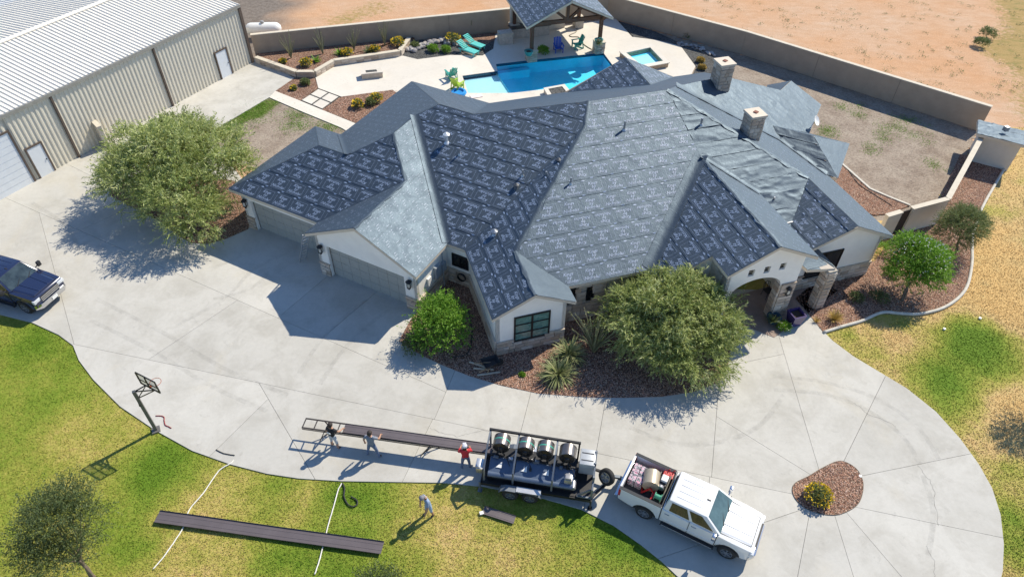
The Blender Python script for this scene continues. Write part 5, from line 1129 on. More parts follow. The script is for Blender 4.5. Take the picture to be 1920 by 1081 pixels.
def crown(name, lobes, nsh, shl, lps, ll, lw, mat, parent, off, seed, droop=.5, outw=1., shell=.45, updir=.35, spread=.5, clump=0, crad=.4):
    rg = np.random.default_rng(seed); lobes = [np.asarray(l, float) for l in lobes]; vol = np.array([l[3]*l[4]*l[5] for l in lobes])**.67; vol /= vol.sum()
    k = rg.choice(len(lobes), nsh, p=vol); L = np.array(lobes)[k]; d = rg.normal(size=(nsh, 3)); d /= np.linalg.norm(d, axis=1)[:, None]; d[:, 2] = np.where(d[:, 2] < -.35, -d[:, 2], d[:, 2])
    rr = (shell+(1-shell)*rg.random(nsh))**.6; rr *= .78+.30*fbm(d[:, 0]*2.3+k*7, d[:, 1]*2.3+d[:, 2]*1.7, seed)*1.3
    if clump:
        kc = rg.choice(len(lobes), clump, p=vol); Lc = np.array(lobes)[kc]; dc = rg.normal(size=(clump, 3)); dc /= np.linalg.norm(dc, axis=1)[:, None]; dc[:, 2] = np.where(dc[:, 2] < -.3, -dc[:, 2], dc[:, 2]); rc = .62+.42*rg.random(clump)
        ci = rg.integers(0, clump, nsh); jit = rg.normal(size=(nsh, 3)); d = dc[ci]*1.0+jit*.42; d /= np.linalg.norm(d, axis=1)[:, None]; L = Lc[ci]; pc = L[:, :3]+dc[ci]*L[:, 3:]*rc[ci][:, None]
        p = pc+jit*crad*.45*np.array([1, 1, .7]); tone = rg.normal(0, .17, clump)[ci]
    else:
        p = L[:, :3]+d*L[:, 3:]*rr[:, None]; tone = rg.normal(0, .06, nsh)
    dr = d*outw+np.array([0, 0, updir])[None]+rg.normal(size=(nsh, 3))*spread*.5; dr /= np.linalg.norm(dr, axis=1)[:, None]
    sl = shl*rg.uniform(.55, 1.25, nsh); t = np.linspace(.05, 1, lps)[None, :]+rg.uniform(-.03, .03, (nsh, lps)); B = p[:, None, :]+dr[:, None, :]*(sl[:, None]*t)[..., None]; B[..., 2] -= droop*sl[:, None]*t**2
    T = dr[:, None, :]*np.ones((1, lps, 1))+rg.normal(size=(nsh, lps, 3))*spread; T[..., 2] -= 2*droop*t*.6; T /= np.linalg.norm(T, axis=2)[..., None]
    n = nsh*lps; lnn = ll*rg.uniform(.6, 1.3, n); return leaves_mesh(name, B.reshape(-1, 3), T.reshape(-1, 3), lnn, lw*rg.uniform(.7, 1.3, n), mat, parent, off, rg, tone=np.repeat(tone, lps))
def trunk_limbs(base, tops, r0, parent, off, seed, fork=.35):
    rg = random.Random(seed); mb = MB(); b = np.asarray(base, float); mt = np.mean([t_[:3] for t_ in tops], 0); fk = b+(mt-b)*np.array([.45, .45, .5])
    for tp in tops:
        tp = np.asarray(tp, float); pts = []
        for i in range(7):
            t = i/6; q = (b+(fk-b)*t/.5) if t <= .5 else fk+(tp-fk)*(t-.5)/.5; q += np.array([rg.uniform(-.06, .06), rg.uniform(-.06, .06), 0])*(0 if i == 0 else 1); pts.append(q)
        mb.path(pts, [r0*(1-.8*i/6) for i in range(7)], 7)
    return mb.build("trunk", M_BARK, parent, off, smooth='all')
def tree(name, label, base, lobes, crown_kw, r0=.1, seed=1, cat="tree", group=None, extra=None):
    off = (base[0], base[1], 0.); T = thing(name, label, cat, off, group=group); trunk_limbs((base[0], base[1], -.02), [l[:3] for l in lobes], r0, T, off, seed)
    crown("crown", lobes, parent=T, off=off, seed=seed, **crown_kw)
    if extra: extra(T, off)
    return T
# big willow-leaved tree by garage 1
c0 = at(322, 330, 2.2); X = lambda dx, dy, z, rx, ry, rz: (c0[0]+dx, c0[1]+dy, z, rx, ry, rz)
tree("willow_acacia", "large spreading olive green tree beside the left garage", (c0[0]+.6, c0[1]-.4), [X(-2.0, 1.5, 2.2, 2.3, 2.2, 1.9), X(1.6, 1.6, 2.5, 2.4, 2.2, 2.0), X(.2, .3, 2.9, 2.4, 2.2, 1.9), X(-1.6, -.6, 1.9, 2.2, 1.9, 1.7), X(1.2, -2.2, 1.9, 2.0, 2.0, 1.8), X(2.8, .2, 2.2, 1.8, 1.9, 1.8), X(-.2, 2.7, 2.5, 2., 1.6, 1.7), X(2.1, -3.2, 1.4, 1.3, 1.3, 1.3)],
     dict(nsh=6500, shl=.75, lps=12, ll=.24, lw=.045, mat=ML_WIL, droop=.3, clump=420, crad=.5, updir=.5), .13, 21)
c0 = at(1263, 612, 1.7)
tree("willow_acacia", "large round olive green tree in front of the stone wall", (c0[0]+.1, c0[1]+.2), [X(0, .4, 2.0, 2.3, 2.1, 1.9), X(-1.7, .2, 1.6, 1.5, 1.7, 1.6), X(1.6, .1, 1.6, 1.6, 1.6, 1.5), X(.3, -1.3, 1.4, 1.9, 1.4, 1.4), X(-1., -1.1, 1.2, 1.4, 1.3, 1.2), X(1.3, -1.2, 1.1, 1.4, 1.2, 1.1), X(.2, 1.5, 2.0, 1.7, 1.3, 1.5), X(-1.5, 1.2, 1.7, 1.2, 1.1, 1.2)],
     dict(nsh=5200, shl=.62, lps=13, ll=.21, lw=.038, mat=ML_WIL, droop=.35, clump=330, crad=.45, updir=.45), .12, 22)
c0 = at(826, 605, 1.1)
tree("round_shrub", "bright green rounded shrub by the garage corner", (c0[0], c0[1]), [X(0, .1, 1.2, 1.15, 1.1, 1.05), X(-.5, -.5, .9, .8, .8, .8), X(.5, -.4, .9, .8, .8, .8), X(.1, .5, 1.3, .8, .7, .7)], dict(nsh=2000, shl=.34, lps=7, ll=.12, lw=.05, mat=ML_GRN, droop=.1, clump=150, crad=.45, spread=.8), .06, 23, "shrub")
c0 = at(775, 648, .4); tree("low_bush", "low dark flowering bush in front of the bright green shrub", (c0[0], c0[1]), [X(0, 0, .4, .55, .55, .45), X(.35, .3, .4, .45, .45, .4)], dict(nsh=420, shl=.2, lps=6, ll=.08, lw=.04, mat=ML_DRK, droop=.1, shell=.5, spread=.9), .03, 24, "bush")
c0 = at(112, 985, 3.0); bs = at(186, 1096)
tree("mesquite_tree", "sparse dark green young tree at the lower left lawn", (bs[0], bs[1]), [X(0, 0, 3.2, 1.0, 1.0, 1.1), X(-.7, -.3, 2.9, .8, .8, .7), X(.8, .1, 3.0, .9, .8, .7), X(0, .9, 3.3, .7, .7, .8), X(-.2, -.9, 2.6, .8, .6, .6), X(.5, .8, 3.2, .5, .5, .7), X(-.9, .6, 3.1, .6, .5, .5), X(.3, -1.1, 2.5, .8, .6, .6), X(-.7, -1.0, 2.4, .7, .6, .6), X(.9, -.6, 2.6, .6, .6, .6)], dict(nsh=2800, shl=.55, lps=8, ll=.085, lw=.036, mat=ML_DRK, droop=.12, shell=.15, spread=.8), .06, 25)
c0 = at(1722, 492, 2.0); bs = at(1689, 565)
def blossoms(T, off):
    rg = np.random.default_rng(3); n = 260; d = rg.normal(size=(n, 3)); d /= np.linalg.norm(d, axis=1)[:, None]; d[:, 2] = abs(d[:, 2]); p = np.array([c0[0], c0[1], 2.15])+d*np.array([1.35, 1.3, 1.25])*rg.uniform(.85, 1.05, (n, 1)); tag(leaves_mesh("blossom", p, d, np.full(n, .10), np.full(n, .09), ML_WHT, T, off, rg), kind="stuff")
tree("oleander_tree", "multi-stem green tree with white blossoms in the right gravel bed", (bs[0], bs[1]), [X(0, 0, 2.0, 1.35, 1.3, 1.15), X(-.7, -.5, 1.6, 1.0, .9, .9), X(.8, .3, 1.8, 1.0, .9, .9), X(.3, -.7, 1.6, 1.0, .8, .9), X(-.2, .8, 2.3, .9, .8, .8)], dict(nsh=2400, shl=.4, lps=8, ll=.14, lw=.045, mat=ML_GRN, droop=.15, shell=.4, spread=.7), .05, 26, extra=blossoms)
c0 = at(1806, 422, 1.9); bs = at(1792, 474)
tree("round_olive_shrub", "round grey-green shrub tree beside the tan garden wall", (bs[0], bs[1]), [X(0, 0, 1.7, 1.25, 1.2, 1.1), X(-.5, -.4, 1.4, .9, .9, .9), X(.6, .3, 1.7, .8, .8, .7), X(.2, .7, 2.0, .7, .6, .6)], dict(nsh=2300, shl=.42, lps=9, ll=.13, lw=.025, mat=ML_OLV, droop=.25, shell=.4), .045, 27)
sh = at(1906, 815); bs = sh+np.array([.752, .664, 0])*3.1
c0 = np.array([bs[0], bs[1], 0]); tree("lawn_tree", "tree on the right lawn whose shadow falls by the frame edge", (bs[0], bs[1]), [X(0, 0, 3.0, 1.0, 1.0, 1.0), X(.6, .3, 2.8, .8, .8, .8), X(-.5, -.3, 2.8, .6, .6, .7)], dict(nsh=700, shl=.5, lps=8, ll=.1, lw=.04, mat=ML_DRK, droop=.15, shell=.2, spread=.8), .08, 28)
c0 = at(708, 1092, .8); tree("lawn_bush", "dark bush peeking in at the bottom edge of the lawn", (c0[0], c0[1]), [X(0, 0, .7, .8, .6, .65), X(.5, -.1, .6, .5, .5, .5)], dict(nsh=520, shl=.35, lps=8, ll=.09, lw=.03, mat=ML_DRK, droop=.15, shell=.3, spread=.8), .05, 29, "bush")
def small_bush(px, r, mat, label, seed, flowers=None, name="flowering_bush", group=None, ll=.07, z=0.03, nsh=260, fl=110):
    c0_ = at(*px, z); T = thing(name, label, "bush", (c0_[0], c0_[1], z), group=group); off = (c0_[0], c0_[1], z)
    crown("foliage", [(c0_[0], c0_[1], z+r*.5, r*.8, r*.8, r*.6), (c0_[0]+r*.3, c0_[1]-r*.2, z+r*.45, r*.6, r*.6, r*.5), (c0_[0]-r*.3, c0_[1]+r*.2, z+r*.5, r*.55, r*.6, r*.5)], nsh, r*.35, 6, ll, ll*.5, mat, T, off, seed, droop=.1, shell=.5, spread=.9)
    if flowers is not None:
        rg = np.random.default_rng(seed); d = rg.normal(size=(fl, 3)); d /= np.linalg.norm(d, axis=1)[:, None]; d[:, 2] = abs(d[:, 2]); p = np.array([c0_[0], c0_[1], z+r*.5])+d*np.array([r*1.05, r*1.05, r*.78])*rg.uniform(.85, 1.1, (fl, 1)); tag(leaves_mesh("flowers", p, d, np.full(fl, ll*1.1), np.full(fl, ll*1.1), flowers, T, off, rg, 0), kind="stuff")
    return T
small_bush((1531, 934), .50, ML_OLV, "round yellow-flowering bush on the drive island", 31, ML_YEL, ll=.075, nsh=600, fl=260, z=.055)
for i, (px, r, lb, z) in enumerate([((574, 123), .42, "yellow lantana at the angle of the planter wall", .36), ((651, 104), .42, "yellow lantana midway along the raised planter", .36), ((703, 97), .38, "yellow lantana near the tall wand cactus in the planter", .36), ((746, 85), .5, "yellow lantana at the right end of the raised planter", .36), ((849, 80), .6, "large yellow lantana above the loungers", .03), ((671, 201), .42, "yellow lantana nearest the house in the patio gravel", .02), ((706, 190), .45, "yellow lantana in the patio gravel near the roof edge", .02), ((551, 168), .22, "small yellow lantana beside the pavers", .02), ((531, 118), .25, "small yellow lantana at the left end of the planter", .36)]):
    small_bush(px, r, ML_OLV, lb, 40+i, ML_YEL, "lantana_bush", "yellow lantanas in the back yard", ll=.12, z=z, nsh=160, fl=70 if r > .3 else 35)
for i, (px, r, m, lb) in enumerate([((1656, 474), .55, ML_GRN, "small green bush against the east gable corner"), ((1603, 562), .4, ML_DRK, "dark low bush in the right gravel bed near the column"), ((1645, 563), .5, ML_DRK, "dark spreading bush under the white blossom tree"), ((1672, 515), .4, ML_GRN, "yellow-green low bush left of the white blossom tree"), ((979, 703), .13, ML_GRN, "tiny green sprout in the front gravel bed"), ((573, 158), .35, ML_OLV, "small olive bush in the gravel above the pavers"), ((696, 196), .4, ML_OLV, "olive bush between the two patio lantanas"), ((1870, 305), .4, ML_OLV, "thin olive bush in the gravel below the well house"), ((1018, 100), .5, ML_GRN, "bright green plant in the pavilion shade"), ((812, 96), .45, ML_GRN, "pale green grass clump among the dry creek boulders"), ((836, 97), .4, ML_GRN, "right-hand green clump among the dry creek boulders"), ((778, 90), .4, ML_OLV, "brownish bush behind the dry creek boulders"), ((1290, 70), .5, ML_DRK, "dark shrub against the wall behind the spa"), ((1313, 116), .3, ML_DRY, "tawny clump in the pebble bed"), ((1316, 130), .3, ML_DRY, "lower tawny clump in the pebble bed"), ((1850, 70), .7, ML_OLV, "green scrub bush on the dirt field at upper right"), ((1838, 86), .6, ML_OLV, "grey-green scrub bush beside the dry grass")]):
    small_bush(px, r, m, lb, 60+i, None, "garden_bush", None, ll=.07 if i < 5 else .11, nsh=240)
def blades(name, label, px, n, ln, wd_, mat, seed, z=.05, spread=1., curl=.5, cat="plant", part="leaves", group=None, tall=0.):
    q = at(*px, z); rg = np.random.default_rng(seed); T = thing(name, label, cat, (q[0], q[1], z), group=group); az = rg.uniform(0, 6.28, n); el = np.arccos(1-rg.random(n)*spread); L = ln*rg.uniform(.7, 1.15, n); V = []; F = []; R = []
    K_ = 5
    for i in range(n):
        h = np.array([math.cos(az[i]), math.sin(az[i]), 0.]); s = np.array([-h[1], h[0], 0.]); p = np.array([q[0], q[1], z+tall*rg.random()]); k0 = len(V); rv = np.clip(rg.normal(.5, .25), 0, 1)
        for j in range(K_+1):
            t = j/K_; e = el[i]+curl*t*t; w_ = wd_*(1-t**2.5)*.5+.002; V += [p-s*w_, p+s*w_]; R += [rv, rv]; p = p+(h*math.sin(e)+np.array([0, 0, 1])*math.cos(e))*L[i]/K_
        F += [(k0+2*j, k0+2*j+2, k0+2*j+3, k0+2*j+1) for j in range(K_)]
    o = numesh(part, V, F, mat, T, off=(q[0], q[1], z)); fattr(o, "r", R); return T
blades("yucca", "larger yucca with arching leaves at the bed's front edge", (1046, 705), 260, 1.1, .045, ML_YUC, 71, spread=.95, curl=.9, tall=.15); blades("yucca", "yucca clump just behind the front yucca", (1066, 672), 240, 1.05, .045, ML_YUC, 72, spread=.95, curl=.9, tall=.35)
blades("dry_grass_clump", "golden dry grass clump beside the entry column", (1563, 600), 160, .62, .02, ML_DRY, 73, spread=.5, curl=.7); blades("dry_grass_clump", "small golden grass clump at the entry walk corner", (1530, 602), 50, .3, .015, ML_DRY, 74, spread=.6, curl=.6)
for i, (px, lb) in enumerate([((592, 115), "spiky green agave at the planter bend"), ((636, 102), "spiky green agave beside the planter lantana"), ((690, 98), "pale agave in the right half of the planter")]): blades("agave", lb, px, 40, .6, .09, ML_GRN if i < 2 else ML_YUC, 75+i, z=.36, spread=.9, curl=.3, group="planter agaves")
def ocotillo(px, n, h, r, label, seed, z=.05, leafy=0, spr=.45, name="ocotillo"):
    q = at(*px, z); rg = random.Random(seed); off = (q[0], q[1], z); T = thing(name, label, "cactus", off); mb = MB(); LB_, LT = [], []
    for i in range(n):
        a = rg.uniform(0, 6.28); e = rg.uniform(.05, spr); L = h*rg.uniform(.65, 1.1); pts = []; p = np.array([q[0], q[1], z-.03])
        for j in range(7):
            pts.append(p.copy()); ee = e*(.6+.6*j/6); p = p+np.array([math.cos(a)*math.sin(ee), math.sin(a)*math.sin(ee), math.cos(ee)])*L/6+np.array([rg.uniform(-.02, .02), rg.uniform(-.02, .02), 0])
        mb.path(pts, [r*(1-.5*j/6) for j in range(7)], 5)
        for j in range(leafy): t = rg.uniform(.3, 6); k = int(min(5, t)); LB_.append(pts[k]+(pts[k+1]-pts[k])*(t-k)); LT.append([rg.uniform(-1, 1), rg.uniform(-1, 1), rg.uniform(-.3, .8)])
    o = mb.build("wands", ML_STEM, T, off); fattr(o, "r", np.random.default_rng(seed).random(len(o.data.vertices)))
    if leafy: LT = np.array(LT); LT /= np.linalg.norm(LT, axis=1)[:, None]; m_ = len(LB_); leaves_mesh("leaves", np.array(LB_), LT, np.full(m_, .07), np.full(m_, .035), ML_YUC, T, off, np.random.default_rng(seed))
ocotillo((1113, 660), 46, 2.5, .027, "tall bushy wand cactus before the stone wall windows", 81, leafy=26, spr=.75)
for i, px in enumerate([(546, 109), (606, 101), (664, 94), (722, 86)]):
    ocotillo(px, 12, 2.0, .036, ["leftmost thin wand cactus in the raised planter", "second thin wand cactus from the warehouse in the planter", "third thin wand cactus from the warehouse in the planter", "rightmost thin wand cactus in the raised planter"][i], 82+i, .36, 3, .5)
ocotillo((886, 62), 7, 1.3, .03, "dark wand cactus against the garden wall near the pavilion", 90, .03, 10, .35); 
# potted plants
for px, z, r, h, col, lb, sp in [((991, 104), .96, .34, .4, (.05, .22, .20), "teal bowl planter on the left pavilion pillar", 1), ((1122, 83), .96, .34, .42, (.08, .30, .27), "teal bowl planter with agave on the right pavilion pillar", 2), ((1448, 603), .05, .36, .42, (.02, .06, .09), "dark blue round pot at the left of the entry column", 3)]:
    T, q = pot(px, z, r, h, col, lb)
    if sp >= 2: blades("agave" if sp == 2 else "pot_shrub", "spiky agave growing in the right pillar bowl" if sp == 2 else "dark leafy plant in the round blue pot", px, 46 if sp == 2 else 70, .5, .07 if sp == 2 else .04, ML_YUC if sp == 2 else ML_DRK, 95+sp, z=z+h*.85, spread=.8, curl=.3)
small_bush((1468, 616), .34, ML_GRN, "bright green leafy plant spilling at the porch edge", 97, ML_WHT, "porch_plant", ll=.08, nsh=260, fl=14)
q = at(1487, 605, .05); T = thing("square_planter", "glossy purple-blue square planter at the entry column", "planter", tuple(q), math.radians(B_)); mb = MB()
mb.add([(-.25, -.25, 0), (.25, -.25, 0), (.25, .25, 0), (-.25, .25, 0), (-.36, -.36, .75), (.36, -.36, .75), (.36, .36, .75), (-.36, .36, .75), (-.29, -.29, .75), (.29, -.29, .75), (.29, .29, .75), (-.29, .29, .75), (-.27, -.27, .62), (.27, -.27, .62), (.27, .27, .62), (-.27, .27, .62)], [(3, 2, 1, 0), (0, 1, 5, 4), (1, 2, 6, 5), (2, 3, 7, 6), (3, 0, 4, 7), (4, 5, 9, 8), (5, 6, 10, 9), (6, 7, 11, 10), (7, 4, 8, 11), (8, 9, 13, 12), (9, 10, 14, 13), (10, 11, 15, 14), (11, 8, 12, 15)]); mb.build("shell", M("purple_glaze", (.045, .03, .12), .2, var=.2), T)
mb = MB(); mb.box((0, 0, .6), (.54, .54, .03)); mb.build("earth", M("pot_earth", (.05, .035, .025), .95), T)
# scrub dotted over the dirt field (uncountable specks)
def scrub():
    rg = np.random.default_rng(8); B, Tn, L = [], [], []
    for i in range(260):
        x = rg.uniform(1230, 1920); y = rg.uniform(0, 190); q = at(x, y)
        if inpoly(np.array([q[0]]), np.array([q[1]]), YARD)[0] or rg.random() > .9: continue
        w_ = rg.uniform(.12, .34)
        for k in range(22): d = rg.normal(size=3); d[2] = abs(d[2]); d /= np.linalg.norm(d); B.append(q+np.array([rg.normal()*w_, rg.normal()*w_, 0])); Tn.append(d); L.append(rg.uniform(.06, .16))
    L = np.array(L); o = leaves_mesh("field_scrub", np.array(B), np.array(Tn), L, L*.35, ML_OLV, None, None, rg); tag(o, "specks of low scrub scattered over the orange dirt field", "scrub", kind='stuff')
scrub()
def yard_weeds():
    rg = np.random.default_rng(18); B, Tn, L = [], [], []
    spots = [(450, 215), (410, 245), (500, 195), (560, 215), (545, 235), (615, 238), (480, 215), (430, 235), (470, 200), (1545, 245), (1555, 250), (1660, 255), (1690, 240), (1640, 280), (1750, 310), (1600, 210), (1720, 260), (1580, 200), (1700, 225), (1660, 240)]
    for x, y in spots:
        for j in range(22 if x < 700 else 8):
            q = at(x+rg.normal()*14, y+rg.normal()*6)
            for k in range(45): d = rg.normal(size=3); d[2] = abs(d[2])+.3; d /= np.linalg.norm(d); B.append(q+np.array([rg.normal()*.28, rg.normal()*.28, -.03])); Tn.append(d); L.append(rg.uniform(.05, .13))
    L = np.array(L); o = leaves_mesh("yard_weeds", np.array(B), np.array(Tn), L, L*.3, ML_GRN, None, None, rg); tag(o, "patches of green weeds in the bare back yard soil", "weeds", kind='stuff')
yard_weeds()
# ================================================================== pickups
def mat_paint(name, col, coat=.8, rough=.32):
    t = NT(name); c = t.coord('obj'); t.col(t.mix(t.ramp(t.noise(c, 5., 4, .6), [(.4, 0.), (.8, .25)]), col, tuple(x*.88 for x in col))); t.set(rough, 0., .5, coat); return t.m
M_TYRE = M("tyre_rubber", (.022, .021, .02), .85, var=.25, bump=.2, bs=60); M_RIM = M("rim_alloy", (.42, .42, .43), .3, .8, var=.1); M_CHR = M("chrome", (.62, .63, .65), .14, 1., var=.05); M_LINER = M("bed_liner", (.03, .032, .036), .75, var=.2, bump=.3, bs=50); M_DKP = M("dark_plastic", (.025, .025, .027), .6, var=.2)
M_AGLASS = M("car_glass", (.02, .03, .032), .06, var=.2, spec=.9); M_WSHLD = M("windscreen_glass", (.06, .10, .10), .05, var=.35, ns=2.5, spec=.9); M_RED = M("tail_light_red", (.42, .02, .02), .25, var=.1); M_LENS = M("lamp_lens", (.62, .64, .66), .1, var=.1)
def wheel(parent, x, y, r=.40, wd_=.28, spokes=6, name="wheel", z=None):
    s = 1 if y > 0 else -1; R = Matrix.Translation((x, y, r if z is None else z)) @ Matrix.Rotation(math.pi/2, 4, 'X')
    mb = MB(); mb.lathe([(r*.62, -wd_/2), (r*.9, -wd_/2), (r, -wd_*.32), (r, wd_*.32), (r*.9, wd_/2), (r*.62, wd_/2), (r*.6, 0)], 22, (0, 0, 0), R); W = mb.build(name, M_TYRE, parent, smooth=True)
    mb = MB(); o = -s*(wd_/2-.05); mb.lathe([(r*.63, o-.06), (r*.63, o+.05), (r*.57, o+.05), (r*.55, o-.02), (.02, o-.02)], 20, (0, 0, 0), R)
    for i in range(spokes): a = 2*math.pi*i/spokes; mb.box((0, r*.3, o-s*.015), (r*.13, r*.56, .05), 0, R @ Matrix.Rotation(a, 4, 'Z'))
    mb.lathe([(r*.17, o-.05), (r*.17, o+.04), (r*.05, o+.045)], 10, (0, 0, 0), R); mb.build("rim", M_RIM, W, smooth=True); return W
def arch(cx, r, z0, n=9, flat=None): return [(cx+r*math.cos(t), max(z0, .40+r*math.sin(t))) for t in np.linspace(math.pi, 0, n)]
def pickup(name, label, loc, rz, paint, plate=False, wind=M_WSHLD):
    T = thing(name, label, "pickup truck", loc, rz); W = .99; ra, fa = -1.80, 1.80; zb = .48; ar = .52
    def part(n, mb, m, par=T, bv=0., sm=False): return mb.build(n, m, par, bevel=bv, smooth=sm or bool(bv))
    def shear_in(o, z0, k):   # body sides lean in above the belt
        for v in o.data.vertices:
            if v.co.z > z0: v.co.y *= 1-k*(v.co.z-z0)
    # front clip
    pf = [(1.22, zb)]+[p for p in arch(fa, ar, zb)]+[(2.52, zb), (2.72, .62), (2.76, .86), (2.70, 1.10), (2.60, 1.19), (1.9, 1.255), (1.22, 1.29)]
    mb = MB(); mb.extr(pf, -W, W); o = part("front_body", mb, paint, bv=.055)
    for v in o.data.vertices:
        if v.co.x > 2.2: v.co.y *= 1-.10*((v.co.x-2.2)/.56)**2
    mb = MB(); mb.add([(1.28, -.78, 1.290), (2.58, -.70, 1.196), (2.58, .70, 1.196), (1.28, .78, 1.290), (1.28, -.68, 1.325), (2.50, -.6, 1.235), (2.50, .6, 1.235), (1.28, .68, 1.325), (1.28, -.2, 1.33), (2.5, -.2, 1.235), (2.5, .2, 1.235), (1.28, .2, 1.33)], [(0, 1, 5, 4), (1, 2, 10, 9, 5), (6, 10, 2), (2, 3, 7, 6), (3, 0, 4, 8), (3, 8, 11, 7), (4, 5, 9, 8), (8, 9, 10, 11), (11, 10, 6, 7)]); part("hood", mb, paint)
    # cab
    mb = MB(); mb.extr([(-1.13, zb), (1.23, zb), (1.23, 1.29), (-1.13, 1.33)], -W, W); part("cab_lower", mb, paint, bv=.04)
    b = [(-1.1, .955, 1.31), (1.34, .955, 1.29)]; t_ = [(-.98, .76, 1.87), (.60, .76, 1.88)]
    P = [(b[0][0], -b[0][1], b[0][2]), (b[1][0], -b[1][1], b[1][2]), (b[1][0], b[1][1], b[1][2]), (b[0][0], b[0][1], b[0][2]), (t_[0][0], -t_[0][1], t_[0][2]), (t_[1][0], -t_[1][1], t_[1][2]), (t_[1][0], t_[1][1], t_[1][2]), (t_[0][0], t_[0][1], t_[0][2])]
    mb = MB(); mb.add(P, [(3, 2, 1, 0), (4, 5, 6, 7), (0, 1, 5, 4), (1, 2, 6, 5), (2, 3, 7, 6), (3, 0, 4, 7)]); part("cab_roof", mb, paint, bv=.07)
    for y in (-.45, -.15, .15, .45): mb = MB(); mb.box((-.2, y, 1.882), (1.1, .05, .012)); part("roof_rib", mb, paint)
    for s in (-1, 1):
        for x in (-1.14, .06, 1.225): mb = MB(); mb.box((x, s*(W+.003), .93), (.022, .012, .82)); part("door_seam", mb, M_DKP)
        mb = MB(); mb.bar((1.3, s*.80, 1.296), (2.56, s*.72, 1.20), .018, .012); part("hood_seam", mb, M_DKP); mb = MB(); mb.bar((1.32, s*.34, 1.333), (2.48, s*.28, 1.242), .05, .03); part("hood_crease", mb, paint, bv=.012)
        mb = MB(); mb.box((.1, s*(W+.012), .70), (2.2, .02, .05)); part("side_trim", mb, paint)
    mb = MB(); mb.box((2.56, 0, 1.212), (.02, 1.38, .012)); part("hood_seam", mb, M_DKP)
    mb = MB(); mb.box((.45, 0, 1.89), (.16, .05, .03)); part("antenna_fin", mb, M_DKP)
    def pane(n, q, u0, u1, v0, v1, m, push=.012, taper=0.):
        q = [Vector(p) for p in q]; nrm = (q[1]-q[0]).cross(q[3]-q[0]).normalized()
        if nrm.dot((q[0]+q[2])/2-Vector((0, 0, 1.5))) < 0: nrm = -nrm
        L = lambda u, v: q[0]*(1-u)*(1-v)+q[1]*u*(1-v)+q[2]*u*v+q[3]*(1-u)*v
        c = [L(u0, v0), L(u1+taper, v0), L(u1, v1), L(u0, v1)]; mb = MB(); mb.add([p+nrm*push for p in c]+[p-nrm*.03 for p in c], [(0, 1, 2, 3), (7, 6, 5, 4), (0, 4, 5, 1), (1, 5, 6, 2), (2, 6, 7, 3), (3, 7, 4, 0)]); return part(n, mb, m)
    ws = pane("windscreen", (P[1], P[2], P[6], P[5]), .06, .94, .05, .93, wind); pane("rear_window", (P[3], P[0], P[4], P[7]), .12, .88, .15, .88, M_AGLASS)
    mb = MB()
    for y0 in (-.45, .25): mb.bar((1.33, y0, 1.33), (1.12, y0+.42, 1.47), .025, .02)
    part("wiper", mb, M_DKP)
    for s in (-1, 1):
        q = (P[0], P[1], P[5], P[4]) if s < 0 else (P[3], P[2], P[6], P[7])
        pane("side_window", q, .10, .47, .12, .86, M_AGLASS); pane("side_window", q, .53, .84, .12, .86, M_AGLASS, taper=.06)
        for x0, x1 in ((-1.08, .05), (.07, 1.2)):
            mb = MB(); mb.box(((x0+x1)/2, s*(W+.001), .92), (x1-x0-.03, .014, .72)); dr = part("door", mb, paint, bv=.006); mb = MB(); mb.box((x0+.2, s*(W+.018), 1.16), (.2, .03, .045)); part("door_handle", mb, M_CHR, dr)
        mb = MB(); mb.box((.12, s*(W+.06), .42), (2.3, .16, .06)); part("running_board", mb, M_DKP); mb = MB(); mb.box((.12, s*(W+.145), .445), (2.2, .02, .03)); part("step_trim", mb, M_CHR); mb = MB(); mb.box((.12, s*(W-.02), .47), (2.2, .06, .1)); part("rocker", mb, M_DKP)
        mb = MB(); mb.bar((1.1, s*.95, 1.36), (1.12, s*1.16, 1.40), .05); mb.box((1.11, s*1.2, 1.44), (.14, .2, .28)); part("door_mirror", mb, M_CHR if not plate else M_DKP, bv=.02)
        # bed side with arch, rail cap
        pb = [(-3.02, .62), (-2.5, zb+.02)]+[p for p in arch(ra, ar, zb)]+[(-1.16, zb), (-1.16, 1.36), (-3.04, 1.38)]
        mb = MB(); y0, y1 = (s*.86, s*W); mb.extr(pb, min(y0, y1), max(y0, y1)); part("bed_side", mb, paint, bv=.03); mb = MB(); mb.box((-2.1, s*.925, 1.385), (1.86, .14, .02)); part("rail_cap", mb, M_LINER)
        mb = MB(); mb.extr([(ra-.45, .8), (ra+.45, .8), (ra+.38, 1.05), (ra-.38, 1.05)], *(sorted((s*.62, s*.87)))); part("wheel_tub", mb, M_LINER)
        mb = MB(); mb.box((-3.0, s*.93, 1.12), (.1, .16, .42)); part("tail_light", mb, M_RED, bv=.015); mb = MB(); mb.box((2.66, s*.76, 1.0), (.16, .42, .2)); part("headlight", mb, M_LENS, bv=.02)
        wheel(T, ra, s*.86); wheel(T, fa, s*.86)
        for cx in (ra, fa): mb = MB(); mb.extr([(cx+.50*math.cos(t), .40+.50*math.sin(t)) for t in np.linspace(math.pi, 0, 9)], *(sorted((s*.55, s*.93)))); part("wheel_well", mb, M_DKP)
    mb = MB(); mb.box((-2.1, 0, .80), (1.86, 1.74, .06)); part("bed_floor", mb, M_LINER); mb = MB(); mb.box((-1.18, 0, 1.08), (.05, 1.74, .56)); part("bed_front", mb, M_LINER)
    mb = MB(); mb.box((-3.02, 0, 1.07), (.09, 1.70, .58)); tg = part("tailgate", mb, paint, bv=.02); mb = MB(); mb.box((-3.075, 0, 1.2), (.02, .3, .1)); part("tailgate_handle", mb, M_DKP, tg)
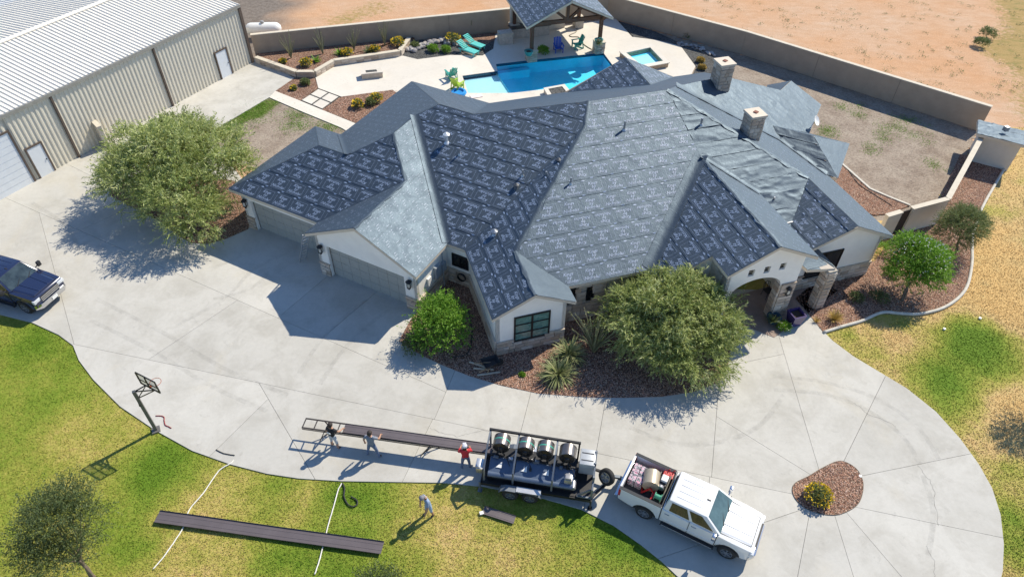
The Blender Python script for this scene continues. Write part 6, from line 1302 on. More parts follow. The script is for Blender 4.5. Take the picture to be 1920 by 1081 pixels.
    mb = MB(); mb.box((-3.12, 0, .62), (.18, 1.9, .2)); part("rear_bumper", mb, M_CHR, bv=.03); mb = MB(); mb.add([(2.6, -1., .5), (2.6, 1., .5), (2.6, 1., .78), (2.6, -1., .78), (2.84, -.72, .5), (2.84, .72, .5), (2.84, .72, .78), (2.84, -.72, .78)], [(3, 2, 1, 0), (4, 5, 6, 7), (0, 1, 5, 4), (1, 2, 6, 5), (2, 3, 7, 6), (3, 0, 4, 7)]); part("front_bumper", mb, M_CHR, bv=.03)
    mb = MB(); mb.box((2.735, 0, .96), (.06, 1.14, .3)); gr = part("grille", mb, M_DKP)
    for i in range(3): mb = MB(); mb.box((2.77, 0, .86+i*.1), (.03, 1.12, .045)); part("grille_bar", mb, M_CHR, gr)
    if plate: mb = MB(); mb.box((2.87, .05, .64), (.02, .32, .17)); part("license_plate", mb, M_WHITE)
    mb = MB(); mb.box((-.1, 0, .5), (4.9, 1.2, .2)); part("chassis", mb, M_DKP)
    if not plate: mb = MB(); mb.bar((-3.1, 0, .45), (-3.38, 0, .45), .07); mb.lathe([(.04, .42), (.045, .52), (.02, .55)], 8, (-3.36, 0, 0)); part("hitch", mb, M_DKP)
    return T
TR_RZ = math.radians(-28.2); TR_O = np.array([7.40, 14.14])
_wt = pickup("pickup_truck", "white crew-cab pickup with loaded bed hitched to the trailer", (TR_O[0], TR_O[1], .03), TR_RZ, mat_paint("white_car_paint", (.74, .74, .73))); _wt.scale = (.945, .955, .97)
pickup("pickup_truck", "dark blue pickup entering at the left edge of the drive", (-26.4, 26.4, .03), math.radians(-18), mat_paint("navy_car_paint", (.012, .018, .055), 1., .25), True, M("windscreen_dark", (.035, .05, .055), .05, var=.5, ns=3, spec=.9))
def tl(x, y, z):
    x, y, z = x*.945, y*.955, z*.97; c, s = math.cos(TR_RZ), math.sin(TR_RZ); return np.array([TR_O[0]+x*c-y*s, TR_O[1]+x*s+y*c, z+.03])
# bed cargo
def cargo(name, label, cat, x, y, rz=0.): return thing(name, label, cat, tuple(tl(x, y, .83)), TR_RZ+rz)
t = NT("printed_carton"); M_PINK = t.m; f_ = t.noise(t.coord("obj"), 11., 3, .6, 1.); t.col(t.ramp(f_, [(.40, (.03, .03, .05)), (.47, (.10, .11, .14)), (.52, (.55, .55, .58)), (.60, (.50, .16, .26))])); t.set(.45); M_REDP = M("red_steel", (.45, .02, .02), .4, var=.15); M_BEIGE = M("beige_coil", (.45, .38, .28), .4, .3, var=.1)
T = cargo("fastener_cartons", "pink and black printed cartons at the tailgate end of the bed", "cartons", -2.6, .15)
for i in range(4): mb = MB(); mb.box(((i % 2)*.3-.15, (i//2)*.44-.22, .2), (.28, .42, .4)); mb.build("carton", M_PINK, T, bevel=.01)
T = cargo("coil_reel", "beige metal coil on a red stand in the truck bed", "coil", -2.0, .12, .25); R = Matrix.Translation((0, 0, .42)) @ Matrix.Rotation(math.pi/2, 4, 'X')
mb = MB(); mb.lathe([(.34, -.32), (.34, .32)], 22, (0, 0, 0), R); mb.build("coil", M_BEIGE, T, smooth=True)
mb = MB(); mb.lathe([(.12, -.335), (.3, -.34), (.345, -.335), (.345, -.325)], 18, (0, 0, 0), R); mb.build("hub_plate", M("hub_brown", (.10, .06, .04), .5, var=.3), T)
for s in (-1, 1): mb = MB(); mb.bar((s*.3, -.42, 0), (0, -.42, .45), .05); mb.bar((s*.3, .42, 0), (0, .42, .45), .05); mb.bar((s*.3, -.45, .03), (s*.3, .45, .03), .06); mb.build("stand_leg", M_REDP, T)
T = cargo("engine_unit", "white and black engine unit behind the cab", "engine", -1.52, .05)
mb = MB(); mb.box((0, .2, .3), (.32, .5, .5)); mb.build("engine_block", M_DKP, T, bevel=.02); mb = MB(); mb.box((.02, .25, .62), (.26, .3, .14)); mb.build("fuel_tank", M_WHITE, T, bevel=.03); mb = MB(); mb.lathe([(.14, -.05), (.14, .05), (.05, .06)], 14, (0, 0, 0), Matrix.Translation((0, -.1, .45)) @ Matrix.Rotation(math.pi/2, 4, 'X')); mb.build("flywheel", M_RIM, T)
mb = MB(); mb.bar((-.22, -.4, .05), (-.22, .5, .62), .05); mb.bar((.2, -.4, .05), (.2, .5, .62), .05); mb.build("frame_tube", M("frame_tan", (.4, .36, .28), .5), T)
T = cargo("cable_spool", "small green spool on the near side of the truck bed", "spool", -1.48, -.45); mb = MB(); mb.lathe([(.16, -.14), (.16, -.11), (.1, -.11), (.1, .11), (.16, .11), (.16, .14)], 16, (0, 0, 0), Matrix.Translation((0, 0, .35)) @ Matrix.Rotation(math.pi/2, 4, 'Y')); mb.build("spool", M("spool_green", (.05, .28, .18), .5), T, smooth=True); mb = MB(); mb.box((0, 0, .1), (.3, .3, .2)); mb.build("spool_base", M_DKP, T)
for x, y, lb in ((-1.55, .62, "red fuel can nearer the tailgate along the far bed rail"), (-1.34, .66, "red fuel can against the cab at the far bed rail")):
    T = cargo("fuel_can", lb, "fuel can", x, y); mb = MB(); mb.box((0, 0, .35), (.22, .3, .34)); mb.build("can", M_REDP, T, bevel=.03); mb = MB(); mb.bar((-.0, -.1, .56), (0, .1, .56), .04); mb.tube((0, .12, .52), (.08, .2, .64), .025); mb.build("handle", M_REDP, T)
T = cargo("red_pipe_rack", "red steel tube lying between coil and engine", "tube", -1.72, -.1); mb = MB(); mb.bar((0, -.5, .1), (0.05, .55, .3), .09); mb.bar((.0, -.5, .1), (.0, -.5, 0), .06); mb.build("tube", M_REDP, T)
# ================================================================== roll-forming trailer
TRH = math.radians(-9.3); TO = np.array([1.22, 15.72]); TRL = thing("roll_forming_trailer", "black tandem-axle trailer carrying a blue-grey metal roll-forming machine", "trailer", (TO[0], TO[1], .03), TRH)
def Tw(x, y, z): c, s = math.cos(TRH), math.sin(TRH); return np.array([TO[0]+x*c-y*s, TO[1]+x*s+y*c, z+.03])
M_TBK = M("trailer_black", (.02, .02, .022), .5, .2, var=.25); M_TBL = M("machine_blue", (.10, .135, .20), .38, .2, var=.12, ns=2.5); M_TGR = M("machine_grey", (.17, .19, .215), .45, .4, var=.12); M_COIL = M("coil_steel", (.20, .18, .17), .33, .75, var=.15, ns=1.5)
def tp(n, mb, m, bv=0., sm=False, par=None): return mb.build(n, m, par or TRL, bevel=bv, smooth=sm or bool(bv))
mb = MB(); mb.box((0, 0, .62), (4.5, 1.62, .07)); tp("deck", mb, M_TBK)
for s in (-1, 1): mb = MB(); mb.box((0, s*.83, .55), (4.6, .08, .16)); tp("frame_rail", mb, M_TBK)
for x in (-2.25, 2.25): mb = MB(); mb.box((x, 0, .55), (.08, 1.7, .16)); tp("frame_rail", mb, M_TBK)
for s in (-1, 1):
    for x in (-1.0, -.18): wheel(TRL, x, s*.98, .34, .22, 5)
    mb = MB(); pr = [(-1.48, .55), (-1.40, .68), (-1.2, .77), (.02, .77), (.2, .68), (.3, .55), (.26, .55), (.14, .66), (0., .74), (-1.2, .74), (-1.38, .65), (-1.44, .55)]; mb.extr(pr, *sorted((s*.85, s*1.13))); tp("fender", mb, M_TGR)
    mb = MB(); mb.box((-.25, s*1.0, .80), (1.0, .24, .03)); tp("fender_step", mb, M("aluminium", (.55, .56, .57), .35, .8), 0)
# machine: long cover with sloped near side
mb = MB(); mb.extr([(-2.05, .66), (1.55, .66), (1.55, 1.05), (-2.05, 1.05)], -.62, .72); tp("machine_base", mb, M_TBK)
mb = MB()
for x0, x1 in ((-2.0, -.98), (-.92, .62), (.68, 1.5)):
    mb2 = MB(); mb2.add([(x0, -.66, .92), (x1, -.66, .92), (x1, -.60, 1.12), (x0, -.60, 1.12), (x0, .1, 1.34), (x1, .1, 1.34), (x0, .1, .92), (x1, .1, .92)], [(0, 1, 2, 3), (3, 2, 5, 4), (4, 5, 7, 6), (6, 7, 1, 0), (0, 3, 4, 6), (1, 7, 5, 2)]); tp("machine_cover", mb2, M_TBL, .02)
    m3 = MB(); m3.tube((x0, -.62, 1.02), (x1, -.62, 1.02), .12, n=16); tp("rolled_edge", m3, M_TBL, 0, True)
for x in (-1.6, -.55, .35, 1.2): mb = MB(); mb.add([(x-.12, -.40, 1.20), (x+.12, -.40, 1.20), (x+.1, -.16, 1.275), (x-.12, -.40, 1.225), (x+.12, -.40, 1.225), (x+.1, -.16, 1.30)], [(3, 4, 5), (0, 1, 4, 3), (1, 2, 5, 4), (2, 0, 3, 5)]); tp("hinge_plate", mb, M_WHITE)
mb = MB(); mb.box((-.3, -.30, 1.28), (.1, .1, .08)); tp("lid_knob", mb, M_DKP)
# overhead frames
for x in (-2.15, -.95, .65):
    for y in (-.72, .74): mb = MB(); mb.bar((x, y, .65), (x, y, 2.05 if y > 0 else 1.45), .075); tp("post", mb, M_TGR)
    mb = MB(); mb.bar((x, -.72, 1.45), (x, .1, 2.0), .07); mb.bar((x, .1, 2.0), (x, .78, 2.05), .07); tp("overhead_arm", mb, M_TGR)
mb = MB(); mb.bar((-2.2, .78, 2.1), (1.6, .78, 2.1), .08, .1); mb.bar((1.55, .78, .65), (1.55, .78, 2.1), .07); tp("top_rail", mb, M_TBK); mb = MB(); mb.bar((-2.15, .02, 1.42), (1.6, .02, 1.42), .06, .08); tp("reel_rail", mb, M_TBK)
for i, x in enumerate((-1.62, -.62, .2, 1.12)):
    R = Matrix.Translation((x, .42, 1.80)) @ Matrix.Rotation(math.pi/2, 4, 'X'); mb = MB(); mb.lathe([(.33, -.27), (.35, -.25), (.35, .25), (.33, .27), (.2, .27)], 26, (0, 0, 0), R); rl = tp("coil_reel", mb, M_COIL, 0, True)
    mb = MB(); mb.lathe([(.3, .275), (.12, .30), (.1, .36), (.03, .36)], 18, (0, 0, 0), R)
    for k in range(4): mb.box((0, .16, .29), (.05, .3, .03), 0, R @ Matrix.Rotation(k*math.pi/2+.3*i, 4, 'Z'))
    tp("hub", mb, M("hub_dark", (.05, .045, .042), .35, .7, var=.3), 0, True, rl)
    if i != 3: mb = MB(); mb.lathe([(.353, -.03), (.353, .02)], 26, (0, 0, 0), R); tp("green_strap", mb, M("strap_green", (.05, .35, .25), .5), 0, False, rl)
    for yy in (.1, .75): mb = MB(); mb.bar((x-.18, yy, 1.42), (x, yy, 1.80), .05); mb.bar((x+.18, yy, 1.42), (x, yy, 1.80), .05); tp("reel_bracket", mb, M_TBK)
mb = MB(); mb.box((1.95, .45, 1.35), (.62, .75, .7)); tb = tp("tool_box", mb, M("box_white", (.40, .42, .44), .4, .2), .02)
for i in range(2): mb = MB(); mb.box((1.95, .28+i*.34, 1.712), (.5, .03, .012)); tp("lid_seam", mb, M_TBK, 0, False, tb)
mb = MB(); mb.box((1.28, -.45, 1.15), (.32, .3, .5)); mb.box((1.28, -.45, 1.44), (.26, .24, .12)); mb.lathe([(.12, -.2), (.12, .2)], 12, (0, 0, 0), Matrix.Translation((1.5, -.5, 1.0)) @ Matrix.Rotation(math.pi/2, 4, 'X')); tp("engine", mb, M("engine_grey", (.34, .34, .35), .4, .5, var=.3), .02)
for y in (-.75, -.45, .2, .75): mb = MB(); mb.bar((2.28, y, .3 if abs(y) > .7 else .65), (2.28, y, 1.75 if y > -.7 else 1.3), .08); tp("front_post", mb, M_TGR)
mb = MB(); mb.bar((2.28, -.8, 1.3), (2.28, .8, 1.72), .07); mb.bar((2.28, -.8, .7), (1.7, -.8, .7), .07); mb.bar((2.2, -.75, 1.2), (1.7, -.75, .68), .07); tp("front_brace", mb, M_TGR)
mb = MB(); mb.box((-2.38, -.35, 1.05), (.26, .5, .32)); mb.box((-2.45, -.35, 1.24), (.2, .42, .06)); tp("shear_head", mb, M("aluminium", (.55, .56, .57), .35, .8), .015); mb = MB(); mb.bar((-2.3, -.86, .02), (-2.3, -.86, .7), .07); mb.box((-2.3, -.86, .02), (.18, .18, .03)); tp("jack", mb, M_TGR); mb = MB(); mb.bar((2.3, -.86, .02), (2.3, -.86, .6), .07); mb.box((2.3, -.86, .02), (.18, .18, .03)); tp("jack", mb, M_TBK)
rg = random.Random(12)
for i in range(16):
    x = rg.uniform(-1.9, 1.5); y = rg.choice((-.05, .02, .1, .72)); mb = MB(); mb.box((x, y, 1.38+rg.uniform(-.02, .06)), (rg.uniform(.06, .2), rg.uniform(.05, .14), rg.uniform(.08, .2)), rg.uniform(-.2, .2)); tp("machine_fitting", mb, rg.choice((M_TBK, M_TGR, M_RIM)))
for i in range(4):
    x = -1.6+i*.9; mb = MB(); mb.path([(x, .1, 1.4), (x+.12, -.05, 1.55), (x+.3, -.1, 1.45), (x+.45, -.3, 1.3)], .018, 5); tp("hydraulic_hose", mb, M_TBK)
hit = Tw(0, 0, 0)
cH, sH = math.cos(-TRH), math.sin(-TRH); hw_ = tl(-3.36, 0, .5)-np.array([TO[0], TO[1], .03]); hx_, hy_ = hw_[0]*cH-hw_[1]*sH, hw_[0]*sH+hw_[1]*cH
for s in (-1, 1): mb = MB(); mb.bar((2.25, s*.7, .5), (hx_-.25, hy_+s*.06, .5), .09, .11); tp("tongue", mb, M_TBK)
mb = MB(); mb.box((hx_-.1, hy_, .54), (.36, .12, .12)); mb.tube((hx_-.5, hy_, .1), (hx_-.5, hy_, .95), .04); tp("coupler", mb, M_TGR)
W = wheel(TRL, 0, -.001, .36, .22, 5, "spare_wheel", 0.); W.location = (2.82, .12, .98); W.rotation_euler = (math.radians(-25), 0, math.radians(-38)); mb = MB(); mb.bar((2.72, .1, .5), (2.78, .1, .95), .06); tp("spare_mount", mb, M_TBK)
# ================================================================== run-out stand and panels
M_PNL = M("brown_roof_panel", (.125, .105, .108), .42, .15, var=.12, ns=1.2); M_STAND = M("stand_steel", (.07, .06, .055), .5, .4, var=.25)
ra_, rb_ = at(569.5, 792, .9), at(912, 840, .9); rdv = (rb_-ra_)[:2]; rL = np.linalg.norm(rdv); RZ = math.atan2(rdv[1], rdv[0])
RS = thing("run_out_stand", "long dark steel run-out stand reaching left from the machine", "stand", (ra_[0], ra_[1], .03), RZ)
for s in (-.24, .24): mb = MB(); mb.bar((0, s, .86), (rL, s, .86), .05, .05); mb.build("rail", M_STAND, RS)
x = .02
while x < rL: mb = MB(); mb.bar((x, -.24, .855), (x, .24, .855), .04, .04); mb.build("rung", M_STAND, RS); x += .52 if x < 2.2 else .78
mb = MB(); mb.bar((0, -.25, .76), (rL, -.25, .76), .03); mb.build("lower_rail", M_STAND, RS)
for x0, dx in ((.95, .28), (5.6, .35)):
    mb = MB(); mb.bar((x0-dx, -.24, .0), (x0+dx*.3, -.24, .84), .04); mb.bar((x0+dx, .24, .0), (x0-dx*.3, .24, .84), .04); mb.bar((x0-dx*.6, -.24, .25), (x0+dx*.6, .24, .25), .035); mb.bar((x0+dx*.3, -.24, .84), (x0-dx*.2, .24, 0.), .035); mb.build("leg", M_STAND, RS)
def ribbed_panel(L, w_, ends=.03):
    mb = MB(); pr = [(-w_/2, ends), (-w_/2+.004, ends), (-w_/2+.006, .004), (-.12, .004), (-.11, .012), (-.10, .004), (.10, .004), (.11, .012), (.12, .004), (w_/2-.006, .004), (w_/2-.004, ends+.008), (w_/2, ends+.008), (w_/2, 0), (-w_/2, 0)]
    n = len(pr); k = max(2, int(L/1.2))
    for i in range(k): pass
    V = []; F = []
    for i in range(k+1):
        xx = L*i/k; sag = .012*math.sin(i*1.3)
        V += [(xx, y, z+sag) for y, z in pr]
    for i in range(k):
        for j in range(n): F.append((i*n+j, i*n+(j+1) % n, (i+1)*n+(j+1) % n, (i+1)*n+j))
    F += [tuple(range(n)), tuple(range(k*n+n-1, k*n-1, -1))]; mb.add(V, F); return mb
px0 = at(645, 803, .9); xs = float((px0-ra_)[:2]@(rdv/rL)); o = ribbed_panel(rL-xs+.35, .46).build("roof_panel", M_PNL); o.location = (ra_[0]+math.cos(RZ)*xs, ra_[1]+math.sin(RZ)*xs, .925); o.rotation_euler = (0, 0, RZ); tag(o, "brown metal roof panel sliding out along the stand", "roof panel")
a, b = at(294, 967, .12), at(717, 1026, .12); L = np.linalg.norm((b-a)[:2]); o = ribbed_panel(L, .52, .05).build("roof_panel", M_PNL); o.location = (a[0], a[1], .10); o.rotation_euler = (0, 0, math.atan2(b[1]-a[1], b[0]-a[0])); tag(o, "long finished brown roof panel lying across the front lawn", "roof panel")
for xx in (.3, 2.6, 5.0, L-.3): pass
a, b = at(906, 955, .06), at(965, 974, .06); L = np.linalg.norm((b-a)[:2]); o = ribbed_panel(L, .36).build("panel_offcut", M_PNL); o.location = (a[0], a[1], .05); o.rotation_euler = (0, 0, math.atan2(b[1]-a[1], b[0]-a[0])); tag(o, "short brown panel offcut on the lawn near the trailer", "panel offcut")
q = at(903, 961, .06); mb = MB(); mb.box((q[0], q[1], .07), (.16, .14, .05), .3); tag(mb.build("paper_scrap", M_WHITE), "white scrap at the end of the panel offcut", "scrap")
def rope(name, label, pts, r, mat, z=.03, cat="rope"):
    P = smoothpoly([at(x, y, z) for x, y in pts], 8, False); mb = MB(); mb.path([(p[0]+random.uniform(-.006, .006), p[1]+random.uniform(-.006, .006), p[2]) for p in P], r, 6); o = mb.build(name, mat, smooth='all'); return tag(o, label, cat)
M_ROPE = M("white_strap", (.66, .64, .58), .8, var=.12); M_BROPE = M("black_strap", (.025, .025, .025), .7)
rope("lawn_strap", "white strap laid on the lawn toward the lower left tree", [(438, 862), (432, 868), (415, 878), (404, 890), (380, 925), (355, 955), (345, 985), (330, 1010), (305, 1045), (287, 1066)], .027, M_ROPE); rope("lawn_strap", "white strap laid on the lawn under the long panel's middle", [(641, 905), (634, 918), (628, 940), (615, 985), (600, 1045), (590, 1076)], .027, M_ROPE)
rope("strap_hook", "black looped tie-down hook beside the middle strap", [(642, 905), (646, 915), (645, 930), (652, 944), (662, 949), (670, 944), (668, 936), (658, 930)], .03, M_BROPE, .04, "hook"); rope("strap_hook", "black strap end at the edge of the drive by the left strap", [(405, 842), (416, 848), (428, 851), (440, 853)], .022, M_BROPE, .05, "hook"); rope("power_cord", "tangled red-black cord on the drive by the basketball pole", [(292, 779), (300, 779), (307, 781), (308, 789), (310, 796), (316, 799), (321, 802)], .022, M("cord_red", (.25, .03, .03), .6), .05, "cord")
rope("garden_hose", "thin grey hose lying on the patio under the pavilion", [(1083, 49), (1080, 60), (1068, 66), (1072, 69), (1085, 70), (1090, 78), (1098, 86), (1110, 93)], .04, M("hose_grey", (.3, .26, .2), .7), .06, "hose"); rope("soaker_hose", "dark soaker hose in the gravel behind the bright green shrub", [(878, 580), (885, 620), (882, 650), (872, 665), (850, 668)], .025, M_BROPE, .07, "hose")
for i, (pts) in enumerate([((1590, 318), (1610, 345), (1640, 365), (1672, 385)), ]): rope("drip_line", "dark drip line in the gravel behind the east gable", pts, .025, M_BROPE, .05, "hose")
# wheelbarrow with boards in the front bed
q = at(920, 690, .05); T = thing("wheelbarrow", "dark wheelbarrow lying in the front gravel bed", "wheelbarrow", tuple(q), .5); mb = MB(); mb.add([(-.28, -.22, .3), (.3, -.18, .3), (.3, .18, .3), (-.28, .22, .3), (-.42, -.34, .58), (.42, -.28, .52), (.42, .28, .52), (-.42, .34, .58)], [(0, 1, 2, 3), (0, 1, 5, 4), (1, 2, 6, 5), (2, 3, 7, 6), (3, 0, 4, 7)]); mb.build("tray", M_DKP, T, fix=False)
mb = MB()
for s in (-1, 1): mb.bar((.45, s*.05, .2), (-.75, s*.3, .45), .04); mb.bar((-.2, s*.22, .36), (-.3, s*.25, .0), .03)
mb.build("handles", M("handle_wood", (.35, .25, .15), .7), T); mb = MB(); mb.lathe([(.08, -.04), (.19, -.05), (.2, 0), (.19, .05), (.08, .04)], 14, (0, 0, 0), Matrix.Translation((.5, 0, .2)) @ Matrix.Rotation(math.pi/2, 4, 'X')); mb.build("wheel", M_TYRE, T)
for pa, pb, lb in (((880, 678), (925, 693), "longer pale board leaning on the wheelbarrow"), ((895, 703), (938, 697), "lower pale board beside the wheelbarrow"), ((888, 690), (915, 692), "short pale board under the wheelbarrow")):
    a, b = at(*pa, .09), at(*pb, .22 if pb[0] < 930 else .1); mb = MB(); mb.bar(a, b, .09, .03); tag(mb.build("board", M("pale_board", (.55, .47, .36), .8)), lb, "board", "boards at the wheelbarrow")
# ladder at the garage corner
a, b = at(568, 488, .03), at(574, 440, 2.75); T = thing("extension_ladder", "aluminium ladder leaning on the eave between the garage doors", "ladder", tuple(a)); u = Vector(b-a); sd2 = u.cross(Vector((0, 0, 1))).normalized(); 
if sd2.x < 0: sd2 = -sd2
for s in (-.2, .2): mb = MB(); p = sd2*s; mb.bar(p, p+u*1.05, .03, .07); mb.build("stile", M("aluminium", (.55, .56, .57), .35, .8), T)
for i in range(9): p = u*(i+.6)/9.3; mb = MB(); mb.bar(p-sd2*.2, p+sd2*.2, .03); mb.build("rung", M("aluminium", (.55, .56, .57), .35, .8), T)
# basketball goal
b0 = at(293, 806); GO_ = (b0[0], b0[1], 0.); BG = thing("basketball_goal", "pole-mounted basketball goal with clear backboard at the drive edge", "basketball goal", GO_); bc = at(277, 717, 3.3)
ax = (at(301, 738, 2.95)-at(266, 720, 2.95))[:2]; ax /= np.linalg.norm(ax); nb_ = np.array([-ax[1], ax[0]]); nb_ = nb_ if nb_[1] > 0 else -nb_
topp = np.array([b0[0]-.02, b0[1]+.05, 2.82]); mb = MB(); mb.box((b0[0], b0[1], 1.4), (.13, .13, 2.8), .5); mb.box((b0[0], b0[1], .04), (.35, .35, .05), .5); mb.build("pole", M("pole_grey", (.16, .15, .14), .5, .3), BG, GO_)
bw_, bh_ = 1.1, .72
def bp(u, v, o=0.): q = bc[:2]+ax*u+nb_*o; return np.array([q[0], q[1], bc[2]+v])
mb = MB(); mb.add([bp(-bw_/2, -bh_/2), bp(bw_/2, -bh_/2), bp(bw_/2, bh_/2), bp(-bw_/2, bh_/2), bp(-bw_/2, -bh_/2, .01), bp(bw_/2, -bh_/2, .01), bp(bw_/2, bh_/2, .01), bp(-bw_/2, bh_/2, .01)], [(3, 2, 1, 0), (4, 5, 6, 7), (0, 1, 5, 4), (1, 2, 6, 5), (2, 3, 7, 6), (3, 0, 4, 7)])
t = NT("clear_acrylic"); tr = t.n("ShaderNodeBsdfTransparent"); tr.inputs[0].default_value = (.80, .82, .80, 1); mx = t.n("ShaderNodeMixShader"); mx.inputs[0].default_value = .1; gl = t.n("ShaderNodeBsdfGlossy"); gl.inputs["Roughness"].default_value = .1; t.l(tr.outputs[0], mx.inputs[1]); t.l(gl.outputs[0], mx.inputs[2]); t.l(mx.outputs[0], t.out.inputs[0]); mb.build("backboard", t.m, BG, GO_)
mb = MB()
for (u0, v0, u1, v1) in ((-.5, -.5, .5, -.5), (.5, -.5, .5, .5), (.5, .5, -.5, .5), (-.5, .5, -.5, -.5)): mb.bar(bp(u0*bw_, v0*bh_), bp(u1*bw_, v1*bh_), .045)
mb.bar(bp(0, -bh_/2, -.03), bp(0, bh_/2, -.03), .04); mb.bar(bp(-bw_/2, 0, -.03), bp(bw_/2, 0, -.03), .03); mb.build("board_frame", M_BLACK, BG, GO_)
for s in (-.25, .25): mb = MB(); mb.bar(topp-np.array([0, 0, .1]), bp(s, -.3, -.04), .04); mb.bar(topp-np.array([0, 0, .55]), bp(s, -.34, -.04), .035); mb.build("arm", M_BLACK, BG, GO_)
mb = MB(); mb.bar(topp-np.array([0, 0, .3]), topp-np.array([.0, .12, .95]), .06); mb.build("height_strut", M_BLACK, BG, GO_)
rc = bp(0, -bh_/2+.08, .28); mb = MB(); mb.path([(rc[0]+.23*math.cos(t_), rc[1]+.23*math.sin(t_), rc[2]) for t_ in np.linspace(0, 6.283, 20)], .012, 5); mb.bar(bp(0, -bh_/2+.08, 0), bp(0, -bh_/2+.08, .06), .1, .03); mb.build("rim", M("rim_orange", (.35, .08, .03), .5), BG, GO_)
# small white sprinklers / lids on the right lawn
for px, lb in (((1837, 597), "upper white sprinkler cap on the bright green patch"), ((1770, 617), "lower white cap on the lawn near the kerb"), ((1612, 893), "white marker lid at the island edge")): q = at(*px); mb = MB(); mb.lathe([(.07, -.02), (.07, .05), (.04, .06)], 12, (q[0], q[1], .02)); tag(mb.build("sprinkler_cap", M_WHITE), lb, "cap", "white caps")
# porch bistro set
for px, lb in (((1437, 555), "left black wire chair on the entry porch"), ((1462, 552), "right black wire chair on the entry porch")):
    q = at(*px, .05); T = thing("porch_chair", lb, "chair", tuple(q), .4, "porch chairs")
    mb = MB(); mb.box((0, 0, .42), (.42, .42, .03)); mb.build("seat", M_BLACK, T)
    for sx in (-.18, .18):
        for sy in (-.18, .18): mb = MB(); mb.bar((sx, sy, .42), (sx*1.2, sy*1.2, 0), .025); mb.build("leg", M_BLACK, T)
    mb = MB(); mb.path([(-.2, .2, .42), (-.2, .26, .8), (0, .28, .92), (.2, .26, .8), (.2, .2, .42)], .016, 5); mb.bar((-.1, .23, .42), (-.1, .27, .86), .02); mb.bar((.1, .23, .42), (.1, .27, .86), .02); mb.build("backrest", M_BLACK, T)
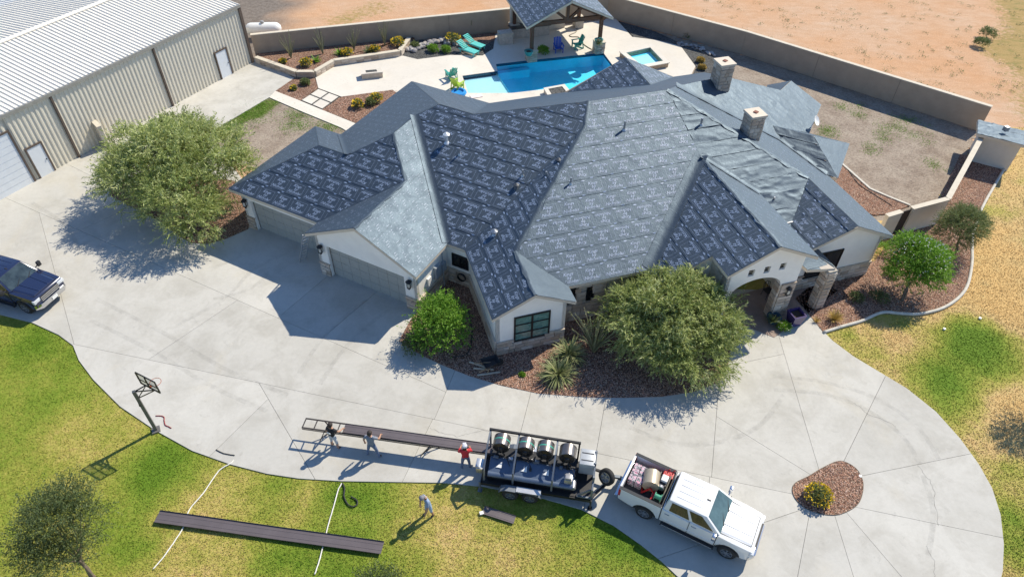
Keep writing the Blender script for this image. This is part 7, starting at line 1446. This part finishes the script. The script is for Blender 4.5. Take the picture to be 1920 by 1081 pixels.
# ================================================================== the crew
def person(label, loc, rz, J, shirt, trousers, skin, hair, shoes, sleeves='short', shorts=False, cap=None, shirt2=None):
    """J: joint name -> (x right, y forward, z). One continuous skinned body."""
    T = thing("person", label, "person", loc, rz); names = list(J.keys()); idx = {n: i for i, n in enumerate(names)}
    rad = dict(pelvis=.155, waist=.14, chest=.175, neckb=.085, neck=.062, head0=.085, head1=.10, head2=.075, shL=.085, elL=.048, wrL=.034, haL=.042, shR=.085, elR=.048, wrR=.034, haR=.042, hiL=.10, knL=.066, anL=.045, toL=.045, hiR=.10, knR=.066, anR=.045, toR=.045)
    ed = [("pelvis", "waist"), ("waist", "chest"), ("chest", "neckb"), ("neckb", "neck"), ("neck", "head0"), ("head0", "head1"), ("head1", "head2"), ("chest", "shL"), ("shL", "elL"), ("elL", "wrL"), ("wrL", "haL"), ("chest", "shR"), ("shR", "elR"), ("elR", "wrR"), ("wrR", "haR"), ("pelvis", "hiL"), ("hiL", "knL"), ("knL", "anL"), ("anL", "toL"), ("pelvis", "hiR"), ("hiR", "knR"), ("knR", "anR"), ("anR", "toR")]
    me = bpy.data.meshes.new("sk"); me.from_pydata([J[n] for n in names], [(idx[a], idx[b]) for a, b in ed], []); ob = bpy.data.objects.new("sk", me); COL.objects.link(ob)
    md = ob.modifiers.new("s", 'SKIN'); md.branch_smoothing = .4
    for n in names: sv = me.skin_vertices[0].data[idx[n]]; r = rad[n]; sv.radius = (r*1.12, r*.86) if n in ("chest", "waist", "pelvis") else (r, r); sv.use_root = (n == "pelvis")
    sb_ = ob.modifiers.new("u", 'SUBSURF'); sb_.levels = 1; sb_.render_levels = 1
    dg = bpy.context.evaluated_depsgraph_get(); bm = bmesh.new(); em = ob.evaluated_get(dg).to_mesh(); bm.from_mesh(em); COL.objects.unlink(ob); bpy.data.objects.remove(ob)
    mats = [skin, shirt, trousers, shoes]; seg = [(np.array(J[a]), np.array(J[b]), a, b) for a, b in ed]
    for f in bm.faces:
        c = np.array(f.calc_center_median()); best = None
        for A, B, a, b in seg:
            d = B-A; t = np.clip((c-A)@d/(d@d+1e-9), 0, 1); q = np.linalg.norm(c-A-d*t)/max(.03, rad[b])
            if best is None or q < best[0]: best = (q, a, b, t)
        _, a, b, t = best; k = 0
        if b in ("waist", "chest", "shL", "shR") or (b == "neckb" and t < .8): k = 1
        if b == "waist" and t < .25: k = 2
        if b in ("elL", "elR"): k = 1 if (sleeves == 'long' or t < .62) else 0
        if b in ("wrL", "wrR"): k = 1 if sleeves == 'long' else 0
        if b in ("hiL", "hiR"): k = 2
        if b in ("knL", "knR"): k = 2
        if b in ("anL", "anR"): k = 2 if not shorts else (2 if t < .03 else (0 if t < .85 else 3))
        if b in ("toL", "toR"): k = 3
        f.material_index = k; f.smooth = True
    def tube(p0, p1, r0, r1, mi):
        mb = MB(); mb.tube(p0, p1, r0, r1, 6); vs = [bm.verts.new(v) for v in mb.v]
        for fc in mb.f: f = bm.faces.new([vs[i] for i in fc]); f.material_index = mi; f.smooth = True
    for s in "LR":   # fingers and thumb
        w_, h_ = Vector(J["wr"+s]), Vector(J["ha"+s]); d = (h_-w_).normalized(); sdv = d.cross(Vector((0, 0, 1))); sdv = sdv.normalized() if sdv.length > .1 else Vector((1, 0, 0))
        for i, L in enumerate((.062, .075, .08, .068)):
            p0 = h_+sdv*(i-1.5)*.021+d*.02; p1 = p0+d*L*.6-Vector((0, 0, .012)); tube(p0, p1, .011, .010, 0); tube(p1, p1+d*L*.4-Vector((0, 0, .03)), .010, .008, 0)
        p0 = w_+(h_-w_)*.5+sdv*.04; tube(p0, p0+sdv*.03+d*.05, .012, .009, 0)
    h1 = Vector(J["head1"]); fwd = (Vector(J["head1"])-Vector(J["neckb"])); up_ = fwd.normalized(); fy = Vector((0, 1, 0)); fy = (fy-up_*fy.dot(up_)).normalized(); sx = fy.cross(up_)
    tube(h1+fy*.09-up_*.02, h1+fy*.125-up_*.03, .022, .012, 0)
    for s in (-1, 1): tube(h1+sx*s*.09, h1+sx*s*.108, .03, .02, 0)
    m2 = bpy.data.meshes.new("body"); bm.to_mesh(m2); bm.free(); body = newobj("body", m2, mats, T)
    mb = MB(); R = Matrix((sx, fy, up_)).transposed().to_4x4(); R.translation = h1
    ep = MB()
    for s in (-1, 1): p = h1+sx*s*.035+fy*.093+up_*.01; ep.box(p, (.022, .012, .014))
    p = h1+fy*.092-up_*.062; ep.box(p, (.045, .012, .01)); ep.build("face_features", M("face_dark", (.08, .04, .035), .6), T)
    prof = [(.104, -.01), (.108, .03), (.10, .075), (.07, .11), (.02, .125)]
    if cap is None:
        mb.lathe(prof, 12, (0, -.012, 0), R); mb.box((0, -.075, -.03), (.15, .07, .1), 0, R); mb.build("hair", hair, T, smooth='all')
    else:
        mb.lathe([(.106, 0), (.112, .04), (.10, .09), (.06, .12), (.01, .13)], 12, (0, -.005, 0), R); mb.box((0, .15, .012), (.15, .12, .015), 0, R); mb.build("cap", cap, T, smooth=True)
        mb = MB(); mb.box((0, -.08, -.04), (.14, .06, .08), 0, R); mb.build("hair", hair, T)
    if shirt2 is not None:
        c = Vector(J["chest"]); mb = MB(); y = c.y-.158; mb.lathe([(.11, 0), (.11, .012), (.02, .014)], 14, (0, 0, 0), Matrix.Translation((0, y, c.z-.04)) @ Matrix.Rotation(math.pi/2, 4, 'X') @ Matrix.Scale(.55, 4, (0, 1, 0))); mb.build("shirt_print", shirt2, T)
    return T
def pose(h=1.76, lean=0., armL=None, armR=None, st=.0, stride=0., head=0.):
    k = h/1.76; J = dict(pelvis=(0, 0, .96), waist=(0, lean*.12, 1.10), chest=(0, lean*.32, 1.33), neckb=(0, lean*.44, 1.49), neck=(0, lean*.48+head*.02, 1.535), head0=(0, lean*.5+head*.06, 1.585), head1=(0, lean*.52+.02+head*.10, 1.65-head*.03), head2=(0, lean*.54+.015+head*.13, 1.705-head*.06))
    if lean > .5:
        for n, f in (("waist", .02), ("chest", .10), ("neckb", .17), ("neck", .19), ("head0", .2), ("head1", .22), ("head2", .25)): x, y, z = J[n]; J[n] = (x, y, z-f*lean)
    cz = J["chest"][2]; cy = J["chest"][1]
    for s, sg in (("L", -1), ("R", 1)):
        J["sh"+s] = (sg*.185, cy+lean*.06, cz+.09); a = (armL if s == "L" else armR) or [(.27*sg, cy-.03, cz-.20), (.29*sg, cy+.05, cz-.45)]
        e, w_ = a; J["el"+s] = e; J["wr"+s] = w_; d = np.array(w_)-np.array(e); d = d/np.linalg.norm(d)*.09; J["ha"+s] = tuple(np.array(w_)+d)
        fy = stride*(1 if s == "R" else -1); J["hi"+s] = (sg*.10, 0, .90); J["kn"+s] = (sg*(.12+st*.5), fy*.45+.03, .50); J["an"+s] = (sg*(.13+st), fy*1.0, .085); J["to"+s] = (sg*(.15+st), fy*1.0+.15, .045)
    return {n: tuple(np.array(v)*k) for n, v in J.items()}
SK = M("skin", (.42, .24, .16), .6, var=.05); HD = M("dark_hair", (.03, .02, .015), .7, var=.3); DEN = M("denim", (.10, .14, .23), .85, var=.2, ns=8); BLK = M("black_cotton", (.02, .02, .022), .9, var=.2, ns=8); GRY = M("grey_cotton", (.20, .22, .26), .9, var=.15, ns=8); LGR = M("light_shorts", (.45, .47, .50), .9, var=.12, ns=8); REDS = M("red_cotton", (.55, .03, .04), .85, var=.12, ns=8); BLU = M("blue_cotton", (.24, .32, .45), .9, var=.12, ns=8); SHO = M("shoe", (.10, .08, .07), .8, var=.3); LBL = M("light_blue_shorts", (.30, .42, .58), .9, var=.1)
def gp(px): q = at(*px, .03); return (q[0], q[1], .03)
person("man in black t-shirt and light shorts at the open end of the stand", gp((629, 839)), math.radians(-25), pose(1.74, .1, [(-.26, .02, 1.12), (-.25, .16, .93)], [(.30, .14, 1.22), (.26, .42, 1.06)], .04), BLK, LGR, SK, HD, SHO, shorts=True, shirt2=M_WHITE)
person("man in grey shirt and jeans standing astride behind the sliding panel", gp((701, 856)), math.radians(-12), pose(1.80, .12, [(-.30, .02, 1.18), (-.32, .08, .92)], [(.32, .16, 1.22), (.26, .44, 1.06)], .14), GRY, DEN, SK, HD, SHO)
person("man in red shirt and cap steadying the panel beside the trailer", gp((874, 878)), math.radians(8), pose(1.72, .05, [(-.28, .14, 1.16), (-.18, .36, 1.14)], [(.28, .12, 1.14), (.22, .36, 1.06)], .05), REDS, DEN, SK, HD, SHO, 'long', cap=M("cap_white", (.55, .55, .6), .8))
person("man in blue shirt and shorts walking head down across the lawn", (at(806, 964)[0], at(806, 964)[1], -.02), math.radians(128), pose(1.72, .26, [(-.27, .22, 1.0), (-.25, .30, .78)], [(.27, .2, 1.0), (.25, .24, .78)], .0, .10, .9), BLU, LBL, SK, M("grey_cap", (.2, .2, .22), .8), SHO, shorts=True)
